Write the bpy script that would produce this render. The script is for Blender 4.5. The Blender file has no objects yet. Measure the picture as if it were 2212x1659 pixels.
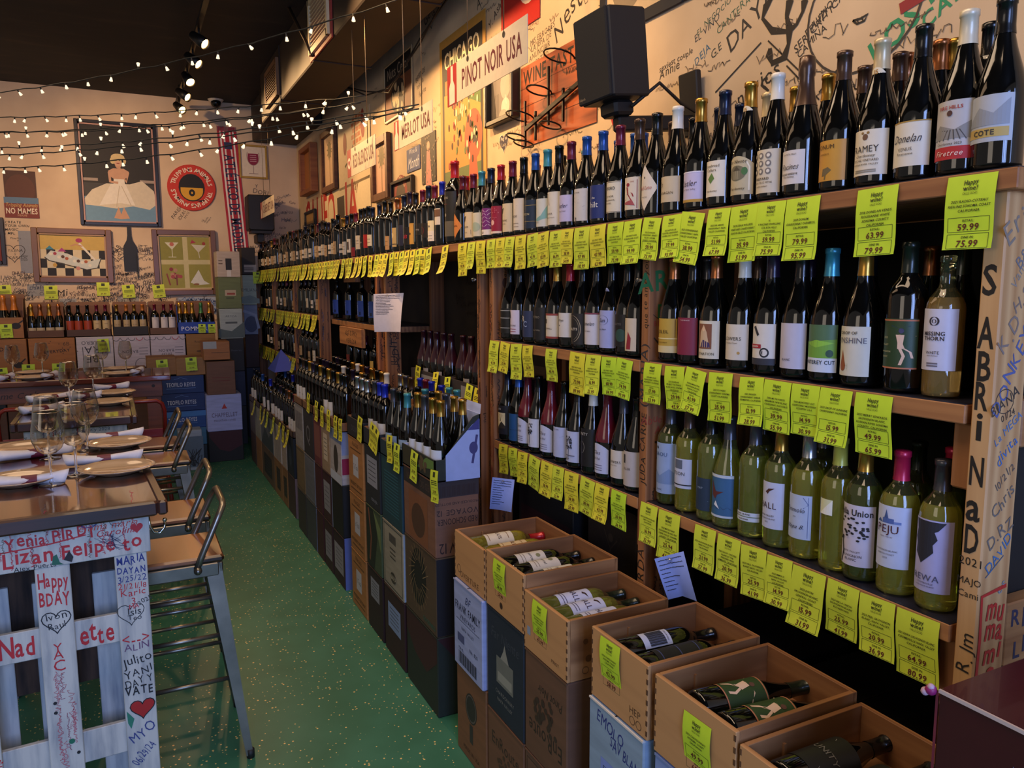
import bpy, math, random
from mathutils import Vector, Matrix
rnd = random.Random(7)
sc = bpy.context.scene
COL = sc.collection
PI = math.pi
# ------------------------------------------------------------------ camera
CX, CY, F = 1106.0, 829.5, 1660.0
EYE = Vector((0, 0, 1.68))
def _pix(x, y): return Vector((x - CX, CY - y, -F)).normalized()
_yd = _pix(271, 624)
_zd = -_pix(1150, 14000); _zd = (_zd - _yd * _zd.dot(_yd)).normalized()
_xd = _yd.cross(_zd)
ROT = Matrix((_xd, _yd, _zd))                 # camera -> world
def ray(x, y): return ROT @ _pix(x, y)
def gx(x, y, X): r = ray(x, y); return EYE + r * (X / r.x)
def gy(x, y, Y): r = ray(x, y); return EYE + r * (Y / r.y)
def gz(x, y, Z): r = ray(x, y); return EYE + r * ((Z - EYE.z) / r.z)
def yat(px, X, Z):
    a = [F * ROT[i][0] + (px - CX) * ROT[i][2] for i in range(3)]
    return -(a[0] * X + a[2] * (Z - EYE.z)) / a[1]
def xat(px, Y, Z):
    a = [F * ROT[i][0] + (px - CX) * ROT[i][2] for i in range(3)]
    return -(a[1] * Y + a[2] * (Z - EYE.z)) / a[0]
cd = bpy.data.cameras.new('camera'); cam = bpy.data.objects.new('camera', cd); COL.objects.link(cam)
cd.sensor_width = 36; cd.lens = F / 2212 * 36; cd.clip_start = .05; cd.clip_end = 60
cam.matrix_world = Matrix.Translation(EYE) @ ROT.to_4x4()
sc.camera = cam
# ------------------------------------------------------------------ materials
def lin(h):
    h = h.lstrip('#'); c = [int(h[i:i + 2], 16) / 255 for i in (0, 2, 4)]
    return tuple((v / 12.92 if v <= .04045 else ((v + .055) / 1.055) ** 2.4) for v in c)
_M = {}
def newmat(name):
    m = bpy.data.materials.new(name); m.use_nodes = True
    return m, m.node_tree.nodes, m.node_tree.links, m.node_tree.nodes['Principled BSDF']
def C(h, rough=.6, metal=0.0, coat=0.0, emit=0.0, spec=.5):
    k = (h, rough, metal, coat, emit, spec)
    if k in _M: return _M[k]
    m, n, l, b = newmat('paint_' + h.strip('#'))
    c = lin(h) + (1,)
    # faint procedural mottling keeps every surface from being dead flat
    tc = n.new('ShaderNodeTexCoord'); nz = n.new('ShaderNodeTexNoise'); nz.inputs['Scale'].default_value = 35
    mx = n.new('ShaderNodeMixRGB'); mx.inputs[1].default_value = tuple(v * .9 for v in c[:3]) + (1,); mx.inputs[2].default_value = tuple(min(1, v * 1.08) for v in c[:3]) + (1,)
    l.new(tc.outputs['Object'], nz.inputs['Vector']); l.new(nz.outputs['Fac'], mx.inputs[0]); l.new(mx.outputs[0], b.inputs['Base Color'])
    b.inputs['Roughness'].default_value = rough; b.inputs['Metallic'].default_value = metal
    b.inputs['Coat Weight'].default_value = coat; b.inputs['Specular IOR Level'].default_value = spec
    if emit: b.inputs['Emission Color'].default_value = c; b.inputs['Emission Strength'].default_value = emit
    _M[k] = m; return m
def noise2(name, c1, c2, scale=(1, 1, 1), nscale=6, detail=6, rough=.6, bump=0.0, coat=0, c3=None, lo=.35, hi=.65, dist=0.0, metal=0, spec=.5):
    k = ('n2', name)
    if k in _M: return _M[k]
    m, n, l, b = newmat(name)
    tc = n.new('ShaderNodeTexCoord'); mp = n.new('ShaderNodeMapping'); mp.inputs['Scale'].default_value = scale
    nz = n.new('ShaderNodeTexNoise'); nz.inputs['Scale'].default_value = nscale; nz.inputs['Detail'].default_value = detail; nz.inputs['Distortion'].default_value = dist
    cr = n.new('ShaderNodeValToRGB'); cr.color_ramp.elements[0].position = lo; cr.color_ramp.elements[1].position = hi
    cr.color_ramp.elements[0].color = lin(c1) + (1,); cr.color_ramp.elements[1].color = lin(c2) + (1,)
    if c3: e = cr.color_ramp.elements.new((lo + hi) / 2); e.color = lin(c3) + (1,)
    l.new(tc.outputs['Object'], mp.inputs[0]); l.new(mp.outputs[0], nz.inputs['Vector']); l.new(nz.outputs['Fac'], cr.inputs[0]); l.new(cr.outputs[0], b.inputs['Base Color'])
    b.inputs['Roughness'].default_value = rough; b.inputs['Coat Weight'].default_value = coat; b.inputs['Metallic'].default_value = metal; b.inputs['Specular IOR Level'].default_value = spec
    if bump:
        bp = n.new('ShaderNodeBump'); bp.inputs['Strength'].default_value = bump; bp.inputs['Distance'].default_value = .01
        l.new(nz.outputs['Fac'], bp.inputs['Height']); l.new(bp.outputs[0], b.inputs['Normal'])
    _M[k] = m; return m
def wood(name, c1, c2, along='Z', rough=.6, coat=0, s=1.0, rings=False, kw=.28):
    k = ('wd', name)
    if k in _M: return _M[k]
    m, n, l, b = newmat(name)
    tc = n.new('ShaderNodeTexCoord'); mp = n.new('ShaderNodeMapping')
    sc_ = {'X': (1.2, 22, 22), 'Y': (22, 1.2, 22), 'Z': (22, 22, 1.2)}[along]
    mp.inputs['Scale'].default_value = tuple(v * s for v in sc_)
    nz = n.new('ShaderNodeTexNoise'); nz.inputs['Scale'].default_value = 1.6; nz.inputs['Detail'].default_value = 5; nz.inputs['Distortion'].default_value = .6
    wv = n.new('ShaderNodeTexWave'); wv.wave_type = 'RINGS' if rings else 'BANDS'; wv.inputs['Scale'].default_value = .55; wv.inputs['Distortion'].default_value = 5; wv.inputs['Detail'].default_value = 3
    mx = n.new('ShaderNodeMath'); mx.operation = 'MULTIPLY_ADD'; mx.inputs[1].default_value = kw
    cr = n.new('ShaderNodeValToRGB'); cr.color_ramp.elements[0].position = .25; cr.color_ramp.elements[1].position = .75
    cr.color_ramp.elements[0].color = lin(c1) + (1,); cr.color_ramp.elements[1].color = lin(c2) + (1,)
    hf = n.new('ShaderNodeMath'); hf.operation = 'MULTIPLY'; hf.inputs[1].default_value = 1 - kw
    l.new(tc.outputs['Object'], mp.inputs[0]); l.new(mp.outputs[0], nz.inputs['Vector']); l.new(mp.outputs[0], wv.inputs['Vector'])
    l.new(nz.outputs['Fac'], hf.inputs[0]); l.new(wv.outputs['Fac'], mx.inputs[0]); l.new(hf.outputs[0], mx.inputs[2]); l.new(mx.outputs[0], cr.inputs[0]); l.new(cr.outputs[0], b.inputs['Base Color'])
    b.inputs['Roughness'].default_value = rough; b.inputs['Coat Weight'].default_value = coat; b.inputs['Coat Roughness'].default_value = .05
    _M[k] = m; return m
def glassy(name, col, trans, rough=.04, base=None):
    k = ('gl', name)
    if k in _M: return _M[k]
    m, n, l, b = newmat(name)
    b.inputs['Base Color'].default_value = lin(col) + (1,); b.inputs['Roughness'].default_value = rough; b.inputs['IOR'].default_value = 1.45
    b.inputs['Transmission Weight'].default_value = trans; b.inputs['Coat Weight'].default_value = .6; b.inputs['Coat Roughness'].default_value = .03
    _M[k] = m; return m
def thinglass(name, tint='#ffffff', ior=1.5):
    k = ('tg', name)
    if k in _M: return _M[k]
    m = bpy.data.materials.new(name); m.use_nodes = True; n = m.node_tree.nodes; l = m.node_tree.links; n.clear()
    o = n.new('ShaderNodeOutputMaterial'); mx = n.new('ShaderNodeMixShader'); t = n.new('ShaderNodeBsdfTransparent'); g = n.new('ShaderNodeBsdfGlossy'); fr = n.new('ShaderNodeLayerWeight')
    fr.inputs['Blend'].default_value = .34
    t.inputs[0].default_value = lin(tint) + (1,); g.inputs['Roughness'].default_value = .03
    l.new(fr.outputs['Facing'], mx.inputs[0]); l.new(t.outputs[0], mx.inputs[1]); l.new(g.outputs[0], mx.inputs[2]); l.new(mx.outputs[0], o.inputs[0])
    _M[k] = m; return m
# ------------------------------------------------------------------ mesh builder
_G = {}
def glyph(ch, bold):
    k = (ch, bold)
    if k not in _G:
        cu = bpy.data.curves.new('glyph', 'FONT'); cu.body = ch; cu.size = 1; cu.resolution_u = 2; cu.offset = .018 if bold else 0
        ob = bpy.data.objects.new('glyph', cu); me = ob.to_mesh()
        vs = [(v.co.x, v.co.y) for v in me.vertices]; fs = [tuple(p.vertices) for p in me.polygons]
        ob.to_mesh_clear(); bpy.data.objects.remove(ob); bpy.data.curves.remove(cu)
        w = max([v[0] for v in vs], default=.3) + .07
        _G[k] = (vs, fs, w if ch != ' ' else .3)
    return _G[k]
class MB:
    def __init__(s): s.v = []; s.f = []; s.m = []; s.sm = []; s.mats = []; s.T = None
    def slot(s, mat):
        if isinstance(mat, str): mat = C(mat)
        if mat not in s.mats: s.mats.append(mat)
        return s.mats.index(mat)
    def add(s, vs, fs, mat, smooth=False):
        o = len(s.v); mi = s.slot(mat)
        s.v += [tuple(s.T @ Vector(p)) for p in vs] if s.T else [tuple(p) for p in vs]
        for f in fs: s.f.append([i + o for i in f]); s.m.append(mi); s.sm.append(smooth)
    def box(s, x0, x1, y0, y1, z0, z1, mat, bev=0.0):
        if x0 > x1: x0, x1 = x1, x0
        if y0 > y1: y0, y1 = y1, y0
        b = min(bev, (x1 - x0) / 2.1, (y1 - y0) / 2.1, (z1 - z0) / 2.1)
        if b <= 0:
            vs = [(x, y, z) for z in (z0, z1) for x, y in ((x0, y0), (x1, y0), (x1, y1), (x0, y1))]
            s.add(vs, [(3, 2, 1, 0), (4, 5, 6, 7), (0, 1, 5, 4), (1, 2, 6, 5), (2, 3, 7, 6), (3, 0, 4, 7)], mat); return
        def ring(z, d): return [(x0 + d + b, y0 + d, z), (x1 - d - b, y0 + d, z), (x1 - d, y0 + d + b, z), (x1 - d, y1 - d - b, z), (x1 - d - b, y1 - d, z), (x0 + d + b, y1 - d, z), (x0 + d, y1 - d - b, z), (x0 + d, y0 + d + b, z)]
        vs = ring(z0, b * .7) + ring(z0 + b, 0) + ring(z1 - b, 0) + ring(z1, b * .7)
        fs = [tuple(reversed(range(8))), tuple(range(24, 32))]
        for r in range(3):
            for i in range(8): j = (i + 1) % 8; fs.append((r * 8 + i, r * 8 + j, r * 8 + 8 + j, r * 8 + 8 + i))
        s.add(vs, fs, mat)
    def beam(s, a, b, w, h, mat, up=(0, 0, 1), bev=.0):
        a = Vector(a); b = Vector(b); d = b - a; L = d.length; d.normalize(); up = Vector(up)
        x = d.cross(up)
        if x.length < 1e-4: x = d.cross(Vector((0, 1, 0)))
        x.normalize(); z = x.cross(d)
        old = s.T; M = Matrix((x, d, z)).transposed().to_4x4(); M.translation = a
        s.T = (old @ M) if old else M; s.box(-w / 2, w / 2, 0, L, -h / 2, h / 2, mat, bev); s.T = old
    def lathe(s, prof, mat, seg=20, cap=True, smooth=True):
        vs = []; fs = []; n = len(prof)
        for r, z in prof:
            for i in range(seg): a = 2 * PI * i / seg; vs.append((r * math.cos(a), r * math.sin(a), z))
        for k in range(n - 1):
            for i in range(seg): j = (i + 1) % seg; fs.append((k * seg + i, k * seg + j, k * seg + seg + j, k * seg + seg + i))
        s.add(vs, fs, mat, smooth)
        if cap:
            for k, fl in ((0, True), (n - 1, False)):
                if prof[k][0] > 1e-4:
                    idx = [vs[k * seg + i] for i in range(seg)]
                    s.add(idx, [tuple(reversed(range(seg))) if fl else tuple(range(seg))], mat)
    def tube(s, pts, r, mat, seg=8, closed=False, r2=None):
        pts = [Vector(p) for p in pts]; n = len(pts); vs = []; fs = []; px = None
        for k in range(n):
            if closed: d = pts[(k + 1) % n] - pts[k - 1]
            else: d = pts[min(k + 1, n - 1)] - pts[max(k - 1, 0)]
            d.normalize()
            if px is None:
                px = d.cross(Vector((0, 0, 1)))
                if px.length < 1e-3: px = d.cross(Vector((0, 1, 0)))
            px = (px - d * px.dot(d)).normalized(); py = d.cross(px)
            rr = r if r2 is None else r + (r2 - r) * k / max(1, n - 1)
            for i in range(seg): a = 2 * PI * i / seg; vs.append(pts[k] + px * (rr * math.cos(a)) + py * (rr * math.sin(a)))
        for k in range(n if closed else n - 1):
            k2 = (k + 1) % n
            for i in range(seg): j = (i + 1) % seg; fs.append((k * seg + i, k * seg + j, k2 * seg + j, k2 * seg + i))
        if not closed: fs += [tuple(reversed(range(seg))), tuple(range((n - 1) * seg, n * seg))]
        s.add(vs, fs, mat, True)
    def poly(s, pts, mat): s.add(pts, [tuple(range(len(pts)))], mat)
    def sphere(s, c, r, mat, seg=12, rings=8, sz=1.0):
        old = s.T; M = Matrix.Translation(Vector(c)); s.T = old @ M if old else M
        s.lathe([(max(1e-5, r * math.sin(PI * k / rings)), -r * sz * math.cos(PI * k / rings)) for k in range(rings + 1)], mat, seg, cap=False); s.T = old
    def build(s, name, parent=None):
        me = bpy.data.meshes.new(name); me.from_pydata(s.v, [], s.f)
        for m in s.mats: me.materials.append(m)
        me.polygons.foreach_set('material_index', s.m); me.polygons.foreach_set('use_smooth', s.sm); me.update()
        o = bpy.data.objects.new(name, me); COL.objects.link(o)
        if parent: o.parent = parent
        return o
def share(name, me, parent=None):
    o = bpy.data.objects.new(name, me); COL.objects.link(o)
    if parent: o.parent = parent
    return o
_L = {}
def tag(o, label, cat, group=None, kind=None):
    if label in _L and not group: print('DUPLABEL', label)
    _L[label] = 1
    n = len(label.split())
    if n < 4 or n > 16: print('LABELLEN', n, label)
    o['label'] = label; o['category'] = cat
    if group: o['group'] = group
    if kind: o['kind'] = kind
    return o
def thing(name, label, cat, loc=(0, 0, 0), rz=0.0, group=None):
    o = bpy.data.objects.new(name, None); o.empty_display_size = .05; COL.objects.link(o); o.location = loc; o.rotation_euler = (0, 0, rz)
    return tag(o, label, cat, group)
_ord = 'zeroth first second third fourth fifth sixth seventh eighth ninth tenth eleventh twelfth thirteenth fourteenth fifteenth sixteenth seventeenth eighteenth nineteenth'.split()
_ten = {2: 'twent', 3: 'thirt', 4: 'fort', 5: 'fift', 6: 'sixt', 7: 'sevent'}
def nth(n): return _ord[n] if n < 20 else (_ten[n // 10] + 'ieth' if n % 10 == 0 else _ten[n // 10] + 'y-' + _ord[n % 10])
# ------------------------------------------------------------------ flat art (print, ink, labels)
def plane(o, u, v):
    o = Vector(o); u = Vector(u).normalized(); v = Vector(v).normalized(); n = u.cross(v)
    return lambda x, y, d=0.0: o + u * x + v * y + n * d
def cyl(r, z0=0.0, phi=0.0):
    # wraps (x,y) round a bottle; x=0 looks along local -X
    def f(x, y, d=0.0):
        t = x / r + phi; q = r + d
        return Vector((-math.cos(t) * q, -math.sin(t) * q, z0 + y))
    return f
def mtext(s, bold=False):
    return sum(glyph(c, bold)[2] for c in s)
def put_text(mb, mp, s, x, y, h, mat, bold=False, shear=0.0, rot=0.0, align='c', maxw=None, d=.0006, jit=0.0, flip=False):
    s = str(s); W = mtext(s, bold) * h; k = 1.0
    if maxw and W > maxw: k = maxw / W
    W *= k; ox = {'c': -W / 2, 'l': 0, 'r': -W}[align]; cr, sr = math.cos(rot), math.sin(rot); cur = ox
    for ch in s:
        vs, fs, w = glyph(ch, bold); jy = jit * rnd.uniform(-1, 1) * h; js = 1 + jit * rnd.uniform(-1, 1)
        if vs:
            out = []
            for a, b in vs:
                X = cur + a * h * k * js + b * h * shear; Y = b * h * js + jy - h * .35
                if flip: X, Y = -X, -Y
                out.append(mp(x + X * cr - Y * sr, y + X * sr + Y * cr, d))
            mb.add(out, fs, mat)
        cur += w * h * k
def art(mb, mp, items, curved=False):
    """items: ('r',x0,y0,x1,y1,col) ('c',x,y,rx,col[,ry]) ('p',pts,col) ('s',pts,w,col) ('t',text,x,y,h,col,{opts})"""
    d = .0004
    for it in items:
        k = it[0]
        if k == 'r':
            _, x0, y0, x1, y1, c = it[:6]; n = max(1, int(abs(x1 - x0) / .006)) if curved else 1
            pts = [mp(x0 + (x1 - x0) * i / n, yy, d) for yy in (y0, y1) for i in range(n + 1)]
            mb.add(pts, [(i, i + 1, n + 2 + i, n + 1 + i) for i in range(n)], c, curved)
        elif curved and (k == 'p' or (k == 'c' and it[3] > .004)):
            pts = it[1] if k == 'p' else ringpts(it[1], it[2], it[3], it[5] if len(it) > 5 else None, 20)[:-1]; c = it[2] if k == 'p' else it[4]
            def clip(q, X, sg):
                o = []
                for i in range(len(q)):
                    a, b2 = q[i - 1], q[i]; ia, ib = (a[0] - X) * sg >= 0, (b2[0] - X) * sg >= 0
                    if ia != ib: t = (X - a[0]) / (b2[0] - a[0]); o.append((X, a[1] + (b2[1] - a[1]) * t))
                    if ib: o.append(b2)
                return o
            lo, hi = min(p[0] for p in pts), max(p[0] for p in pts); n = max(1, int((hi - lo) / .006))
            for i in range(n):
                q = clip(clip(list(pts), lo + (hi - lo) * i / n, 1), lo + (hi - lo) * (i + 1) / n, -1)
                if len(q) > 2: mb.poly([mp(a, b2, d) for a, b2 in q], c)
        elif k == 'c':
            x, y, r, c = it[1:5]; ry = it[5] if len(it) > 5 else r; N = 20
            mb.add([mp(x, y, d)] + [mp(x + r * math.cos(2 * PI * i / N), y + ry * math.sin(2 * PI * i / N), d) for i in range(N)], [(0, 1 + i, 1 + (i + 1) % N) for i in range(N)], c)
        elif k == 'p': mb.poly([mp(a, b, d) for a, b in it[1]], it[2])
        elif k == 's':
            pts, w, c = it[1:4]; vs = []; n = len(pts)
            for i in range(n):
                a = pts[max(0, i - 1)]; b = pts[min(n - 1, i + 1)]; dx, dy = b[0] - a[0], b[1] - a[1]; L = math.hypot(dx, dy) or 1
                nx, ny = -dy / L * w / 2, dx / L * w / 2
                vs += [mp(pts[i][0] + nx, pts[i][1] + ny, d), mp(pts[i][0] - nx, pts[i][1] - ny, d)]
            mb.add(vs, [(2 * i, 2 * i + 1, 2 * i + 3, 2 * i + 2) for i in range(n - 1)], c)
        elif k == 't':
            o = it[6] if len(it) > 6 else {}
            put_text(mb, mp, it[1], it[2], it[3], it[4], it[5], d=d, **o)
        d = min(d + (.00006 if curved else .00004), .0022)
def ringpts(x, y, r, ry=None, n=20, a0=0, a1=2 * PI): return [(x + r * math.cos(a0 + (a1 - a0) * i / n), y + (ry or r) * math.sin(a0 + (a1 - a0) * i / n)) for i in range(n + 1)]
def heart(x, y, s): return [(x + s * .062 * 16 * math.sin(t) ** 3 * .5, y + s * .031 * (13 * math.cos(t) - 5 * math.cos(2 * t) - 2 * math.cos(3 * t) - math.cos(4 * t))) for t in [2 * PI * i / 24 for i in range(25)]]
def scrib(x, y, w, h, col, lw=.003, r=None):
    """one line of illegible marker handwriting"""
    r = r or rnd; n = max(4, int(w / h * 5)); p = []
    for i in range(n): p.append((x + w * i / (n - 1) + r.uniform(-.25, .25) * h, y + r.uniform(-.5, .5) * h))
    return ('s', p, lw, col)
INK = ['#1d1a18', '#24242c', '#161616', '#2b2a3a', '#3a2018']
# ------------------------------------------------------------------ the room
XW, YB, ZC = 1.885, 9.4, 3.74
B_R = Matrix(((0, -1, 0), (0, 0, 1), (-1, 0, 0))).transposed()      # columns: right, up, out for surfaces facing the aisle (-X)
B_B = Matrix(((1, 0, 0), (0, 0, 1), (0, -1, 0))).transposed()       # for surfaces facing -Y
def wr(x, y, X=XW): p = gx(x, y, X); return (-p.y, p.z)
def wb(x, y, Y=YB): p = gy(x, y, Y); return (p.x, p.z)
def struct(mb, name, kind='structure'):
    o = mb.build(name); o['kind'] = kind; return o
plaster = noise2('plaster', '#c8ad88', '#dcc29c', nscale=3, rough=.75, lo=.3, hi=.7)
plasterb = noise2('plaster_back', '#cdb092', '#e0c6a6', nscale=2.5, rough=.7, lo=.3, hi=.7)
MPR = plane((XW, 0, 0), (0, -1, 0), (0, 0, 1)); MPB = plane((0, YB, 0), (1, 0, 0), (0, 0, 1))
# floor: green resin with gold flakes
m, n, l, b = newmat('green_resin_with_gold_flakes')
tc = n.new('ShaderNodeTexCoord'); vo = n.new('ShaderNodeTexVoronoi'); vo.inputs['Scale'].default_value = 70
nz = n.new('ShaderNodeTexNoise'); nz.inputs['Scale'].default_value = 1.1; nz.inputs['Detail'].default_value = 3
sp = n.new('ShaderNodeSeparateColor'); lt = n.new('ShaderNodeMath'); lt.operation = 'LESS_THAN'
md = n.new('ShaderNodeMapRange'); md.inputs[1].default_value = .35; md.inputs[2].default_value = .7; md.inputs[3].default_value = .25; md.inputs[4].default_value = .8
l.new(tc.outputs['Object'], vo.inputs['Vector']); l.new(tc.outputs['Object'], nz.inputs['Vector']); l.new(vo.outputs['Color'], sp.inputs[0]); l.new(nz.outputs['Fac'], md.inputs[0])
l.new(sp.outputs[0], lt.inputs[0]); l.new(md.outputs[0], lt.inputs[1])
sz = n.new('ShaderNodeMath'); sz.operation = 'LESS_THAN'; sv = n.new('ShaderNodeMath'); sv.operation = 'MULTIPLY'; sv.inputs[1].default_value = .3
l.new(sp.outputs[1], sv.inputs[0]); l.new(vo.outputs['Distance'], sz.inputs[0]); l.new(sv.outputs[0], sz.inputs[1])
an = n.new('ShaderNodeMath'); an.operation = 'MULTIPLY'; l.new(lt.outputs[0], an.inputs[0]); l.new(sz.outputs[0], an.inputs[1])
n2 = n.new('ShaderNodeTexNoise'); n2.inputs['Scale'].default_value = 5; l.new(tc.outputs['Object'], n2.inputs['Vector'])
g = n.new('ShaderNodeMixRGB'); g.inputs[1].default_value = lin('#2a6248') + (1,); g.inputs[2].default_value = lin('#44836a') + (1,); l.new(n2.outputs['Fac'], g.inputs[0])
mx = n.new('ShaderNodeMixRGB'); mx.inputs[2].default_value = lin('#f0cf80') + (1,); l.new(an.outputs[0], mx.inputs[0]); l.new(g.outputs[0], mx.inputs[1]); l.new(mx.outputs[0], b.inputs['Base Color'])
rr = n.new('ShaderNodeMapRange'); rr.inputs[3].default_value = .42; rr.inputs[4].default_value = .3; l.new(an.outputs[0], rr.inputs[0]); l.new(rr.outputs[0], b.inputs['Roughness'])
b.inputs['Specular IOR Level'].default_value = .35
mb = MB(); mb.add([(-3.4, -2.5, 0), (XW, -2.5, 0), (XW, YB, 0), (-3.4, YB, 0)], [(0, 1, 2, 3)], m); struct(mb, 'floor')
ceilm = noise2('stained_dark_ceiling', '#12100e', '#30251c', scale=(1.5, 6, 1), nscale=1.3, detail=5, rough=.8, lo=.4, hi=.75, c3='#1a1512')
mb = MB(); mb.add([(-3.4, -2.5, ZC), (XW, -2.5, ZC), (XW, YB, ZC), (-3.4, YB, ZC)], [(3, 2, 1, 0)], ceilm); struct(mb, 'ceiling')
mb = MB(); mb.box(XW, XW + .1, -2.5, YB + .1, 0, ZC, plaster)
# marker graffiti on the right wall
def gtxt(px, py, s, h, col='#2a2320', rot=0.0, bold=False, wall='r', jit=.08, shear=.15, align='l', font=None):
    x, y = (wr if wall == 'r' else wb)(px, py)
    return ('t', s, x, y, h, col, dict(rot=rot, bold=bold, jit=jit, shear=shear, align=align))
G = [gtxt(1196, 82, 'Nestor', .13, rot=.5, jit=.12), gtxt(1145, 95, 'MIS ERRORES', .04, '#5a4a3a', .1), gtxt(1147, 108, 'LA JEFA DE', .04, '#5a4a3a', .1), gtxt(1143, 128, 'ANUNCIAR', .04, '#5a4a3a', .1),
     gtxt(1145, 145, 'LIBERTAD', .04, '#5a4a3a', .1), gtxt(1500, 88, 'EL VINO', .035, '#3a3e46', .35), gtxt(1505, 72, 'EL NEGOCIO ES', .03, '#3a5a4a', .35), gtxt(1548, 70, 'CANTERA', .035, '#4a6a52', .4),
     gtxt(1570, 105, 'DAYAN', .085, '#33302c', .55), gtxt(1500, 138, 'DEJA', .04, '#3b6a86', .5), gtxt(1535, 122, 'G.E', .04, '#39423c', .4), gtxt(1424, 165, 'Annie', .05, rot=.15), gtxt(1424, 150, 'sexiest couple', .032, rot=.1),
     gtxt(1470, 172, 'she is', .04), gtxt(1470, 185, 'sexy!', .045), gtxt(1590, 215, 'novios', .07, '#26221e', .35, jit=.15), gtxt(1640, 198, 'Si', .09, '#26221e', .3), gtxt(1715, 110, 'SER CRITICA', .035, '#2e2a28', .55), gtxt(1722, 122, 'CAMINA', .03, '#2e2a28', .5),
     gtxt(1740, 78, 'FELIZ', .035, '#2e2a28', .6), gtxt(1752, 60, 'AUNQUE AMOR', .03, '#2e2a28', .6), gtxt(1880, 130, 'LOS PUERTOLES', .085, '#1f8a5a', .62, True), gtxt(1990, 55, 'CANTORES', .06, '#1f8a5a', .5, True),
     gtxt(916, 50, 'Gesuno', .1, '#4a3f36', .4), gtxt(930, 62, 'Luis', .07, '#4a3f36', .9), gtxt(1030, 15, 'A. RAMOS', .08, '#55473a', .3), gtxt(898, 175, 'BESITOS', .05, '#55473a', .2), gtxt(900, 190, 'tequila', .05, '#55473a', .2), gtxt(905, 205, 'fuerte', .05, '#55473a', .1),
     gtxt(1056, 60, 'Y. Ashi', .06, '#55473a', .5)]
def wline(pts, w, col): return ('s', [wr(*p) for p in pts], w, col)
# big brushed letter, smiling face, long pen lines
for k in range(5):
    o = k * 2.2
    G.append(wline([(1735 + o, 0), (1735, 25), (1722, 52), (1700 + o, 68), (1668, 62 + o), (1648, 40), (1652 + o, 12), (1668, -4)], .012, '#241c16'))
    G.append(wline([(1703 + o, 0), (1700, 30 + o), (1702 + o, 60), (1704, 95), (1690 + o, 125), (1668, 135 + o * .4), (1658 + o, 120), (1664, 105)], .014, '#241c16'))
G += [('s', [(wr(1862, 18)[0] + .19 * math.cos(t), wr(1862, 18)[1] + .17 * math.sin(t)) for t in [2 * PI * i / 30 for i in range(31)]], .007, '#3a322c'),
      wline([(1843, 45), (1852, 52), (1868, 45), (1876, 30), (1860, 40), (1843, 45)], .006, '#1d1a18'), wline([(1852, 40), (1855, 50)], .004, '#1d1a18'), wline([(1862, 36), (1866, 47)], .004, '#1d1a18'),
      wline([(1546, 200), (1645, 92)], .005, '#2a2420'), wline([(1660, 88), (1750, 175)], .005, '#2a2420'), wline([(1700, 142), (1770, 215)], .005, '#2a2420'), wline([(1770, 200), (1810, 150)], .005, '#2a2420'), wline([(1945, 20), (2010, -20)], .03, '#8e2028')]
for i in range(130):
    px = rnd.uniform(660, 2100) if i > 40 else rnd.uniform(660, 1260); p = gx(px, rnd.uniform(0, 330), XW)
    if p.z < 2.1 or p.z > 3.6 or p.y > 9.2: continue
    G.append(scrib(-p.y, p.z, rnd.uniform(.06, .2), rnd.uniform(.02, .045), rnd.choice(['#4a3f36', '#5a4c40', '#3a322c', '#6a5846']), .0025))
art(mb, MPR, G); struct(mb, 'wall_right')
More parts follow.
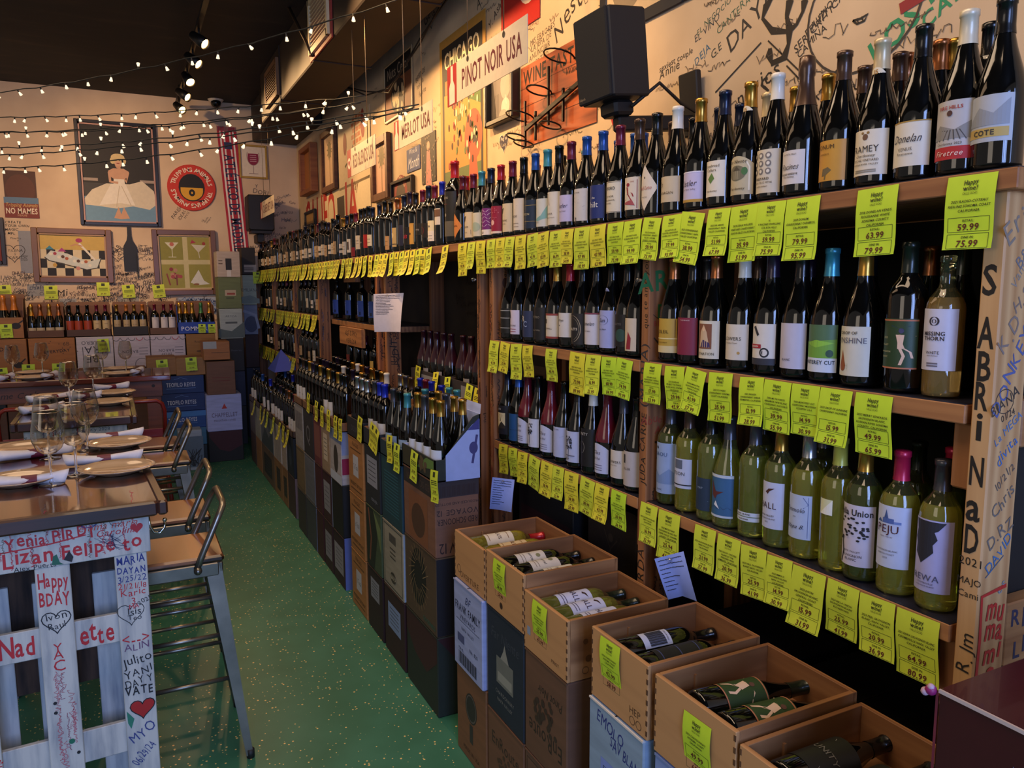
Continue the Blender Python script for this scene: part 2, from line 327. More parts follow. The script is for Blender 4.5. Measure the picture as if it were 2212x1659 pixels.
# back wall with its dense marker graffiti
mb = MB(); mb.box(-3.4, XW, YB, YB + .1, 0, ZC, plasterb)
W = lambda px, py, s, h, col='#2b2522', rot=0.0, bold=False: gtxt(px, py, s, h, col, rot, bold, 'b')
G = [('r', *wb(46, 590), *wb(100, 500), '#8f9096'), ('r', *wb(60, 640), *wb(118, 614), '#9a9894'), ('r', *wb(130, 668), *wb(165, 645), '#a4a4a4'), ('r', *wb(385, 680), *wb(466, 642), '#a9b4c4'), ('r', *wb(255, 660), *wb(300, 640), '#a6a3a2')]
for py, s in ((479, 'CREATE'), (487, 'YOUR OWN'), (495, 'MAGIC'), (504, '- MPL')): G.append(W(10, py, s, .035, bold=True))
G += [W(22, 514, 'Pinette', .03), W(36, 521, 'Y', .03), W(16, 541, 'YILENA', .038), W(30, 549, 'Y', .03), W(18, 556, 'CARLOS', .04), ('s', heart(wb(30, 545)[0], wb(30, 545)[1], .2), .006, '#38302c'), W(45, 552, 'ahen', .03), W(45, 561, 'Dani', .03),
      W(0, 600, 'I love YOU', .06, rot=.06), W(28, 592, 'Maria', .055), W(4, 606, '1.23.24', .045, rot=.06), W(4, 615, 'FULHAM', .04), W(15, 634, 'ANDRES', .045), W(30, 645, 'BIG!', .09, rot=.05), W(45, 672, 'Siempre', .06), W(372, 472, 'PAREJA', .05, rot=1.0), W(386, 475, 'IDEAL', .045, rot=1.0), W(398, 472, 'MVG', .04, rot=1.0),
      W(436, 480, 'TE', .03, rot=.9), W(440, 480, 'Gusta', .03, rot=.9), W(445, 482, 'siempre', .025, rot=.9), W(245, 552, 'M&B', .06, rot=1.1), W(248, 565, 'Cata', .05, rot=1.0), ('s', heart(wb(254, 548)[0], wb(254, 548)[1], .17), .006, '#38302c'), W(298, 530, 'Sharon', .03), W(298, 537, '"Big Boy"', .03), W(299, 543, 'Orland', .025), W(300, 549, '(Honduras)', .025),
      W(298, 560, 'Alianza Campos', .03, rot=.5), W(290, 600, '#PONSETTE', .045, rot=.08), W(288, 622, 'My Life', .09, rot=.1), W(285, 640, 'YUR', .075), W(122, 632, 'Mi', .1, rot=.05), W(166, 620, 'In', .06), W(186, 622, 'HAPPY', .06), W(145, 646, 'Charlotti', .045, rot=.4), W(175, 636, 'Buen', .06), W(165, 646, 'it is genesis', .04, rot=.05), W(166, 652, 'dont cost it', .035), W(195, 657, 'MALA', .045), W(232, 625, 'Jaydon', .04, rot=.15), W(230, 640, 'COUPLE', .04, rot=.05), W(545, 412, 'DORI', .07, '#6a5d52', -.1), W(575, 432, 'HAPPY', .05, '#7a6c60'), W(580, 442, 'WINE', .05, '#7a6c60'), W(550, 402, 'Y', .05, '#6a5d52'),
      W(536, 535, 'UVI LARRY', .04, rot=.15), W(536, 545, 'STELLA', .04, rot=.15), W(574, 503, 'UVI', .06)]
WORDS = 'Besitos,Maria,Andres,Carlos,Dani,2024,Yilena,Charlotti,Buen dia,Jaydon,MALA,BIG,Hola,Te Amo,Luis,Happy,Couple,Nestor,Dayan,Julito,Ivon,Raul,Isis,Teo,Sharon,Orland,Stella,Larry,Cata,MPL,Pinette,LIFE,It is,12/03,08/22,Siempre'.split(',')
for i in range(300):
    px, py = (rnd.uniform(0, 470), rnd.uniform(588, 700)) if i < 230 else (rnd.uniform(240, 330), rnd.uniform(530, 620)) if i < 270 else (rnd.uniform(560, 640), rnd.uniform(420, 540))
    x, y = wb(px, py); a = rnd.uniform(-.2, .5); col = rnd.choice(['#3a322e', '#4a423e', '#5c5450', '#4a5064', '#6a4a42', '#6c645e'])
    if i % 5: G.append(('t', rnd.choice(WORDS), x, y, rnd.uniform(.03, .06), col, dict(rot=a, jit=.12, shear=.2))); continue
    L = rnd.uniform(.06, .2); q = scrib(0, 0, L, rnd.uniform(.02, .04), col, .003)
    G.append(('s', [(x + p[0] * math.cos(a) - p[1] * math.sin(a), y + p[0] * math.sin(a) + p[1] * math.cos(a)) for p in q[1]], q[2], q[3]))
for i in range(60):
    x, y = wb(rnd.uniform(386, 466), rnd.uniform(645, 680)); G.append(scrib(x, y, rnd.uniform(.05, .12), .05, rnd.choice(['#3c62a8', '#2f5598', '#54719c']), .006))
art(mb, MPB, G); struct(mb, 'wall_back')
# ------------------------------------------------------------------ duct, its vents and hangers
ductm = noise2('brown_duct_paint', '#1d130c', '#2c1d12', nscale=3, rough=.65, lo=.3, hi=.7)
duct = thing('air_duct', 'long dark brown boxed air duct running under the ceiling beside the right wall', 'air duct', (1.5, 5.5, 3.28))
mb = MB(); mb.box(-.21, .2, -2.4, 2.55, 0, ZC - 3.28 - .002, ductm, .01); mb.build('duct_body', duct)
mb = MB(); mb.box(-.11, .385, 2.56, 3.885, .05, ZC - 3.28 - .002, ductm, .01); mb.build('duct_end', duct)
for y in (-1.2, .2, 1.5):
    mb = MB(); mb.box(-.216, .206, y, y + .03, -.006, .45, ductm); mb.build('seam_band', duct)
mb = MB(); mb.tube([gx(621, 10, 1.2) - Vector((1.5, 5.5, 3.28)), gx(676, 120, 1.27) - Vector((1.5, 5.5, 3.28))], .012, C('#4a3828', .5, .6)); mb.build('strut', duct)
ventc = C('#d8c49a', .5)
for k, (ya, yb, z0, z1, red) in enumerate(((5.2, 5.72, 3.33, 3.66, 1), (7.05, 7.62, 3.35, 3.62, 0))):
    v = thing('duct_vent', ['cream louvred vent with red flaking edge on near part of the duct', 'brownish louvred vent on far part of the duct'][k], 'vent', (1.284, (ya + yb) / 2, (z0 + z1) / 2))
    h, w = (z1 - z0) / 2, (yb - ya) / 2; mb = MB(); c = ventc if red else C('#8a5f3c')
    if red:
        mb.box(-.006, .004, -w - .06, w + .06, -h - .05, h + .05, '#9c3325')
    for a in (-1, 1): mb.box(-.025, 0, a * w - .02, a * w + .02, -h - .02, h + .02, c); mb.box(-.025, 0, -w, w, a * h - .02, a * h + .02, c)
    mb.build('vent_frame', v)
    mb = MB(); mb.box(-.004, 0, -w, w, -h, h, '#3a2c1c')
    for i in range(12): z = -h + (i + .5) * 2 * h / 12; mb.box(-.02, -.006, -w, w, z - .004, z + .004, c)
    mb.build('louvre', v)
mb = MB()
for dx in (0, .03): mb.tube([(1.76 + dx, 3.2, 3.62), (1.77 + dx, 4.3, 3.4), (1.79, 4.9, 3.24 + dx), (1.8, 5.6, 3.12 - dx), (1.8, 6.2, 3.2 + dx), (1.8, 6.8, 3.4)], .006, '#1a1512', 6)
tag(mb.build('electric_cable'), 'pair of thin black cables sagging along the top of the right wall', 'cable')
# ------------------------------------------------------------------ framed pictures, posters and signs
def wallthing(name, label, cat, wall, x, y, roll=0.0, off=0.0, group=None):
    o = thing(name, label, cat, (0, 0, 0), 0, group); Bm = B_R if wall == 'r' else B_B
    loc = (MPR if wall == 'r' else MPB)(x, y, off); M = (Bm @ Matrix.Rotation(roll, 3, 'Z')).to_4x4(); M.translation = loc; o.matrix_world = M; return o
FL = lambda z: (lambda x, y, d=0.0: Vector((x, y, z + d)))
def framed(name, label, wall, rect, fw, fcol, items, bg, dep=.03, roll=0.0, off=.0035, lip=None):
    """rect = (x0,x1,y0,y1) on the wall; items in coordinates centred on the picture"""
    x0, x1, y0, y1 = rect; w, h = abs(x1 - x0) / 2, abs(y1 - y0) / 2
    o = wallthing(name, label, 'poster' if fw == 0 else 'picture', wall, (x0 + x1) / 2, (y0 + y1) / 2, roll, off)
    if fw:
        mb = MB(); fm = C(fcol, .35) if isinstance(fcol, str) else fcol
        for a in (-1, 1): mb.box(a * w, a * (w - fw), -h, h, 0, dep, fm, .006); mb.box(-w + fw, w - fw, a * h, a * (h - fw), 0, dep, fm, .006)
        if lip:
            for a in (-1, 1): mb.box(a * (w - fw), a * (w - fw - .015), -h + fw, h - fw, 0, dep * .7, lip); mb.box(-w + fw, w - fw, a * (h - fw), a * (h - fw - .015), 0, dep * .7, lip)
        mb.build('frame', o)
    mb = MB(); z = dep * .3 if fw else .003; mb.box(-w + fw * .9, w - fw * .9, -h + fw * .9, h - fw * .9, 0, z, bg); art(mb, FL(z), items)
    if fw: mb.build('picture_print', o)
    else:
        mb.build('print', o)
    return o
def R4(wall, *q):
    P = [(wr if wall == 'r' else wb)(*p) for p in q]; xs = [p[0] for p in P]; ys = [p[1] for p in P]
    n = len(P)
    if n == 4: xs.sort(); ys.sort(); return ((xs[0] + xs[1]) / 2, (xs[2] + xs[3]) / 2, (ys[0] + ys[1]) / 2, (ys[2] + ys[3]) / 2)
    return (min(xs), max(xs), min(ys), max(ys))
# back wall -------------------------------------------------
r = R4('b', (155, 258), (333, 268), (352, 490), (178, 487))
framed('portrait_poster', 'large black framed photograph of a woman in a white gown on back wall', 'b', r, .035, '#15110f',
       [('r', -.36, -.5, .36, -.22, '#6f97b4'), ('r', -.36, -.24, .36, -.1, '#3d3a3a'), ('r', -.36, -.08, -.2, -.05, '#a8978a'), ('r', .2, -.08, .36, -.05, '#a8978a'),
        ('p', [(-.33, -.33), (-.34, -.27), (-.26, -.17), (-.12, -.1), (.1, -.1), (.22, -.06), (.33, -.16), (.355, -.3), (.28, -.36), (.12, -.33), (-.04, -.36), (-.2, -.34)], '#ddd0b8'), ('p', [(-.2, -.33), (-.08, -.1), (.06, -.1), (.14, -.32), (0, -.3)], '#efe6d6'), ('s', [(.0, -.12), (-.04, -.34)], .006, '#c8b89c'), ('s', [(.02, -.12), (.1, -.32)], .006, '#c8b89c'),
        ('p', [(-.055, -.11), (-.05, -.04), (.05, -.04), (.055, -.11)], '#efe6d6'), ('p', [(-.09, -.02), (-.1, .03), (-.05, .06), (.05, .06), (.1, .03), (.09, -.02), (.05, -.05), (-.05, -.05)], '#cf9f80'), ('s', [(-.09, .02), (-.085, -.08), (-.01, -.09)], .026, '#cf9f80'), ('s', [(.09, .02), (.07, -.08), (.02, .02), (.0, .1)], .024, '#cf9f80'), ('c', 0, .1, .03, '#cf9f80', .04), ('c', 0, .135, .042, '#d8aa8a', .052), ('c', 0, .175, .065, '#d8c08a', .038), ('c', -.05, .14, .026, '#d8c08a', .035), ('c', .052, .14, .026, '#d8c08a', .035), ('r', -.014, .108, .014, .116, '#9a3430'), ('c', -.016, .142, .006, '#4a3428', .004), ('c', .016, .142, .006, '#4a3428', .004), ('p', [(-.07, -.46), (-.02, -.34), (0, -.42), (.03, -.34), (.08, -.46), (0, -.47)], '#cf9f80')], '#26221f', .03, -.0, lip=C('#b98a78', .4))
cx, cy = wb(414, 406); s = wallthing('round_sign', 'round red sign with white ring lettering and a drawn eye on back wall', 'sign', 'b', cx, cy, 0, .002)
mb = MB(); old = mb.T; mb.lathe([(.25, 0), (.25, .012), (.245, .014)], '#c8301f', 40)
it = [('c', 0, 0, .243, '#cc3322'), ('c', 0, 0, .135, '#191513', .15), ('p', ringpts(0, -.03, .115, .105, 16, PI, 2 * PI) + [(.115, .0), (-.115, .0)], '#e0a52a'), ('c', .0, -.055, .032, '#191513', .038), ('c', 0, -.055, .01, '#e0a52a', .013), ('p', [(.04, -.14), (.14, -.12), (.1, -.155)], '#191513')]
art(mb, FL(.0145), it)
for txt, a0, a1 in (('TRIPPING ANIMALS', 2.85, .2), ('TRIPPING ANIMALS', -.3, -2.95)):
    for i, ch in enumerate(txt):
        a = a0 + (a1 - a0) * i / (len(txt) - 1); put_text(mb, FL(.0155), ch, .195 * math.cos(a), .195 * math.sin(a), .066, C('#f0e2cc'), True, rot=a - PI / 2)
mb.build('sign_disc', s)
# scarf
a, bq = wb(468, 282), wb(508, 284); c_, d_ = wb(494, 575), wb(526, 575)
s = wallthing('football_scarf', 'red and white striped scarf hanging down the back wall by the corner', 'scarf', 'b', a[0], a[1], 0, .004)
mb = MB(); Lh = a[1] - d_[1]; sk = lambda u, v: (u * .205 + v * .09, -v * Lh)
P = lambda u0, u1, v0, v1, c: ('p', [sk(u0, v0), sk(u0, v1), sk(u1, v1), sk(u1, v0)], c)
it = [P(0, 1, 0, 1, '#b01c30')] + [P(u, u + .09, 0, 1, '#e8dfd8') for u in (.12, .3, .6, .78)] + [P(.38, .62, .14, .93, '#a81c2e'), P(.3, .7, .08, .13, '#2a2f58'), P(.34, .66, .93, .98, '#2a2f58')] + [P(u / 12 + .02, u / 12 + .05, -.03, .01, '#8e1a2c') for u in range(12)]
p = sk(.5, .54); it += [('t', 'ATLÉTICO DE MADRID', p[0], p[1], .16, '#23264a', dict(rot=-PI / 2 + .06, bold=True, maxw=Lh * .74))]
art(mb, FL(.004), it); mb.build('scarf_cloth', s)
mb = MB()
for i in range(14): mb.box(i * .0148, i * .0148 + .006, 0, .05, .003, .006, '#8e1a2c')
mb.build('fringe', s)
framed('checkered_painting', 'gold framed painting of a long white boat dish on black checkered cloth', 'b', R4('b', (65, 491), (240, 497), (246, 612), (75, 609)), .055, '#7a5226',
       [('r', -.32, .06, .32, .225, '#c9a95a')] + [('r', -.32 + i * .08, -.225 + j * .095, -.24 + i * .08, -.13 + j * .095, '#17161a' if (i + j) % 2 else '#d9c9a6') for i in range(8) for j in range(3)] +
       [('p', [(-.26, -.02), (-.2, .05), (-.05, .02), (.13, -.06), (.26, -.02), (.22, -.12), (.12, -.14), (-.05, -.09), (-.22, -.05)], '#cdd2cc'), ('s', [(-.26, -.02), (-.22, -.055), (-.05, -.1), (.12, -.145), (.22, -.125), (.26, -.02)], .01, '#3c3834'), ('s', [(.06, .13), (.2, -.04)], .02, '#e4ddd0')] +
       [('c', -.2 + k * .035, .02 - k * .01 + rnd.uniform(-.02, .02), .016, rnd.choice(['#b05a34', '#e6e0d0', '#a83a50', '#5a3a28'])) for k in range(11)] + [('p', [(-.25, .06), (-.21, .1), (-.17, .06)], '#3a86a0'), ('p', [(-.14, .04), (-.1, .08), (-.06, .04)], '#a83a86'), ('c', .06, .16, .03, '#a8306a', .022), ('s', [(-.02, .1), (.03, .12), (.09, .1)], .012, '#c79070'), ('c', -.17, -.1, .02, '#c9a04a'), ('c', .04, -.13, .02, '#c98a80')], '#c9b183', .04, -.01, lip=C('#a87e40', .35))
framed('cocktail_painting', 'gold framed green painting of four panels with martini glasses on back wall', 'b', R4('b', (326, 497), (468, 497), (468, 638), (336, 636)), .055, '#6e4822',
       [('r', -.25, .03, -.02, .28, '#8e8a3c'), ('r', .03, .03, .26, .28, '#9c9444'), ('r', -.25, -.28, -.02, -.02, '#9a9446'), ('r', .03, -.28, .26, -.02, '#96903e'), ('p', [(-.2, .22), (-.06, .22), (-.13, .14)], '#d4d2b8'), ('s', [(-.13, .15), (-.13, .06)], .008, '#d4d2b8'), ('s', [(-.17, .06), (-.09, .06)], .008, '#d4d2b8'), ('c', -.13, .2, .022, '#c06a58'),
        ('p', [(.07, .2), (.22, .19), (.14, .11)], '#cfc9b4'), ('s', [(.14, .12), (.15, .05)], .008, '#cfc9b4'), ('p', [(.06, .21), (.08, .25), (.12, .22)], '#a8304a'), ('c', .2, .21, .018, '#9c3a30'), ('p', [(.04, -.22), (.13, -.08), (.18, -.2), (.24, -.24), (.1, -.25)], '#d6d6cc'), ('c', .1, -.24, .03, '#8c5a34', .01)] +
       [('c', -.2 + rnd.uniform(0, .14), -.1 + rnd.uniform(-.07, .05), .02, rnd.choice(['#8c2f40', '#a84a50', '#6a2030', '#b88a70'])) for k in range(14)] + [('s', [(-.2, -.12), (-.17, -.25)], .015, '#8c3f40'), ('s', [(-.1, -.14), (-.1, -.25)], .015, '#7c4040')], '#cabf8e', .04, .01, lip=C('#b58c4a', .35))
framed('wine_glass_print', 'small gold framed print of a red wine glass near the back corner', 'b', R4('b', (515, 312), (577, 315), (577, 387), (517, 385)), .022, '#b08d3a',
       [('p', ringpts(0, .045, .06, .085, 16, PI, 2 * PI) + [(.055, .09), (-.055, .09)], '#8c2040'), ('s', ringpts(0, .06, .068, .1, 20, PI * .85, PI * 2.15), .006, '#a08a84'), ('s', [(0, -.04), (0, -.13)], .008, '#a08a84'), ('s', [(-.05, -.132), (.05, -.132)], .008, '#a08a84')] + [('s', [(-.035, .07 - i * .022), (.035, .07 - i * .022)], .006, '#d8b0b8') for i in range(4)], '#e2d4c0', .02)
framed('festival_poster', 'brown poster reading NO MAMES on the left of the back wall', 'b', R4('b', (2, 372), (78, 366), (80, 470), (18, 472)), 0, 0,
       [('c', 0, .05, .13, '#5a2c1c', .15), ('r', -.15, -.1, .15, -.03, '#5a7a98'), ('r', -.15, -.235, .15, -.09, '#7a2a20'), ('t', 'Tripping Animals', 0, -.105, .055, '#d8b06a', dict(maxw=.28, shear=.2)), ('t', 'NO MAMES', 0, -.165, .08, '#e8d8c0', dict(bold=True, maxw=.28)), ('t', 'MIAMI', 0, -.21, .03, '#c89a7a', {})], '#4a2418')
s = wallthing('bottle_cutout', 'flat black bottle shaped chalkboard on back wall below the large portrait', 'wall decoration', 'b', *wb(281, 538), 0, .002)
mb = MB(); hb = .235; pr = [(0, hb), (.018, hb), (.02, .14), (.03, .09), (.062, .03), (.068, -.0), (.068, -hb)]
prof = [(x, y) for x, y in pr] + [(-x, y) for x, y in reversed(pr)]
n_ = len(prof); mb.add([(x, y, 0) for x, y in prof] + [(x, y, .015) for x, y in prof], [tuple(range(n_, 2 * n_))] + [(i, (i + 1) % n_, n_ + (i + 1) % n_, n_ + i) for i in range(n_)], C('#141210', .5))
mb.box(.055, .066, -hb - .06, -.05, .015, .02, '#0e0d0c'); mb.build('board', s)
framed('dark_framed_board', 'black and red framed board cut off by the left edge of photo', 'b', (wb(-40, 500)[0], wb(10, 500)[0], wb(0, 572)[1], wb(0, 470)[1]), .04, '#1a0f0e', [], '#7a2018', .03)
s = wallthing('wall_speaker', 'small black loudspeaker on a bracket near the back corner', 'speaker', 'b', *wb(552, 470), 0, 0)
mb = MB(); mb.box(-.13, .15, -.17, .22, .12, .36, C('#121110', .5), .015); mb.build('speaker_body', s)
mb = MB(); mb.box(-.1, .12, -.2, -.17, .14, .34, C('#0d0c0c', .5)); mb.box(-.03, .05, -.3, -.2, 0, .26, C('#0d0c0c', .5), .01); mb.build('speaker_bracket', s)
mb = MB(); p = gy(467, 219, 9.25); mb.T = Matrix.Translation((0, 0, 0)); mb.lathe([(.001, .075), (.085, .075), (.085, .03), (.06, .0), (.045, -.01)], C('#cfc4b4', .4), 20)
s = thing('security_camera', 'white dome security camera under ceiling at the back wall', 'camera', (p.x, YB - .1, p.z)); mb.build('housing', s)
mb = MB(); mb.sphere((0, -.02, -.01), .055, C('#151515', .1)); mb.build('lens_dome', s)
# right wall ------------------------------------------------
def rect_r(*q): return R4('r', *q)
r = rect_r((950, 96), (1050, 17), (1053, 341), (957, 385))
framed('chicago_poster', 'tall travel poster headed CHICAGO with orange beach scene and parasol', 'r', (r[0], r[1], r[2] - .2, r[3]), 0, 0,
       [('r', -.31, -.46, .31, .46, '#2a241c'), ('r', -.28, -.44, .28, .17, '#cf8a34'), ('r', -.02, -.05, .28, .2, '#5c7a34'), ('p', [(-.28, .17), (-.1, .2), (.05, .1), (.28, .02), (.28, -.2), (-.28, -.1)], '#d89a3c'), ('r', -.28, -.44, .28, -.3, '#5a6a34'), ('p', ringpts(.17, -.14, .13, .15, 20), '#b8542c'), ('c', .2, -.15, .04, '#2a221c', .06), ('p', [(.1, -.4), (.12, -.2), (.2, -.18), (.24, -.4)], '#c8502c'), ('c', .12, -.16, .035, '#b03a24'), ('t', 'CHICAGO', 0, .37, .14, '#efdcae', dict(bold=True, maxw=.54)), ('t', 'THE VACATION CITY', 0, .29, .05, '#efdcae', dict(maxw=.42))] +
       [('c', rnd.uniform(-.26, .25), rnd.uniform(-.28, .12), .012, rnd.choice(['#a03a24', '#3a2a20', '#e8d0a0', '#6a7a3a']), .022) for _ in range(70)] + [('r', -.26 + k * .06, .17, -.22 + k * .06, .2 + rnd.uniform(0, .06), '#b07838') for k in range(5)], '#c8923c')
r = rect_r((1085, -10), (1168, -60), (1168, 45), (1085, 85)); framed('red_poster', 'bright red poster with peace sign at top of right wall', 'r', r, 0, 0, [('s', ringpts(.1, .1, .1), .02, '#e8d0b8'), ('s', [(.1, 0), (.1, .2)], .02, '#e8d0b8')] + [scrib(-.2 + i * .1, -.12, .09, .03, '#7a1410', .003) for i in range(4)], '#b81f16')
r = rect_r((1128, 148), (1255, 75), (1291, 258), (1128, 319)); r = (wr(1128, 230)[0], wr(1291, 258)[0], 2.395, 2.79)
s = framed('wine_tasting_board', 'red brown wooden plank board lettered WINE TASTING with metal glass rings', 'r', r, 0, 0,
           [('t', 'WINE TASTING', 0, .14, .1, '#1d120c', dict(bold=True, maxw=.66)), ('t', 'Wine Cellar', .22, .075, .05, '#1d120c', dict(shear=.3))] + [('s', [(-.36, y), (.36, y)], .003, '#4a1c0e') for y in (.09, .0, -.09)], wood('red_planks', '#7a3418', '#b85c2e', 'X', .5, 0, 1, False, .5))
blk = C('#15110f', .4, .6)
mb = MB(); mb.beam((-.27, -.12, .025), (.3, .0, .025), .02, .012, blk)
for k, (x, y0, y1) in enumerate(((-.28, -.2, .02), (-.17, -.19, -.05), (-.04, -.14, .13), (.1, -.15, .0), (.28, -.03, .12))): mb.beam((x, y0, .02), (x, y1, .02), .012, .01, blk)
for k, (x, y, r_) in enumerate(((-.26, -.06, .07), (-.3, -.155, .05), (-.22, -.2, .05), (-.06, .02, .06), (.05, -.16, .05), (.13, .13, .07))): mb.tube([(x + r_ * math.cos(t), y + r_ * .25 * math.sin(t), .06 + r_ * math.sin(t)) for t in [2 * PI * i / 16 for i in range(16)]], .004, blk, 6, True)
mb.build('glass_ring_rack', s)
framed('portrait_of_man_drinking', 'black framed grey photograph of an old man drinking from a gourd', 'r', rect_r((1062, 160), (1124, 136), (1126, 250), (1064, 282)), .028, '#17120e',
       [('p', [(-.12, .1), (.05, .12), (.13, .02), (.08, -.1), (-.08, -.1)], '#8a8076'), ('c', .03, .05, .06, '#b4a898', .07), ('c', .03, -.06, .05, '#d0c4b2', .045), ('c', .0, -.1, .05, '#a89c8c', .03)] + [('s', [(-.13 + i * .02, -.11), (-.11 + i * .015, .02)], .004, '#5c544c') for i in range(5)] + [('s', [(.03, 0), (.045, -.05)], .004, '#efe6d6')], '#4a443e', .05)
s = wallthing('heart_sticker', 'dark purple heart sticker on right wall under the old man photograph', 'sticker', 'r', *wr(1089, 307), 0, .001)
mb = MB(); art(mb, FL(0), [('p', heart(0, 0, .118), '#e8dcc8'), ('p', heart(0, 0, .108), '#231a3a'), ('t', 'Peg us', 0, .02, .028, '#e8dcc8', {}), ('t', 'Lucy', 0, -.012, .028, '#e8dcc8', {})]); mb.build('print', s)
s = wallthing('red_heart_sticker', 'red heart shaped sticker on right wall under the big loudspeaker', 'sticker', 'r', *wr(1330, 243), 0, .001)
mb = MB(); art(mb, FL(0), [('p', [(-.04, .05), (.04, .05), (.045, 0), (.02, -.05), (-.02, -.05), (-.045, 0)], '#b81c1c')]); mb.build('print', s)
framed('nuts_poster', 'brown and black cellar poster with pale figures on right wall', 'r', rect_r((831, 142), (891, 100), (896, 233), (834, 270)), .02, '#c8a878', [('r', -.3, -.2, .3, .06, '#7a4426'), ('r', -.3, .06, .3, .2, '#1a1612'), ('t', 'Nuts Cellar', 0, .13, .11, '#a89478', dict(maxw=.5)), ('c', .0, -.06, .17, '#241a14', .12)] + [('c', rnd.uniform(-.13, .13), rnd.uniform(-.16, .03), .02, '#d8bc8c', .035) for _ in range(16)], '#5a3018', .01)
palm = lambda: [('s', [(0, -.22), (.0, .06)], .02, '#8a6a48'), ('c', 0, .1, .07, '#7c6a48', .08)] + [('s', [(0, .1), (.1 * math.cos(t), .1 + .1 * math.sin(t))], .014, '#6a5c3c') for t in [k * .6 for k in range(11)]]
fr_w = wood('frame_brown', '#4a2a16', '#6e4424', 'Z', .45)
framed('palm_print', 'narrow brown framed palm tree print, farther one of the pair', 'r', rect_r((699, 290), (728, 270), (733, 403), (704, 424)), .06, fr_w, palm(), '#c7a683', .04)
framed('palm_print', 'narrow brown framed palm tree print, nearer one beside the red letters', 'r', rect_r((810, 304), (846, 287), (849, 425), (812, 442)), .06, fr_w, palm(), '#c79a80', .04)
framed('wooden_relief', 'thick reddish wooden panel picture nearest the back corner', 'r', rect_r((661, 321), (686, 312), (689, 415), (663, 425)), .05, wood('panel_red', '#8a4a20', '#b06a34', 'Z', .5), [('s', [(0, -.2), (0, .2)], .04, '#6a6a30')], '#b8743c', .08)
framed('vine_poster', 'white poster with red brick pattern and vine drawing on right wall', 'r', rect_r((729, 270), (800, 233), (803, 380), (736, 415)), 0, 0, [('r', -.05 + (i % 2) * .04 + j * .1, .0 + i * .05, .03 + (i % 2) * .04 + j * .1, .035 + i * .05, '#c8703c') for i in range(6) for j in range(3)] + [('c', -.28, .1, .06, '#8a3420', .1), ('c', .32, .18, .06, '#9c3424', .12), ('s', [(-.3, -.1), (-.1, -.05), (.0, .05)], .02, '#5a4a2a'), ('t', 'Way', 0, -.3, .12, '#8a5a3a', dict(shear=.3))], '#dcc49c')
r = rect_r((663, 435), (802, 385), (802, 455), (663, 500))
s = framed('red_letter_banner', 'long white banner with big red letters low on right wall', 'r', (r[0], r[1], r[2] - .1, r[3]), 0, 0, [('t', 'CALIFO', -.62, 0, .62, '#b8241c', dict(bold=True, maxw=1.4)), ('t', 'IA', .68, .02, .6, '#b8241c', dict(bold=True, maxw=.5)), ('c', -.12, -.02, .1, '#dcc8a0', .15), ('r', .15, -.2, .42, .12, '#3c3028')], '#e0cda6')
framed('small_dark_picture', 'small black framed picture leaning low on wall by the back corner', 'r', (wr(664, 460)[0], wr(686, 460)[0], wr(675, 490)[1], wr(675, 455)[1]), .03, '#1a1512', [], '#c89a5c', .03, 0, .01)
framed('round_emblem_picture', 'black framed dark picture with red round emblem low on right wall', 'r', rect_r((851, 392), (898, 380), (898, 420), (851, 436)), .025, '#1a1512', [('s', ringpts(-.05, -.05, .13), .05, '#8e2a20'), ('t', 'HIPPO', -.02, .06, .06, '#d8b890', dict(rot=-.5))], '#4a382c', .03)
framed('blue_sign', 'blue sign with white script reading Month on right wall', 'r', rect_r((880, 324), (908, 314), (910, 365), (881, 373)), 0, 0, [('t', 'Wine &', 0, .06, .05, '#d8d8e0', {}), ('t', 'Month', 0, -.02, .11, '#e0e0e8', dict(shear=.3, maxw=.24))], '#26427e')
framed('dark_stage_photo', 'dark poster with a figure in pink and white on right wall', 'r', rect_r((910, 297), (942, 280), (944, 388), (915, 400)), 0, 0, [('p', [(-.06, -.2), (.06, -.2), (.03, .05), (-.03, .05)], '#b87a70'), ('c', 0, .08, .03, '#c89a80')] + [('c', rnd.uniform(-.14, .14), rnd.uniform(-.2, .25), .007, '#8a7a68') for _ in range(50)], '#1c1614')
framed('ornate_border_panel', 'pale panel with dark patterned border at the very top of right wall', 'r', (wr(1300, 40)[0], wr(1500, 0)[0], wr(1420, 36)[1], wr(1420, 36)[1] + .3), .05, '#22242c', [('c', -.1, .05, .12, '#8a7a60'), ('t', 'IL CONTE', .2, -.06, .05, '#3a322c', {})], '#cdb48c', .01)
# near loudspeaker on its wall bracket
s = thing('wall_speaker', 'large black box loudspeaker hung in front of the wooden tasting board', 'speaker', (1.45, 2.18, 2.30))
s.rotation_euler = (0, -.1, .0)
bk = C('#161412', .55); mb = MB(); mb.box(.012, .16, 0, .2, 0, .28, bk, .006); mb.build('cabinet', s)
mb = MB(); mb.box(0, .0125, .002, .198, .002, .278, noise2('grille_cloth', '#0f0e0d', '#1d1b19', nscale=400, rough=.9), .004); mp = plane((0, 0, 0), (0, -1, 0), (0, 0, 1)); put_text(mb, mp, 'klipsch', -.17, .02, .012, C('#8a7a62'), True, d=.0008, align='c'); mb.build('grille', s)
mb = MB(); mb.box(.05, .13, .05, .15, -.05, -.001, bk, .01); mb.box(.08, .41, .075, .12, -.1, -.05, bk, .006); mb.box(.4, .425, .05, .15, -.12, .1, bk, .004); mb.tube([(.1, .03, -.03), (.2, .0, .04), (.3, .02, -.02), (.4, .05, -.05)], .006, bk); mb.build('bracket', s)
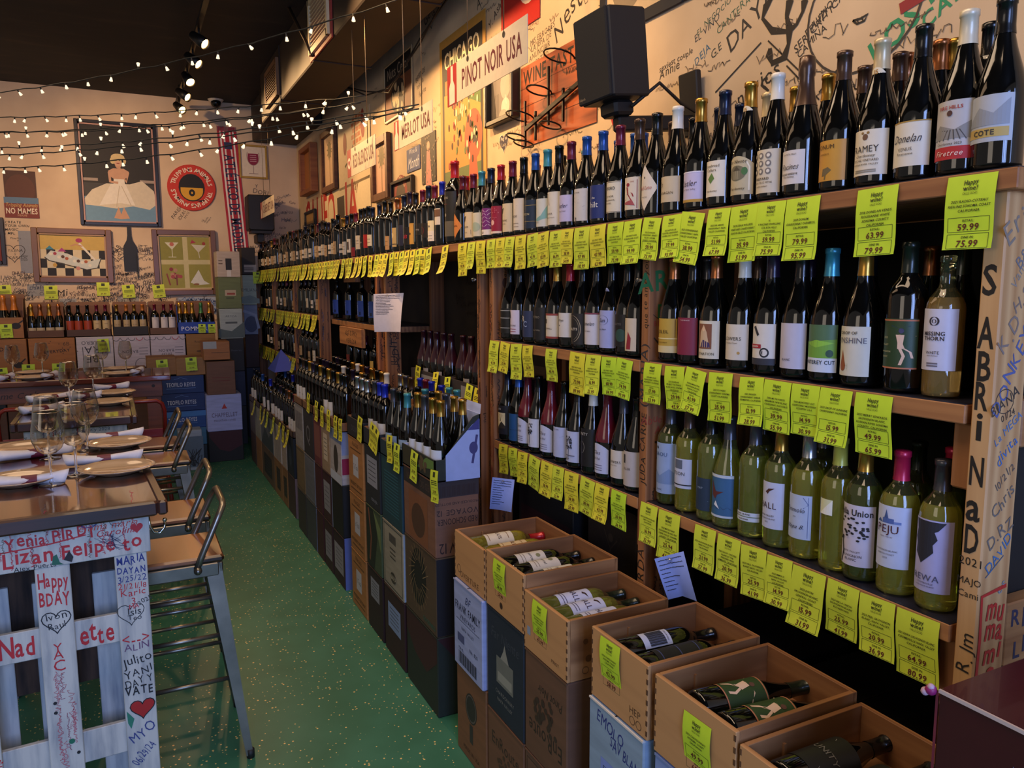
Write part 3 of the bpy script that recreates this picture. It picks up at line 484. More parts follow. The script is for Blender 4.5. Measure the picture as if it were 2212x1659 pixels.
# hanging section signs
def hang_sign(text, label, px0, px1, top, bot, motif):
    X = 1.36; y0, y1 = -gx(px0, top, X).y, -gx(px1, top, X).y; zt, zb = [(gx(px0, top, X).z + gx(px1, motif[0], X).z) / 2, (gx(px0, bot, X).z + gx(px1, motif[1], X).z) / 2]
    w, h = (y1 - y0) / 2, (zt - zb) / 2
    s = thing('hanging_sign', label, 'sign', (0, 0, 0), 0); M = B_R.to_4x4(); M.translation = (X, -(y0 + y1) / 2, (zt + zb) / 2); s.matrix_world = M
    mb = MB(); mb.box(-w, w, -h, h, -.003, 0, C('#cdbfa8', .5)); e = w * .28
    it = [('r', -w, -h, -w + e, h, '#9c1c1c'), ('t', text, (-w + e + w) / 2 + .01, .0, h * 1.35, '#5a1422', dict(bold=True, maxw=(2 * w - e) * .86))]
    if motif[2] == 'bottle': q = -w + e / 2; it.append(('p', [(q - .012, h * .95), (q + .012, h * .95), (q + .014, h * .2), (q + .032, -h * .1), (q + .032, -h * .95), (q - .032, -h * .95), (q - .032, -h * .1), (q - .014, h * .2)], '#d8cbb8'))
    else: it += [('c', -w + e / 2, 0, e * .4, '#e4d8c8'), ('p', heart(-w + e / 2, .0, e * .55), '#9c1c1c')]
    art(mb, FL(0), it)
    for a in (-.45, .45): art(mb, FL(.001), [('c', a * w + .02, h * .8, .012, '#2a2420')])
    mb.build('sign_board', s)
    mb = MB()
    for a in (-.45, .45): mb.tube([(a * w + .02, h * .8, 0), (a * w + .02, ZC - (zt + zb) / 2 - .02, 0)], .0022, C('#8a7a62', .4, .8), 5)
    mb.build('hanging_wire', s)
hang_sign('PINOT NOIR USA', 'hanging sign reading PINOT NOIR USA, nearest and largest', 966, 1139, 155, 240, (20, 127, 'bottle'))
hang_sign('MERLOT USA', 'hanging sign reading MERLOT USA', 851, 934, 273, 341, (205, 270, 'bottle'))
hang_sign('RED BLENDS USA', 'hanging sign reading RED BLENDS USA with a round motif', 750, 811, 334, 388, (280, 353, 'round'))
hang_sign('CABERNET USA', 'small hanging sign reading CABERNET USA, farthest one by the corner', 562, 592, 435, 469, (424, 464, 'bottle'))
# track lights
tr = thing('light_track', 'black ceiling light track running away down the room', 'light track', (.61, 5.2, 3.66))
mb = MB(); mb.box(-.018, .018, -4.2, 4.0, -.03, 0, C('#0e0c0b', .5)); mb.build('rail', tr)
mb = MB()
for y in (-3.5, 0, 3.6): mb.tube([(0, y, 0), (0, y, ZC - 3.66)], .008, C('#0e0c0b'))
mb.build('stem', tr)
def track_head(y, label, aim, watts, on=True, size=.043, spot=1.3, col=(1, .58, .25)):
    p = Vector((.61, y, 3.545)); s = thing('track_spotlight', label, 'spotlight', p)
    d = (Vector(aim) - p).normalized(); q = d.to_track_quat('-Z', 'Y').to_matrix().to_4x4()
    mb = MB(); mb.T = q; mb.lathe([(.02, .08), (size * .75, .075), (size, .0), (size * 1.02, -.07), (size * .93, -.07), (size * .93, -.045)], C('#12100e', .45), 18, cap=False); can = mb.build('lamp_can', s)
    mb = MB(); mb.tube([(0, 0, .085), (0, 0, .03)], .008, C('#12100e')); mb.build('yoke', s)
    mb = MB(); mb.T = q; mb.lathe([(.0001, -.05), (size * .9, -.05)], C('#ffc070', emit=14), 18, cap=False); mb.build('bulb_face', can)
    if watts:
        ld = bpy.data.lights.new('track_or_added_spot', 'SPOT'); ld.energy = watts; ld.color = col; ld.spot_size = spot; ld.spot_blend = .7; ld.shadow_soft_size = .035
        lo = bpy.data.objects.new('track_or_added_spot', ld); COL.objects.link(lo); lo.location = p + d * .085; lo.rotation_euler = d.to_track_quat('-Z', 'Y').to_euler()
HEADS = [(8.94, 'lit track spotlight, farthest of the row by back wall', (1.5, 7.2, 2.3), 50), (8.33, 'lit track spotlight, second from the back wall', (XW, 7.0, 2.4), 60), (7.71, 'lit track spotlight, third from the back wall', (1.2, 6.2, 2.2), 60),
         (7.08, 'lit track spotlight, fourth from the back wall', (XW, 5.9, 2.3), 80), (6.5, 'lit track spotlight, nearest one in view on the ceiling track', (XW, 5.2, 2.3), 90)]
for y, lb, aim, w in HEADS: track_head(y, lb, aim, w)
# heads on the part of the track above and behind the photographer: only their light shows
for y, aim, w in ((4.6, (XW, 4.4, 2.3), 150), (3.3, (XW, 3.4, 2.4), 120), (2.0, (XW, 2.1, 2.2), 22), (1.1, (XW, 1.0, 2.1), 9)):
    ld = bpy.data.lights.new('track_or_added_spot', 'SPOT'); ld.energy = w; ld.color = (1, .58, .25); ld.spot_size = 1.35; ld.spot_blend = .7; ld.shadow_soft_size = .04
    lo = bpy.data.objects.new('track_or_added_spot', ld); COL.objects.link(lo); lo.location = (.61, y, 3.5); lo.rotation_euler = (Vector(aim) - Vector((.61, y, 3.5))).to_track_quat('-Z', 'Y').to_euler()
for p, aim, w in (((-1.5, 6.6, 3.5), (-.3, YB, 2.4), 120), ((-1.1, 7.0, 3.5), (.7, YB, 2.4), 110), ((-1.9, 6.9, 3.5), (-1.2, YB, 1.6), 60)):  # added spots that brighten the back wall
    ld = bpy.data.lights.new('track_or_added_spot', 'SPOT'); ld.energy = w; ld.color = (1, .62, .32); ld.spot_size = 1.2; ld.spot_blend = .8; ld.shadow_soft_size = .04
    lo = bpy.data.objects.new('track_or_added_spot', ld); COL.objects.link(lo); lo.location = p; lo.rotation_euler = (Vector(aim) - Vector(p)).to_track_quat('-Z', 'Y').to_euler()
# string lights
def string(label, a, bq, sag, nb, seed):
    q = random.Random(seed); a = Vector(a); bq = Vector(bq)
    s = thing('string_light', label, 'string light', a); mb = MB(); P = lambda t: (bq - a) * t + Vector((0, 0, -sag * 4 * t * (1 - t)))
    mb.tube([P(i / 40) + Vector((0, 0, .004 * math.sin(i * 2.1))) for i in range(41)], .0035, C('#101210', .6), 5); mb.build('wire', s)
    proto = None
    for i in range(nb):
        if proto is None:
            mb = MB(); mb.lathe([(.004, .0), (.005, -.016)], C('#161816', .5), 8); mb.lathe([(.004, -.014), (.0095, -.036), (.001, -.038)], C('#ffecc8', .3, emit=1.0), 8, cap=False); ob = mb.build('bulb', s); proto = ob.data
        else: ob = share('bulb', proto, s)
        ob.location = P((i + .5 + q.uniform(-.2, .2)) / nb); ob.rotation_euler = (q.uniform(-.5, .5), q.uniform(-.6, .6), 0)
        if q.random() < .15: ob.rotation_euler = (PI + q.uniform(-.5, .5), 0, 0)
eA, eB = gx(790, 207, 1.28), gx(905, 227, 1.28)
string('high sagging string of small white bulbs crossing below the ceiling', gx(-300, 215, -1.6), gx(872, -4, 1.2), .12, 22, 1)
for k, (py, e, sg, lb, nb) in enumerate(((243, eA, .05, 'topmost string of white bulbs in the low cluster across the room', 26), (262, eA + Vector((0, 0, -.03)), .10, 'second string from the top in the low cluster of lights', 24), (278, eA + Vector((0, .1, -.02)), .06, 'third string from the top in the low cluster of lights', 24),
                                         (308, eB, .08, 'fourth string from the top in the low cluster, passing the portrait', 24), (333, eB + Vector((0, 0, -.02)), .06, 'fifth string from the top in the low cluster of lights', 26), (347, eB + Vector((0, .08, 0)), .12, 'lowest string of white bulbs in the cluster across the room', 24))):
    string(lb, gx(-260, py + 8, -1.55), e, sg, nb, 10 + k)
# ------------------------------------------------------------------ bottles
DARK = noise2('dark_bottle_glass', '#060605', '#0d0c0a', nscale=8, rough=.07, coat=.4)
GRN = glassy('pale_green_bottle_glass', '#d2da6c', .88, .02); YEL = glassy('yellow_wine_bottle_glass', '#e8e25c', .86, .02); AMB = glassy('amber_wine_bottle_glass', '#e6c070', .85, .02); DGR = glassy('dark_green_bottle_glass', '#8a9440', .85, .02)
PROF = {'B': [(.001, .008), (.03, .004), (.0395, .006), (.041, .014), (.041, .125), (.0395, .145), (.035, .165), (.0275, .19), (.021, .212), (.0165, .232), (.0148, .25), (.0142, .285), (.0158, .286), (.0158, .296), (.012, .298)],
        'D': [(.001, .012), (.028, .004), (.036, .005), (.0378, .013), (.0382, .1), (.0386, .185), (.037, .2), (.0315, .214), (.0225, .226), (.0165, .236), (.0148, .248), (.0142, .288), (.0158, .289), (.0158, .3), (.012, .302)],
        'S': [(.001, .008), (.03, .004), (.0415, .006), (.0435, .016), (.0435, .12), (.042, .142), (.037, .165), (.029, .192), (.022, .216), (.0175, .24), (.0155, .268), (.0175, .274), (.0178, .29), (.0165, .31), (.012, .314)]}
def nearest_r(shape, z):
    p = PROF[shape]
    for (r0, z0), (r1, z1) in zip(p[3:], p[4:]):
        if z <= z1: return r0 + (r1 - r0) * max(0, (z - z0)) / max(1e-6, z1 - z0)
    return p[-1][0]
CLR = glassy('empty_green_neck_glass', '#a8ac78', .95, .02)
_BM = {}
def body_mesh(shape, mat):
    k = (shape, mat.name)
    if k not in _BM:
        mb = MB(); P_ = PROF[shape]
        if mat in (GRN, YEL, AMB, DGR):      # wine up to the shoulder, empty glass above it
            cut = next(i for i, (r, z) in enumerate(P_) if z > .2); mb.lathe(P_[:cut + 1], mat, 24, cap=False); mb.lathe(P_[cut:], CLR, 24, cap=False)
        else: mb.lathe(P_, mat, 24)
        o = mb.build('glass_body'); _BM[k] = o.data; bpy.data.objects.remove(o)
    return _BM[k]
CAPS = dict(gold=('#b98a36', .28, .9), pale=('#d8ccae', .4, .2), white=('#ddd6c4', .35, 0), black=('#0d0c0d', .25, .3), navy=('#141c34', .3, .4), blue=('#1f4c92', .3, .4), royal=('#1c2ca8', .3, .3), teal=('#3f8c93', .35, .3), sky=('#3f9ab4', .3, .5), maroon=('#6e1830', .3, .4), red=('#b01a26', .3, .3), pink=('#c21f48', .35, .3),
            copper=('#a8663a', .28, .9), brown=('#4a3426', .3, .5), silver=('#b4b4b4', .25, .9), green=('#3d7c4a', .3, .5), dgreen=('#1b241a', .3, .3), lime=('#b9b54a', .4, .2), orange=('#c0722a', .35, .3), steel=('#4c4a4e', .3, .6), plum=('#2a1c30', .3, .3), cream=('#cdb98e', .35, .3), wax=('#5c1420', .12, 0), shaded_wax=('#30101a', .2, 0))  # last entry: wax darkened, the deep bay's shade put into its colour
_CM = {}
def cap_mesh(shape, cap, z0=None):
    k = (shape, cap, z0)
    if k not in _CM:
        h, r, me = CAPS[cap]; top = PROF[shape][-1][1]; zb = z0 if z0 is not None else top - (.062 if shape != 'S' else .11); mt = C(h, r, me, .3)
        zs = sorted({zb} | {z for _, z in PROF[shape] if zb < z}); e = .0009
        mb = MB(); mb.lathe([(nearest_r(shape, z) + e, z) for z in zs] + [(.0005, top + e)], mt, 18)
        if z0 is None and shape != 'S': mb.lathe([(nearest_r(shape, zb + .004) + .0013, zb), (nearest_r(shape, zb + .006) + .0013, zb + .0035)], mt, 18, cap=False)
        o = mb.build('capsule'); _CM[k] = o.data; bpy.data.objects.remove(o)
    return _CM[k]
def label_mesh(shape, L, name='label'):
    r = nearest_r(shape, (L['z0'] + L['z1']) / 2) + .0007; w = L['w']; z0, z1 = L['z0'], L['z1']; mb = MB(); mp = cyl(r); N = 14
    pm = C(L['paper'], .5)
    if L.get('shape') == 'diamond': mb.add([mp(-w / 2 + w * i / N, z0 + (z1 - z0) * (.5 + s * .5 * (1 - .92 * abs(2 * i / N - 1)))) for s in (-1, 1) for i in range(N + 1)], [(i, i + 1, N + 2 + i, N + 1 + i) for i in range(N)], pm, True)
    elif L.get('shape') == 'arch': mb.add([mp(-w / 2 + w * i / N, z0) for i in range(N + 1)] + [mp(-w / 2 + w * i / N, z1 - .02 * (2 * i / N - 1) ** 2) for i in range(N + 1)], [(i, i + 1, N + 2 + i, N + 1 + i) for i in range(N)], pm, True)
    else: mb.add([mp(-w / 2 + w * i / N, z) for z in (z0, z1) for i in range(N + 1)], [(i, i + 1, N + 2 + i, N + 1 + i) for i in range(N)], pm, True)
    art(mb, lambda x, y, d=0: mp(x, z0 + y * (z1 - z0), d), L['items'], True)
    o = mb.build(name); me = o.data; bpy.data.objects.remove(o); return me
def LB(paper, lines=(), z0=.03, z1=.112, w=.092, extra=(), shape=None, fill=True):
    """lines = (text, y fraction, height m, colour[, opts]); extra art has y as fraction of label height"""
    it = list(extra)
    for t in lines:
        o = dict(t[4]) if len(t) > 4 else {}
        o.setdefault('maxw', w * .62); x = o.pop('x', 0); it.append(('t', t[0], x, t[1], t[2], t[3], o))
    return dict(paper=paper, items=it, z0=z0, z1=z1, w=w, shape=shape)
# text on labels is laid out in metres across but fractions up: give text its own isotropic mapper
def label_mesh2(shape, L):
    H = L['z1'] - L['z0']; r = nearest_r(shape, (L['z0'] + L['z1']) / 2) + .0007
    Lg = dict(L); Lg['items'] = [i for i in L['items'] if i[0] != 't']; me0 = None
    mb = MB(); me = label_mesh(shape, Lg)
    txt = [i for i in L['items'] if i[0] == 't']
    if not txt: return me
    for v in me.vertices: mb.v.append(tuple(v.co))
    for p in me.polygons: mb.f.append(list(p.vertices)); mb.m.append(p.material_index); mb.sm.append(p.use_smooth)
    mb.mats = list(me.materials); mp = cyl(r)
    for i in txt: put_text(mb, mp, i[1], i[2], L['z0'] + i[3] * H, i[4], C(i[5], .5), d=.0012, **i[6])
    o = mb.build('label'); m2 = o.data; bpy.data.objects.remove(o); return m2
_LM = {}
BOT = {}
def bottle(label, loc, shape='B', cap='black', L=None, glass=None, rz=0.0, scale=1.0, group=None, waxz=None, neck=None, name='wine_bottle', rot=None, cat='bottle'):
    o = thing(name, label, cat, loc, rz, group); o.scale = (scale,) * 3
    if rot is not None: o.rotation_euler = rot
    share('glass_body', body_mesh(shape, glass or DARK), o)
    if cap: share('capsule', cap_mesh(shape, cap, waxz), o)
    if L:
        k = (shape, id(L))
        if k not in _LM: _LM[k] = (label_mesh2(shape, L), L)
        share('label', _LM[k][0], o)
    if neck:
        k = (shape, id(neck))
        if k not in _LM: _LM[k] = (label_mesh2(shape, neck), neck)
        share('neck_label', _LM[k][0], o)
    return o
rects = lambda x0, x1, ys, c, t=.012: [('r', x0, y, x1, y + t, c) for y in ys]
vine = lambda c, n=26, cy=.62: [('s', [(0, .1), (.002, .4), (-.004, .6)], .003, c)] + [('c', rnd.uniform(-.018, .018), cy + rnd.uniform(-.2, .2), .0025, c, .03) for _ in range(n)]
tiny = lambda c, ys=(.12, .2), w=.024: [('r', -w, y, w, y + .025, c) for y in ys]
NL = LB('#dfd2b4', [('15', .5, .012, '#a8762a', dict(bold=True))], .222, .24, .05, shape='arch')
TOP = [  # px, shape, capsule, label, glass, description of the label
 (2157, 'B', 'black', LB('#a9adb4', [('COTE', .2, .013, '#2b2a2e', dict(bold=True))], .05, .13, extra=[('r', -.04, .1, .04, .3, '#b79a54'), ('p', [(-.04, .35), (-.01, .75), (.015, .6), (.04, .9), (.04, .35)], '#8a8f98')]), 'grey landscape label with gold band'),
 (2078, 'B', 'pale', LB('#b5b0ae', [('FIRE HILLS', .88, .009, '#a03030', dict(bold=True)), ('Firetree', .11, .014, '#e8c8b8', dict(shear=.3)), ('Chardonnay 2023', .27, .006, '#2a2624')], .03, .135, extra=[('r', -.046, 0, .046, .22, '#b02026'), ('p', [(-.045, .35), (-.02, .6), (.01, .5), (.045, .68), (.045, .35)], '#85827f')] + [('s', [(-.03 + i * .01, .33), (-.012 + i * .005, .5)], .002, '#4a4644') for i in range(7)] + [('c', 0, .78, .005, '#4a2a24', .05)]), 'grey vineyard label over a red band'),
 (1983, 'B', 'black', LB('#d5ccba', [('Donelan', .62, .022, '#2a2430', dict(shear=.35)), ('VENUS', .38, .009, '#5a5450', {}), ('Roussanne', .28, .007, '#5a5450', {})], .03, .115, extra=[('r', -.046, .97, .046, 1, '#a8843c')]), 'plain cream label in flowing script'),
 (1895, 'B', 'cream', LB('#d6cbb6', [('RAMEY', .58, .019, '#2a2426', dict(bold=False)), ('Chardonnay', .43, .008, '#2a2426', dict(shear=.3)), ('RITCHIE VINEYARD', .33, .007, '#2a2426', {}), ('RUSSIAN RIVER VALLEY', .24, .005, '#2a2426', {})], .025, .115, extra=[('c', 0, .84, .006, '#6a4a34', .07), ('c', -.006, .93, .003, '#8a6a3a', .03), ('c', .006, .93, .003, '#8a6a3a', .03)] + tiny('#8a8070', (.06, .1))), 'cream label and a gold neck label'),
 (1815, 'B', 'brown', LB('#c08a32', [('DONUM', .84, .013, '#2a1c10', dict(x=-.008)), ('CARNEROS', .66, .005, '#4a3014', dict(x=-.008))], .025, .11, .08, extra=[('p', [(-.012, .12), (-.002, .14), (.012, .26), (.004, .34), (-.01, .3)], '#6a5a3a'), ('s', [(-.004, .04), (-.002, .16)], .003, '#6a5a3a')]), 'plain orange label with a small creature'),
 (1735, 'S', 'brown', LB('#cfc8c4', [('Racines', .52, .018, '#22202a', dict(shear=.4)), ('STA. RITA HILLS', .88, .005, '#2a2830', {}), ('GRAND RESERVE', .3, .006, '#2a2830', dict(bold=True)), ('Chardonnay', .22, .006, '#2a2830', {})], .03, .105, .075), 'pale label with slanting black script'),
 (1674, 'B', 'white', LB('#cbbfa8', [('VINEYARD', .33, .008, '#2a2624', dict(bold=True)), ('SANTA CRUZ MTNS', .24, .006, '#2a2624', {}), ('CHARDONNAY', .15, .005, '#2a2624', {})], .02, .12, extra=[('c', x, y, .0075, c, .075) for y in (.5, .68, .86) for x in (-.022, -.002, .018) for c in ('#77706a',)] + [('c', x, y, .004, '#d8cebb', .04) for y in (.5, .68, .86) for x in (-.022, -.002, .018)]), 'grey label printed with nine rosettes'),
 (1617, 'B', 'gold', LB('#b8ab8a', [('Far Niente', .86, .012, '#2a2018', dict(shear=.1)), ('Chardonnay', .16, .009, '#2a2018', dict(shear=.2))], .025, .118, .088, shape='arch', extra=[('c', 0, .56, .026, '#6c6650', .2), ('r', -.01, .4, .01, .62, '#8c846c'), ('p', [(-.012, .62), (0, .74), (.012, .62)], '#4a4436'), ('c', .022, .6, .008, '#3f6a3a', .1), ('s', [(.034, .1), (.034, .7), (.026, .85)], .004, '#ded4bc'), ('s', [(-.02, .26), (.02, .26)], .003, '#4a4436')]), 'arched green and stone chateau label, gold capsule'),
 (1562, 'B', 'navy', LB('#d8d0be', [('Stonebread', .86, .010, '#2a2624', {}), ('Cellars', .74, .010, '#2a2624', {}), ('Chardonnay', .16, .007, '#2a2624', {})], .03, .12, .075, extra=[('p', [(-.002, .36), (-.012, .5), (.002, .66), (.01, .5)], '#5a7a3a')]), 'white label with a small green plant'),
 (1511, 'B', 'gold', LB('#bcb4d0', [('Kistler', .62, .022, '#3a3040', dict(shear=.3)), ('Russian River Valley', .42, .006, '#5a5060', {})], .025, .105, extra=[('r', -.046, .0, .046, .09, '#b08a3c'), ('r', -.046, .96, .046, 1, '#d8d4e0')]), 'lilac white label with gold lower edge'),
 (1461, 'B', 'white', LB('#c2b192', [('FLANAGAN', .36, .010, '#3a3026', {}), ('fs', .7, .02, '#5a4a38', dict(shear=.5, x=-.018))], .035, .105), 'tan label with plain capital lettering'),
 (1417, 'B', 'black', LB('#d2c6b4', [('Paul Lato', .5, .015, '#a02a34', dict(shear=.35)), ('Pinot Noir', .3, .005, '#3a302a', {})], .02, .15, .08, shape='diamond', extra=[('c', 0, .72, .002, '#2a2624', .025)]), 'white diamond label with red script'),
 (1380, 'B', 'brown', LB('#cfc2ae', [('2018', .86, .006, '#8a3038', dict(x=.02))], .03, .125, extra=[('s', [(-.036, .04), (.036, .04), (.036, .92), (-.036, .92), (-.036, .04)], .002, '#8a3038'), ('s', [(-.012, .3), (.004, .5), (.0, .7)], .006, '#8a2430'), ('c', .004, .77, .007, '#8a2430', .06), ('s', [(.0, .62), (.02, .5), (.024, .4)], .004, '#8a2430'), ('s', [(.004, .48), (.02, .25)], .005, '#8a2430'), ('p', [(-.03, .2), (.03, .12), (.02, .3)], '#a04a50')]), 'cream label with a red running figure'),
 (1339, 'B', 'maroon', LB('#d0c6ae', [('SANFORD', .78, .013, '#2a2624', dict(bold=True)), ('PINOT NOIR', .52, .008, '#2a2624', {}), ('LA RINCONADA', .4, .007, '#2a2624', {}), ('VINEYARD', .3, .006, '#2a2624', {})], .03, .125, extra=[('r', -.046, .965, .046, .98, '#6a5a44'), ('r', -.046, .02, .046, .035, '#6a5a44')]), 'cream label with black capitals, maroon capsule'),
 (1302, 'B', 'blue', LB('#182a66', [('the', .62, .01, '#d8d4cc', dict(x=.006)), ('hilt', .42, .026, '#d8d4cc', dict(x=.008))], .02, .125), 'deep blue label with white lower case letters'),
 (1267, 'B', 'blue', LB('#c4bdb6', [('PINOT NOIR', .88, .006, '#3a3836', {}), ('lt', .08, .02, '#2a2a2e', {})], .02, .125, extra=[scrib(-.03, y, .06, .12, '#5a5652', .0016) for y in (.3, .45, .6, .72)]), 'white label sketched like a map'),
 (1234, 'B', 'maroon', LB('#b8b0d0', [('Kistler', .6, .02, '#3a3040', dict(shear=.3)), ('Sonoma Coast', .4, .007, '#5a5060', {})], .025, .115), 'lilac white script label, maroon capsule'),
 (1208, 'B', 'black', LB('#d0c8b8', [('SOLEUR', .34, .009, '#4a3a34', {}), ('WILLAMETTE VALLEY', .22, .005, '#4a3a34', {})], .02, .135, extra=[('s', [(-.03, .5), (-.01, .95), (.0, .6), (-.02, .55)], .003, '#6a4a40')]), 'tall white label with a looping line'),
 (1183, 'B', 'teal', LB('#c6c6bc', [('VALLEY', .16, .006, '#2a3a3a', {})], .02, .12, extra=[('p', [(-.046, .4), (-.01, .28), (.02, .4), (.046, .75), (.046, .3), (0, .2), (-.046, .3)], '#7ba8a4'), ('r', -.034, .52, -.016, .75, '#22282a')]), 'white label with teal wave, teal capsule'),
 (1157, 'B', 'blue', LB('#14283e', [('ORSON', .5, .011, '#c0b48c', {})], .02, .125, extra=rects(-.046, .046, (.24, .8), '#a8904e')), 'dark blue banded label, bright blue capsule'),
 (1132, 'B', 'black', LB('#cec2b0', [('OCHI', .44, .013, '#2a2220', {})], .02, .14, extra=[scrib(-.03, .78, .04, .25, '#2a2220', .004)] + tiny('#9a8a78', (.1, .2))), 'white label with black brush characters'),
 (1108, 'B', 'maroon', LB('#cbb998', [('deSERENE', .4, .010, '#2a221c', {}), ('EVENSTAD', .28, .006, '#2a221c', {})], .02, .13, extra=[('p', [(-.02, .6), (-.005, .66), (.004, .86), (-.018, .8)], '#3a2e26')]), 'cream label with a small black figure, maroon capsule'),
 (1083, 'B', 'red', LB('#8c1234', [], .02, .13, extra=[('c', 0, .4, .012, '#d8a8a0', .1)] + [('c', rnd.uniform(-.035, .035), rnd.uniform(.5, .95), .002, '#c06a78', .02) for _ in range(22)] + [('r', -.046, 0, .046, .08, '#d8c0b0')]), 'crimson dotted label and red capsule'),
 (1062, 'B', 'navy', LB('#6a1e6a', [('SO', .09, .013, '#3a1a3a', {})], .02, .13, extra=[('s', [(x, y + .05 * math.sin(x * 160 + y * 9)) for x in [-.045 + i * .006 for i in range(16)]], .0028, '#d8c0d4') for y in (.35, .5, .64, .78, .9)] + [('r', -.046, 0, .046, .2, '#d8ccc4')]), 'purple and white marbled label'),
 (1042, 'B', 'teal', LB('#c2bda8', [], .02, .12, extra=[('c', .012, .4, .03, '#9aa894', .2), ('r', -.03, .5, -.02, .7, '#2a2a28')]), 'pale label with grey green curve, teal capsule'),
 (1024, 'B', 'maroon', LB('#c8b594', [('SERENE', .42, .010, '#2a221c', {}), ('YAMHILL', .2, .006, '#2a221c', {})], .02, .13, extra=[('p', [(-.02, .6), (-.005, .66), (.004, .86), (-.018, .8)], '#3a2e26'), ('s', [(-.03, .12), (.03, .12), (.03, .3), (-.03, .3), (-.03, .12)], .0015, '#3a2e26')]), 'cream label with boxed small print, maroon capsule'),
 (1008, 'B', 'red', LB('#cdbb9b', [('SERENE', .42, .010, '#2a221c', {})], .02, .13, extra=[('c', -.01, .8, .006, '#3a2e26', .06)]), 'cream label with black dot, red capsule')]
ZT, Z2, Z3 = 1.88, 1.466, 1.044
for k, (px, shp, cap, L, desc) in enumerate(TOP):
    y = yat(px, 1.405, ZT + .08); w = y
    bottle('bottle with %s, %s along top shelf' % (desc, nth(k + 1)), (1.405, y, ZT), shp, cap, L, None, rnd.uniform(-.08, .1), neck=NL if px in (1895, 1617) else None)
# magnum, then the Bordeaux bottles running away to the back
MAG = LB('#1b1a18', [('DAOU', .86, .012, '#a8a090', {}), ('PATRIMONY', .72, .005, '#8a3030', {})], .03, .19, .1, extra=[('r', -.05, .0, .05, .34, '#5a5448'), ('c', 0, .48, .006, '#8a8478', .04)])
bottle('large magnum bottle with red capsule and black label standing above its neighbours on top shelf', (1.41, yat(984, 1.41, 1.98), ZT), 'D', 'red', MAG, None, 0, 1.28)
bottle('dark wine bottle with orange diamond label beside the magnum on top shelf', (1.385, yat(1001, 1.385, 1.95), ZT), 'B', 'wax', LB('#c87a3a', [('USHMA', .5, .012, '#5a2a14', {})], .02, .13, .08, shape='diamond'), None, 0)
B_ = lambda paper, z0=.03, z1=.12, ex=(), w=.07: LB(paper, [], z0, z1, w, extra=list(ex))
MID = [(957, 'royal', B_('#cbbfae', .1, .175, [('r', -.035, .5, .035, .95, '#6a4a34')]), 'small photo label, royal blue capsule'), (941, 'maroon', LB('#d4c69e', [('KFR', .72, .013, '#2a2a3a', dict(bold=True))], .03, .13, .07, extra=[('r', -.035, .0, .035, .5, '#d8ccbc')] + tiny('#6a6a6a', (.1, .25))), 'yellow and white lettered label'),
       (928, 'navy', B_('#171314', .05, .12, [('s', ringpts(0, .5, .012, .25), .002, '#7a2030')]), 'black label with red ring'), (915, 'maroon', LB('#141214', [('thorp', .5, .016, '#a8a4a0', {})], .07, .13, .07), 'black label with pale lettering'), (900, 'black', B_('#c08e3e', .03, .14, [('c', 0, .5, .008, '#2a2018', .06), ('s', [(-.03, .06), (.03, .06), (.03, .94), (-.03, .94), (-.03, .06)], .002, '#5a4420')], .062), 'golden yellow label'),
       (888, 'plum', LB('#120f10', [('Luis', .5, .036, '#a82034', dict(bold=True, shear=.2))], .03, .12, .075), 'black label with large red script'), (876, 'navy', B_('#23233a', .03, .14), 'dark indigo label'), (862, 'copper', B_('#b99a62', .03, .135, [('c', 0, .6, .015, '#d8c08a', .15), ('r', -.035, .12, .035, .16, '#2a2018')]), 'large gold label, copper capsule'), (846, 'black', B_('#b58a5a', .02, .1, tiny('#6a4a2a', (.3, .6))), 'tan label'),
       (834, 'black', None, 'no visible label'), (822, 'navy', None, 'no visible label'), (807, 'navy', B_('#cfc0a0', .06, .13, tiny('#3a3028', (.3, .6))), 'cream square label'), (799, 'black', B_('#a81c1c', .05, .13), 'plain red label'), (791, 'black', LB('#141214', [('thorp', .5, .014, '#a8a4a0', {})], .06, .12, .07), 'black label printed in grey'), (782, 'black', B_('#c8b8a0', .05, .135, tiny('#5a4a3a', (.4, .6))), 'pale label low on glass'), (771, 'maroon', B_('#7a1420', .01, .07), 'dark red label, maroon capsule'),
       (762, 'black', B_('#d0c4b0', .04, .13, [('r', -.03, .1, -.01, .9, '#2a2020'), ('r', .0, .2, .02, .8, '#3a2a2a')]), 'black and white striped label'), (752, 'navy', B_('#cdc0ac', .03, .12, tiny('#5a4a3a', (.4, .6))), 'white narrow label')]
for k, (px, cap, L, desc) in enumerate(MID):
    bottle('bottle with %s, %s past the magnum on top shelf' % (desc, nth(k + 1)), (1.405, yat(px, 1.405, ZT + .08), ZT), 'D', cap, L, None, rnd.uniform(-.05, .12), rnd.uniform(.97, 1.04))
PALE = [B_('#c9b698', .05, .13, tiny('#6a543c', (.4, .6))), B_('#d2c3ac', .03, .12, tiny('#4a3a30', (.2, .5))), B_('#b99468', .04, .125, tiny('#5a3c20', (.4, .7))), None, B_('#a88a66', .02, .1, [('r', -.03, .2, .03, .4, '#5a4630')]), B_('#d8c8b4', .05, .115, [('r', -.03, .3, .03, .5, '#3a3a30')]), None, B_('#1c1a20', .03, .12)]
fcap = ['black', 'navy', 'black', 'maroon', 'black', 'plum', 'navy', 'gold', 'black', 'brown']
y = yat(740, 1.405, 1.96); k = 0
while y < 9.25:
    k += 1; L = PALE[(k * 5 + k // 3) % 8]
    bottle('dark bottle, %s capsule, far top shelf, %s from back wall' % (fcap[(k * 7) % 10], nth(40 - k)), (1.4 + rnd.uniform(-.01, .02), y, ZT), 'D' if k % 4 else 'B', fcap[(k * 7) % 10], L, None, rnd.uniform(-.1, .2), rnd.uniform(.96, 1.08)); y += .098
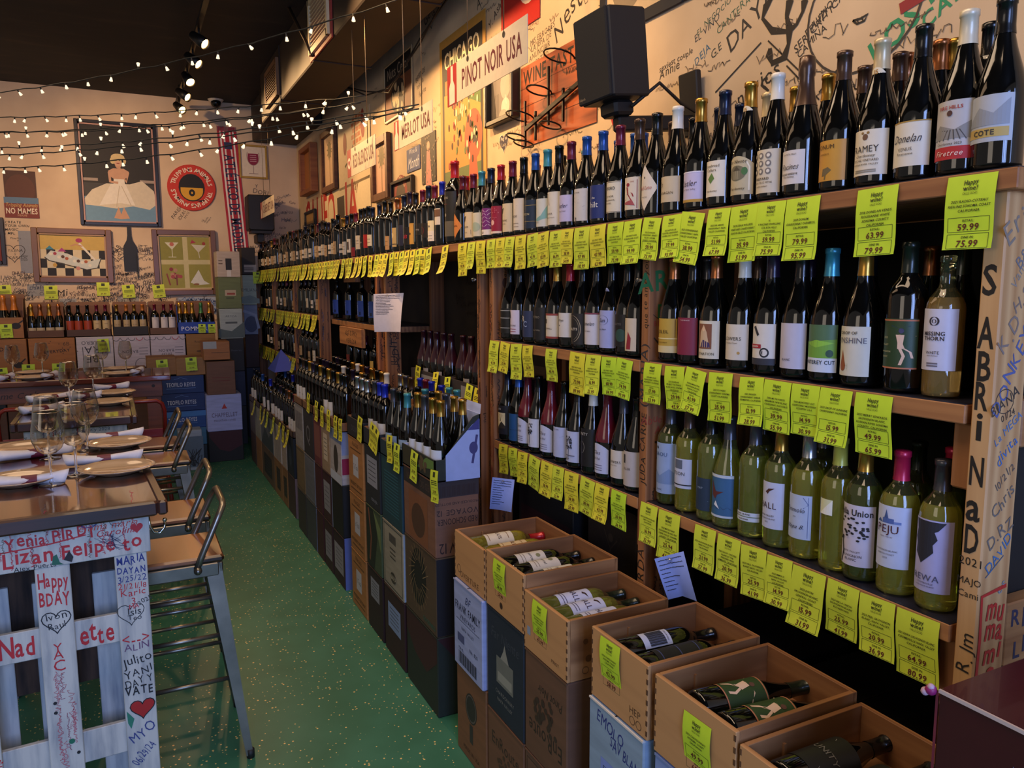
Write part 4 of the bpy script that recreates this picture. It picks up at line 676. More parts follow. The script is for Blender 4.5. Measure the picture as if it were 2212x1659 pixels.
# second row on the top shelf, necks showing between the front bottles
for k, (px, cap, shp) in enumerate(((2140, 'black', 'D'), (2063, 'gold', 'B'), (2033, 'copper', 'B'), (1960, 'copper', 'B'), (1945, 'brown', 'B'), (1868, 'brown', 'B'), (1790, 'gold', 'B'), (1720, 'gold', 'B'), (1660, 'cream', 'B'), (1600, 'navy', 'B'), (1555, 'navy', 'B'), (1500, 'black', 'B'), (1455, 'brown', 'B'), (1390, 'blue', 'B'), (1372, 'blue', 'B'), (1336, 'blue', 'B'), (1300, 'maroon', 'B'), (1265, 'teal', 'B'), (1215, 'black', 'B'), (1160, 'red', 'B'), (1107, 'maroon', 'B'), (1085, 'red', 'B'), (1050, 'brown', 'B'))):
    bottle('dark bottle, %s capsule, %s in top shelf rear row' % (cap, nth(k + 1)), (1.52 + .02 * (k % 2), yat(px, 1.52 + .02 * (k % 2), ZT + .27), ZT), shp, cap)
S2 = [(1455, 'B', 'copper', LB('#b3923a', [('SOLEIL', .62, .014, '#2a2010', dict(bold=False)), ('CHARDONNAY', .3, .005, '#3a2c14', {})], .028, .125, extra=[('r', -.046, 0, .046, .2, '#cbb988'), ('r', -.046, .4, .046, .43, '#d8c890'), ('s', [(-.04, .46), (.04, .46), (.04, .96), (-.04, .96), (-.04, .46)], .0015, '#4a3a1a')]), DARK, 'gold and cream lettered label'),
      (1497, 'B', 'black', LB('#7a1f3a', [('THE PRINCE', .93, .005, '#d8b8b8', dict(x=.01))], .028, .13, extra=[('s', [(-.02, .3), (-.012, .5), (-.026, .6)], .001, '#a04a5a')]), DARK, 'plain deep crimson label'),
      (1545, 'B', 'copper', LB('#cdc4ae', [('DESTINATION', .13, .01, '#2a2622', dict(maxw=.07))], .025, .125, extra=[('r', -.02, .26, .026, .92, '#7a4a34'), ('p', [(-.014, .3), (-.01, .7), (.002, .9), (.012, .7), (.02, .3)], '#c4a888'), ('p', [(-.012, .3), (.0, .5), (.02, .42), (.022, .3)], '#3a2c5a'), ('c', .002, .78, .005, '#d8b490', .06)]), DARK, 'white label with a robed woman picture'),
      (1605, 'B', 'white', LB('#cbc2b4', [('FLOWERS', .6, .013, '#2a2826', {}), ('Sonoma Coast', .48, .006, '#5a5450', dict(shear=.3))], .03, .12, extra=[('c', .022, .2, .004, '#b08a4a', .04)]), DARK, 'pale label with small gold flower'),
      (1665, 'B', 'plum', LB('#cfc9c0', [('BARREN', .45, .006, '#e8d8d0', dict(bold=True, x=-.008))], .026, .125, extra=[('r', -.046, 0, .046, .16, '#2a2c38'), ('c', .02, .3, .012, '#22222a', .12), ('c', .02, .3, .008, '#cfc9c0', .08), ('s', [(-.03, .35), (.02, .3)], .003, '#22222a'), ('s', [(-.03, .3), (-.03, .85), (-.01, .9)], .004, '#22222a'), ('p', [(-.014, .92), (.0, .7), (.006, .74), (-.006, .95)], '#22222a'), ('r', -.03, .4, .012, .5, '#a02430')]), DARK, 'white label with a black pushchair drawing'),
      (1727, 'B', 'black', LB('#b9b5c6', [('BLANC', .2, .007, '#5a5868', dict(bold=True))], .025, .13), DARK, 'plain lilac grey label'),
      (1790, 'B', 'sky', LB('#4a6a4a', [('MONTEREY CUT', .21, .012, '#1a2a3a', dict(bold=True, maxw=.085))], .025, .13, extra=[('r', -.046, 0, .046, .3, '#c6ccd8'), ('p', [(-.045, .3), (-.045, .62), (.045, .7), (.045, .3)], '#6a9a3a'), ('p', [(-.03, .6), (0, .68), (.04, .62), (.0, .52)], '#86b83e')] + [('s', [(-.045, .7 + i * .06), (.045, .74 + i * .06)], .0012, '#8aa8b8') for i in range(4)] + [('c', .03, .4, .008, '#2a4a3a', .08)]), DARK, 'green scaly label, bright blue capsule'),
      (1862, 'B', 'gold', LB('#c9c4b4', [('DROP OF', .87, .009, '#4a4640', dict(bold=True)), ('SUNSHINE', .72, .017, '#5a5a68', dict(maxw=.08))], .025, .13, extra=[('p', [(-.014, .52), (-.022, .2), (-.014, .1), (-.004, .2)], '#8a4a24'), ('c', -.013, .18, .0085, '#8a4a24', .09)] + [('s', [(-.04 + i * .002, .04 + i * .03), (.0, .12 + i * .03), (.045, .22 + i * .03)], .0012, '#8a9a4a') for i in range(5)]), DARK, 'white label with a brown droplet'),
      (1955, 'D', 'dgreen', LB('#233c20', [('2020', .62, .006, '#b8b48a', dict(x=-.02)), ('VALLEY', .48, .005, '#b8b48a', dict(x=-.02)), ('SAUVIGNON', .34, .005, '#b8b48a', dict(x=-.02)), ('BLANC', .24, .005, '#b8b48a', dict(x=-.02))], .05, .15, extra=[('r', -.046, .0, .046, .03, '#b06a4a'), ('r', -.046, .95, .046, .98, '#b06a4a'), ('p', [(.004, .68), (.02, .68), (.018, .5), (.022, .4), (.008, .4), (.008, .52)], '#d8b49a'), ('s', [(.012, .42), (.02, .26), (.014, .08)], .006, '#d8b49a'), ('s', [(.018, .42), (.032, .34), (.036, .22)], .005, '#d8b49a'), ('s', [(-.03, .76), (.012, .68), (.042, .66)], .004, '#d8b49a'), ('c', .014, .76, .005, '#3a3a5a', .05), ('s', [(-.005, .86), (.01, .8), (.03, .86)], .003, '#3a4a6a')]), DARK, 'green label with a dancing figure'),
      (2037, 'D', None, LB('#c2bfce', [('MISSING', .6, .012, '#2a2430', dict(bold=True, maxw=.08)), ('THORN', .52, .012, '#2a2430', dict(bold=True)), ('WHITE', .29, .009, '#2a2430', {}), ('dealcoholised', .24, .004, '#4a4450', {})], .06, .19, .096, extra=[('s', ringpts(.0, .8, .009, .07), .004, '#2a2430'), ('s', ringpts(0, .8, .004, .03), .002, '#2a2430')] + tiny('#6a6470', (.06, .1), .012)), AMB, 'white label with a dark spiral')]
for k, (px, shp, cap, L, g, desc) in enumerate(S2):
    bottle('%s with %s, near bay second shelf' % ('clear amber bottle' if g is AMB else 'dark bottle', desc), (1.405, yat(px, 1.405, Z2 + .09), Z2), shp, cap, L, g, rnd.uniform(-.08, .1), .9 if cap is None else 1)
for k, (px, cap) in enumerate(((2080, 'dgreen'), (2012, 'copper'), (1880, 'navy'), (1750, 'plum'), (1640, 'brown'), (1530, 'steel'))):
    bottle('dark bottle with %s capsule, rear row of second shelf, near bay' % cap, (1.53, yat(px, 1.53, Z2 + .25), Z2), 'B', cap)
WL = '#b9bed6'
S3 = [(1447, 'D', 'steel', LB('#8fa2c4', [('DAOU', .78, .016, '#2a4a7a', {}), ('BLANC', .08, .006, '#2a3a5a', {})], .035, .185, .094, extra=[('c', -.012, .9, .005, '#2a2c3a', .03), ('p', [(-.046, .2), (-.02, .45), (.0, .35), (.03, .5), (.046, .42), (.046, .2)], '#7088b0')]), DGR, 'tall blue white wave label'),
      (1487, 'D', 'brown', LB('#b6bcd2', [('KITSON', .5, .014, '#22242c', {})], .07, .155, .09, extra=[('r', -.012, .66, .018, .96, '#5a6274'), ('r', -.045, .1, .045, .14, '#22242c')]), YEL, 'white label, yellow wine'),
      (1535, 'D', 'black', LB('#22344a', [('MAP', .7, .009, '#8a9ab4', {})], .03, .12, .06, extra=[('s', [(-.025, .3), (.0, .5), (.025, .3)], .002, '#5a7a9a')]), GRN, 'small dark blue label low on glass'),
      (1573, 'B', 'steel', LB('#34608a', [('SAUVIGNON BLANC', .96, .005, '#e8e8e0', {})], .03, .145, .09, extra=[('r', -.045, .93, .045, 1, '#b8c4d4'), ('r', -.045, 0, .045, .05, '#b8c4d4'), ('p', [(-.018, .5), (-.02, .85), (-.004, .6), (.02, .62), (.0, .52), (-.006, .42)], '#5a2a2a'), ('p', [(-.01, .28), (.008, .2), (-.004, .38)], '#d8dce4')] + [('s', [(-.04 + i * .02, .2), (-.03 + i * .02, .26), (-.02 + i * .02, .2)], .002, '#1c3450') for i in range(4)]), GRN, 'blue label with a brown bird'),
      (1628, 'D', 'steel', LB('#c4ccd8', [('SAUV. BLANC', .8, .006, '#2a3040', dict(bold=True)), ('CALIFORNIA', .25, .005, '#2a3040', dict(bold=True))], .045, .068, .085, extra=[('r', -.0425, .48, .0425, .56, '#5a6a3a')]), GRN, 'two narrow white strips as label'),
      (1683, 'D', 'gold', LB('#bcc2dc', [('HALL', .5, .022, '#3a2030', {}), ('NAPA VALLEY', .28, .006, '#3a3a4a', dict(bold=True)), ('SAUVIGNON BLANC', .21, .005, '#3a3a4a', {}), ('2023', .14, .005, '#3a3a4a', {})], .05, .165, .085, extra=[('p', [(-.006, .78), (.004, .86), (.02, .88), (.006, .8), (.002, .74)], '#4a2a24')]), GRN, 'white label with a leaping animal'),
      (1742, 'D', 'silver', LB('#aebbd6', [('Emmolo', .66, .016, '#2a2c44', dict(shear=.2)), ('2023', .5, .004, '#2a2c44', {}), ('Napa B.', .28, .014, '#2a2c44', dict(shear=.5))], .05, .155, .08, extra=[('s', [(.02, .95), (.032, .8), (.02, .7)], .002, '#5a6a9a'), ('s', [(-.032, .04), (.032, .04), (.032, .96), (-.032, .96), (-.032, .04)], .001, '#5a6a9a')]), YEL, 'pale blue label with script'),
      (1808, 'D', 'lime', LB('#cfd0a8', [], .13, .165, .034, extra=[('p', [(-.016, .0), (.017, .0), (.017, 1)], '#e2e2d8')]), YEL, 'white triangle emblem instead of a label'),
      (1862, 'D', 'gold', LB('#c3bccb', [('Bella Union', .88, .02, '#1c1a1e', dict(bold=True, maxw=.088)), ('NAPA VALLEY', .24, .006, '#2a2a44', {}), ('SAUVIGNON', .17, .008, '#2a2a44', {}), ('BLANC', .11, .008, '#2a2a44', {})], .035, .17, .098, extra=[('s', [(-.028, .02), (-.02, .2), (-.026, .45)], .005, '#1c1a1e'), ('s', [(-.026, .4), (0, .55), (.02, .6)], .003, '#1c1a1e')] + [('c', rnd.uniform(-.03, .034), rnd.uniform(.42, .78), .0035, '#1c1a1e', .018) for _ in range(34)]), DGR, 'white label with a spreading black tree'),
      (1938, 'D', 'pink', LB('#bcc4dc', [('PEJU', .63, .024, '#4a1c2c', {}), ('NAPA VALLEY', .5, .004, '#5a4a5a', {}), ('SAUVIGNON BLANC', .28, .005, '#3a3a4a', {}), ('NORTH COAST', .22, .005, '#3a3a4a', {}), ('2023', .16, .005, '#3a3a4a', {})], .06, .19, .094, extra=[('p', [(-.008, .76), (-.002, .94), (.004, .76)], '#3c548a'), ('r', -.01, .72, .014, .8, '#4a62a0'), ('p', [(-.026, .72), (-.018, .78), (-.01, .72)], '#3c548a'), ('s', [(-.034, .72), (.034, .72)], .0015, '#3c548a'), ('r', .014, .72, .028, .76, '#6a80b8')]), YEL, 'white label with a blue tower, pink red capsule'),
      (2025, 'D', 'steel', LB('#a9a6cc', [('REWA', .2, .018, '#4a4c6a', {}), ('COOMBSVILLE', .12, .005, '#4a4c6a', {}), ('SAUVIGNON BLANC', .08, .004, '#4a4c6a', {})], .04, .185, .098, extra=[('p', [(-.03, .98), (.034, .98), (.02, .86), (.014, .84), (.02, .74), (.012, .66), (.014, .56), (.004, .48), (-.01, .38), (-.018, .46), (-.026, .52), (-.024, .64), (-.03, .72), (-.024, .84)], '#22222c')]), YEL, 'lilac label with a jagged black shape')]
for k, (px, shp, cap, L, g, desc) in enumerate(S3):
    bottle('green glass bottle with %s, third shelf' % desc, (1.41, yat(px, 1.41, Z3 + .09), Z3), shp, cap, L, g, rnd.uniform(-.1, .12))
for k, (px, cap) in enumerate(((2058, 'pink'), (1985, 'dgreen'), (1780, 'steel'), (1650, 'black'), (1540, 'brown'))):
    bottle('green glass bottle with %s capsule, rear row of third shelf' % cap, (1.53, yat(px, 1.53, Z3 + .25), Z3), 'D', cap, None, DGR)
Q2 = [(1103, 'black', LB('#101010', [], .03, .13, extra=[('r', -.046, y, .046, y + .025, '#9a9a96') for y in (.2, .6, .9)]), 'black label with thin silver bands'), (1125, 'black', LB('#c4bccc', [('LOVESTONE', .36, .009, '#2a2630', {})], .03, .125, .08, extra=[('p', [(-.02, .6), (-.012, .95), (-.006, .7)], '#22202a')] + tiny('#8a3a4a', (.1, .2))), 'white label with a black bird'), (1152, 'black', LB('#26304e', [('R', .7, .03, '#c8c0b4', dict(bold=True)), ('C', .5, .03, '#9aa8c8', dict(x=.012))], .025, .125), 'blue label with interlaced letters'), (1177, 'black', LB('#151416', [('PIETRO', .7, .012, '#8a8070', {}), ('Napa Valley', .3, .009, '#8a8070', dict(shear=.3))], .02, .14), 'black label with bronze lettering'),
      (1204, 'gold', LB('#c9bfae', [('MARSHALL', .4, .009, '#2a2422', {})], .03, .12, extra=[('r', -.046, .92, .046, 1, '#8a3a34'), ('r', -.046, 0, .046, .08, '#8a3a34'), ('r', -.02, .6, -.006, .78, '#2a2422')]), 'white label with red edges, gold capsule'), (1232, 'red', LB('#c9c3bc', [('Rhys', .7, .013, '#2a2826', dict(shear=.2))], .04, .125, extra=[('c', -.01, .48, .0025, '#1c1a1a', .03)]), 'white label with a black dot, red capsule'), (1260, 'black', LB('#1b191b', [('VIOLETS', .5, .012, '#c8bca8', dict(bold=True))], .02, .125, extra=[('s', ringpts(0, .5, .036, .44), .0022, '#a8987c'), ('s', ringpts(0, .5, .03, .36), .001, '#a8987c')]), 'ornate oval black label'), (1290, 'black', LB('#c4c0c6', [('Donelan', .66, .018, '#22202a', dict(shear=.35)), ('BROTHERS', .42, .006, '#4a4650', {})], .025, .13, extra=[('r', -.046, .95, .046, 1, '#7a3a4a')]), 'white script label with maroon top edge'),
      (1323, 'black', LB('#9aa0cc', [('Sun', .74, .018, '#1e2038', dict(shear=.3)), ('Pinot Noir', .5, .008, '#1e2038', {})], .02, .14, extra=[('s', ringpts(0, .74, .024, .13), .0015, '#2a2c4a')] + [('s', [(-.028, y), (.028, y)], .0018, '#3a3c5a') for y in (.12, .18, .24, .3, .36)]), 'lilac label with framed script'), (1357, 'black', LB('#131214', [('GROSS', .7, .01, '#6a6460', {})], .03, .13, extra=[('c', .012, .35, .022, '#24443c', .2)]), 'black label with a dark green patch'), (1380, 'black', LB('#c4b49c', [], .02, .12, .06, extra=[('p', [(-.01, .05), (.01, .05), (.012, .4), (.0, .6)], '#8a2030')]), 'cream label with red bottle picture')]
NO = LB('#aab0d8', [('2022', .5, .008, '#2a2c4a', {})], .195, .212, .03, shape='arch')
for px, cap, L, desc in Q2:
    bottle('dark bottle with %s, second bay upper shelf' % desc, (1.405, yat(px, 1.405, Z2 + .09), Z2), 'B', cap, L, None, rnd.uniform(-.08, .1), neck=NO if px == 1323 else None)
CLOS = lambda: LB('#b4bad4', [('Clos', .7, .018, '#4a4450', dict(shear=.3)), ('du Val', .5, .012, '#4a4450', dict(shear=.3))], .025, .125, shape='arch', extra=tiny('#6a6880', (.1, .18, .26)))
Q3 = [(1098, 'navy', None, LB('#1a1a20', [('ERI', .88, .012, '#a8a49c', {})], .03, .15, extra=[('r', -.02, .2, .028, .75, '#c8b88c'), ('p', [(-.02, .2), (.01, .45), (.028, .3), (.028, .2)], '#2a241c')] + [('s', [(.004, .45), (.004 + .02 * math.cos(t), .5 + .22 * math.sin(t))], .0012, '#3a3020') for t in (.4, .8, 1.2, 1.6, 2.0, 2.5)]), 'black label with a rising sun'), (1121, 'blue', None, LB('#1c4a7c', [], .02, .13, extra=[('r', -.046, .4, .046, .42, '#163a62')]), 'deep blue label'), (1141, 'wax', .13, CLOS(), 'script label and red wax shoulder, farthest of three'), (1164, 'black', None, LB('#bcc2d4', [], .025, .135, extra=vine('#2a2a30', 40) + tiny('#8a90a4', (.06,), .01)), 'white label with a black tree'), (1191, 'wax', .13, CLOS(), 'script label and red wax shoulder, middle of three'), (1220, 'black', None, LB('#a8b0d0', [('PINOT NOIR', .92, .006, '#2a2c4a', {})], .025, .135, extra=[scrib(-.035, y, .07, .14, '#3a4268', .0016) for y in (.15, .3, .42, .55, .68)] + [('p', [(-.04, .0), (-.03, .5), (-.024, 0)], '#2a3050')]), 'blue white label sketched like a map'),
      (1249, 'black', None, LB('#b0b8d4', [('Noir', .1, .014, '#1c1c26', dict(shear=.4, x=-.008))], .025, .135, extra=vine('#2a2c36', 36) + [('r', -.01, .2, .03, .23, '#5a5c70')]), 'white label with a leafy tree and script'), (1281, 'white', None, LB('#131214', [('UNITY', .86, .014, '#b8b4ae', {})], .03, .16, extra=[('s', [(-.03, .6), (0, .45), (.03, .55)], .001, '#a8a49e'), ('s', ringpts(-.008, .5, .014, .16), .001, '#a8a49e')]), 'black label with a white flourish'), (1312, 'wax', .13, CLOS(), 'script label and red wax shoulder, nearest of three'), (1347, 'steel', None, LB('#c6bfb6', [('FLOWERS', .58, .012, '#2a2826', {}), ('Sonoma Coast', .46, .005, '#5a5450', {})], .03, .12), 'cream label lettered in capitals'), (1376, 'black', None, LB('#b0a8a4', [('ELLER', .5, .01, '#2a2826', {})], .02, .13, extra=[('r', -.02, .65, -.008, .9, '#2a2826')]), 'greyish label partly behind the post')]
for px, cap, wz, L, desc in Q3:
    bottle('dark bottle with %s, second bay lower shelf' % desc, (1.405, yat(px, 1.405, Z3 + .09), Z3), 'B', cap, L, None, rnd.uniform(-.06, .12), waxz=wz)
# the three narrow bays at the far end
FB = [(6.25, 7.1, 'third'), (7.25, 8.2, 'second'), (8.35, 9.25, 'first')]
for y0, y1, nm in FB:
    for z, lv in ((Z2, 'upper'), (Z3, 'lower')):
        for i in range(5):
            bottle('dark bottle, %s narrow bay from back wall, %s shelf, %s along' % (nm, lv, nth(5 - i)), (1.41, y0 + .06 + (y1 - y0 - .12) * i / 4, z), 'D', fcap[(i * 3 + int(y0)) % 10], PALE[(i * 3 + int(y0 * 2) + int(z * 10)) % 8], None, rnd.uniform(-.1, .1))
# ------------------------------------------------------------------ wooden shelving
PW = wood('shelf_post_pine', '#6e4226', '#a06a3e', 'Z', .6); PWL = wood('pale_post_pine', '#a8794a', '#caa06c', 'Z', .55); RW = wood('shelf_rail_pine', '#7a4a2a', '#b07a48', 'Y', .6); RX = wood('cross_beam_pine', '#8a5c34', '#b88a58', 'X', .6)
TOPM = noise2('inked_shelf_top', '#14141c', '#2a2c3c', nscale=14, rough=.35, lo=.35, hi=.7); BACKM = noise2('black_back_panel', '#0c0b0a', '#151311', nscale=4, rough=.8); BACKG = noise2('grey_scribbled_back', '#2a2420', '#3a322a', nscale=5, rough=.8)
XF, XB = 1.36, 1.80
def post(par, y0, y1, mat=PW, x0=XF, x1=1.449, front=(), side=(), z1=1.842):
    mb = MB(); mb.box(x0, x1, y0, y1, 0, z1, mat, .003); art(mb, plane((x0, (y0 + y1) / 2, 0), (0, -1, 0), (0, 0, 1)), front); art(mb, plane(((x0 + x1) / 2, y0, 0), (1, 0, 0), (0, 0, 1)), side); return mb.build('post', par)
def board(par, y0, y1, z, x0=XF, x1=XB, name='shelf_board', ends=True):
    mb = MB(); mb.box(x0, x1, y0, y1, z - .038, z - .002, RW, .002); mb.box(x0 + .001, x1, y0 + .001, y1 - .001, z - .002, z - .0005, TOPM); return mb.build(name, par)
def scr(n, x0, x1, z0, z1, cols, lw=.003, hs=.016, q=None):
    q = q or rnd; out = []
    for _ in range(n):
        x, z = q.uniform(x0, x1), q.uniform(z0, z1); s_ = scrib(0, 0, q.uniform(.04, .13), q.uniform(.4, 1) * hs, q.choice(cols), lw, q); out.append(('s', [(x - p[1], z + p[0]) for p in s_[1]], s_[2], s_[3]))
    return out
vt = lambda s, x, z, h, c='#221a14', rot=PI / 2, **k: ('t', s, x, z, h, c, dict(rot=rot, jit=.1, shear=.1, **k))
def shelf_unit(label, y0, y1): return thing('wooden_shelf_unit', label, 'shelving', (0, 0, 0))
U1 = shelf_unit('rough pine shelf unit nearest the viewer with two shelved bays', .82, 2.94)
letters = [('S', 1.69), ('A', 1.6), ('B', 1.54), ('R', 1.486), ('i', 1.43), ('N', 1.35), ('a', 1.282), ('D', 1.22)]
front = [('t', ch, -.001, z, .075, '#1b1512', dict(bold=True, jit=.05, maxw=.03)) for ch, z in letters] + [('t', '2021', 0, 1.177, .022, '#1b1512', {}), ('t', 'MAJO', 0, 1.14, .018, '#1b1512', {}), ('t', 'Cami', 0, 1.115, .018, '#1b1512', {}), vt('R. Jm', .002, 1.0, .035)] + scr(10, -.012, .012, .1, .8, ['#2a201a'])
side = [vt('Eric', -.012, 1.795, .06, '#7d7368', .7), vt('Vanessa', .01, 1.715, .026, '#8a8074', 1.0), vt('B&K', .015, 1.735, .03, '#6a6a70', .9), vt('H.S', .012, 1.655, .035, '#7a6a60', .6), vt('K.D', -.014, 1.595, .045, '#7c6e66', .9), vt('DONKEY', .0, 1.525, .04, '#4a5a90', 1.05), vt('BIANA', -.012, 1.475, .028, '#33302e', .5), ('s', ringpts(-.012, 1.475, .026, .022), .0015, '#33302e'), vt('01/24', .0, 1.450, .018, '#33302e', .4), vt('La MEGA', .004, 1.425, .022, '#5a78a0', .6), vt('divita', .004, 1.385, .03, '#3b6aa6', .7), vt('10/21/2', .004, 1.335, .022, '#5a5450', .7), vt('Chris', .004, 1.290, .032, '#6a645e', .7), vt('D.RZ', .004, 1.230, .035, '#6a645e', .6), vt('DAVID', .004, 1.190, .028, '#39699a', .8), ('s', [(-.03, 1.15), (.02, 1.185)], .002, '#3a5a7a'), vt('es', .02, 1.125, .03, '#7a8a96', .6), ('s', [(-.036, .95), (-.033, 1.03), (-.036, 1.115), (.036, 1.125)], .008, '#b3221f')] + [('t', s, .006, z, .062, '#b3221f', dict(bold=True, maxw=.055, jit=.1, shear=.15)) for s, z in (('mu', 1.085), ('ma', 1.045), ('mi', 1.005), ('a', .965))] + [vt('Rachel', -.02, 0.935, .025, '#a8502a', .3), vt('& Yael', -.01, 0.905, .025, '#a8502a', .2)]
post(U1, .822, .861, PWL, front=front, side=side)
post(U1, 1.831, 1.869, front=[vt('que te amo you', 0, 1.66, .03), vt('(MARIA)', 0, 1.42, .05, '#2a2a30'), vt('JUDA CARISE', 0, 1.2, .035), vt('RDA', 0, .84, .05)] + scr(12, -.01, .01, .2, .8, ['#2a1c14']), side=[vt('ART', -.008, 1.70, .075, '#2c6a38', .15, bold=True), vt('R', 0, 1.615, .055, '#2c6a38', .1, bold=True), vt('BFF', -.01, 1.575, .022, '#8a2c20', .2), vt('Jorg', .008, 1.545, .045, '#33271e', .9), ('s', [(-.03, 1.6), (.0, 1.58), (.02, 1.53), (-.01, 1.47)], .002, '#33271e'), vt('Abuelito', -.004, 1.29, .035, '#9a3a24', .0), vt('AI', .0, 1.255, .035, '#9a3a24', .0), vt("Garcia's", .01, 1.13, .07, '#2a1c14')] + scr(10, -.03, .03, .2, 1.0, ['#3a2a1c']))
post(U1, 2.90, 2.938, front=scr(30, -.012, .012, .3, 1.8, ['#2a1c14', '#8a3020']), side=[vt('sergio', .01, 1.72, .035), ('c', .012, 1.7, .014, '#4a2a16', .02), vt('by Adrian', -.02, 1.5, .02), vt('2-1-22', .0, 1.36, .02, '#2a1c14', .0), vt('Alvaro', .0, 1.34, .02, '#2a1c14', .0)] + scr(12, -.03, .03, .4, 1.3, ['#3a2a1c']))
for y in (.84, 1.85, 2.92):
    mb = MB(); mb.box(1.711, XB, y - .019, y + .019, 0, 1.842, PW, .003); mb.build('rear_post', U1)
board(U1, .80, 2.958, ZT, 1.345, 1.83, 'top_board')
for a, bq in ((.872, 1.828), (1.872, 2.897)):
    for z in (Z2, Z3):
        board(U1, a, bq, z)
        mb = MB(); mb.box(1.385, 1.43, a, a + .036, z - .165, z - .04, PW, .003); mb.build('support_block', U1)
mb = MB(); mb.box(XB, XB + .008, .822, 2.938, .0, 1.84, BACKM); mb.build('back_panel', U1)
mb = MB(); mb.box(1.45, 1.71, .855, .861, .2, 1.84, BACKM); mb.build('end_shade_sheet', U1)  # black sheet added for the darkness seen between the end beams
for z0, z1, tx in ((1.385, 1.475, ()), (.96, 1.085, (('t', 'RLOS', .01, .03, .05, '#1f2448', dict(bold=True, jit=.1)), ('t', 'LKIS', .01, -.03, .05, '#1f2448', dict(bold=True, jit=.1))))):
    mb = MB(); mb.box(1.45, 1.71, .822, .854, z0, z1, RX, .003); art(mb, plane((1.52, .822, (z0 + z1) / 2), (1, 0, 0), (0, 0, 1)), list(tx) or scr(5, -.05, .1, -.02, .03, ['#3a2a1c'])); mb.build('end_beam', U1)
U2 = shelf_unit('middle pine shelf unit with two deep open bays behind the stacked cases', 3.03, 6.15)
post(U2, 3.03, 3.067, front=scr(26, -.012, .012, .3, 1.8, ['#2a1c14']), side=scr(8, -.03, .03, .4, 1.8, ['#4a3420']))
post(U2, 4.56, 4.598, wood('orange_post_pine', '#8a4a24', '#b8703c', 'Z', .6), front=[vt('Kevin', 0, 1.78, .03)] + scr(26, -.012, .012, .8, 1.5, ['#2a1c14']), side=[('c', .0, 1.78, .03, '#2a1c14'), ('c', .0, 1.78, .025, '#a8703e'), ('t', 'LD', 0, 1.78, .03, '#2a1c14', dict(bold=True)), vt('Hector', .0, 1.33, .05)] + scr(30, -.03, .03, .8, 1.8, ['#2a1c14']))
post(U2, 4.38, 4.418, side=[vt('JUDIT', .0, 1.3, .06)] + scr(30, -.03, .03, .7, 1.8, ['#2a1c14'], .004, .03))
for y in (3.05, 4.58, 6.09):
    mb = MB(); mb.box(1.711, XB, y - .019, y + .019, 0, 1.842, PW, .003); mb.build('rear_post', U2)
board(U2, 2.965, 6.118, ZT, 1.345, 1.83, 'top_board')
board(U2, 4.62, 6.07, 1.44, 1.44, XB)
mb = MB(); mb.box(XB, XB + .008, 3.03, 6.11, 0, 1.84, BACKG)
mp = plane((XB, 0, 0), (0, -1, 0), (0, 0, 1)); art(mb, mp, [('t', s, -y, z, h, '#1c1612', dict(bold=True, jit=.15)) for s, y, z, h in (('EL CUBA', 3.75, 1.6, .1), ('I', 3.3, 1.75, .12), ('NAXIDI', 3.3, 1.52, .07), ('Donna', 3.95, 1.5, .08))] + [scrib(-q.uniform(3.1, 4.4), q.uniform(1.4, 1.82), .14, .04, '#1c1612', .004, q) for q in [random.Random(3)] for _ in range(60)]); mb.build('back_panel', U2)
mb = MB(); mb.box(1.42, 1.45, 5.15, 5.75, 1.27, 1.40, RW, .003); art(mb, plane((1.42, 5.42, 1.34), (0, -1, 0), (0, 0, 1)), [('t', 'ALEX IS SPICY', 0, .02, .05, '#1c1510', dict(jit=.1)), ('t', '4 EVER 25.14', 0, -.035, .045, '#1c1510', dict(jit=.1))]); mb.build('name_plank', U2)
mb = MB(); mb.box(1.40, 1.44, 5.2, 5.5, 1.72, 1.84, RW, .003); mb.build('hanging_block', U2)
U3 = shelf_unit('far pine shelf unit with three narrow bottle bays by the back corner', 6.13, 9.39)
for y in (6.135, 7.15, 8.266, 9.34): post(U3, y, y + .038, side=scr(22, -.03, .03, .8, 1.8, ['#2a1c14', '#2a1c14', '#24406a']) if y < 8 else ())
board(U3, 6.125, 9.385, ZT, 1.345, 1.83, 'top_board')
for a, bq in ((6.176, 7.147), (7.191, 8.263), (8.307, 9.337)):
    for z in (Z2, Z3): board(U3, a, bq, z)
mb = MB(); mb.box(XB, XB + .008, 6.135, 9.378, 0, 1.84, BACKM); mb.build('back_panel', U3)
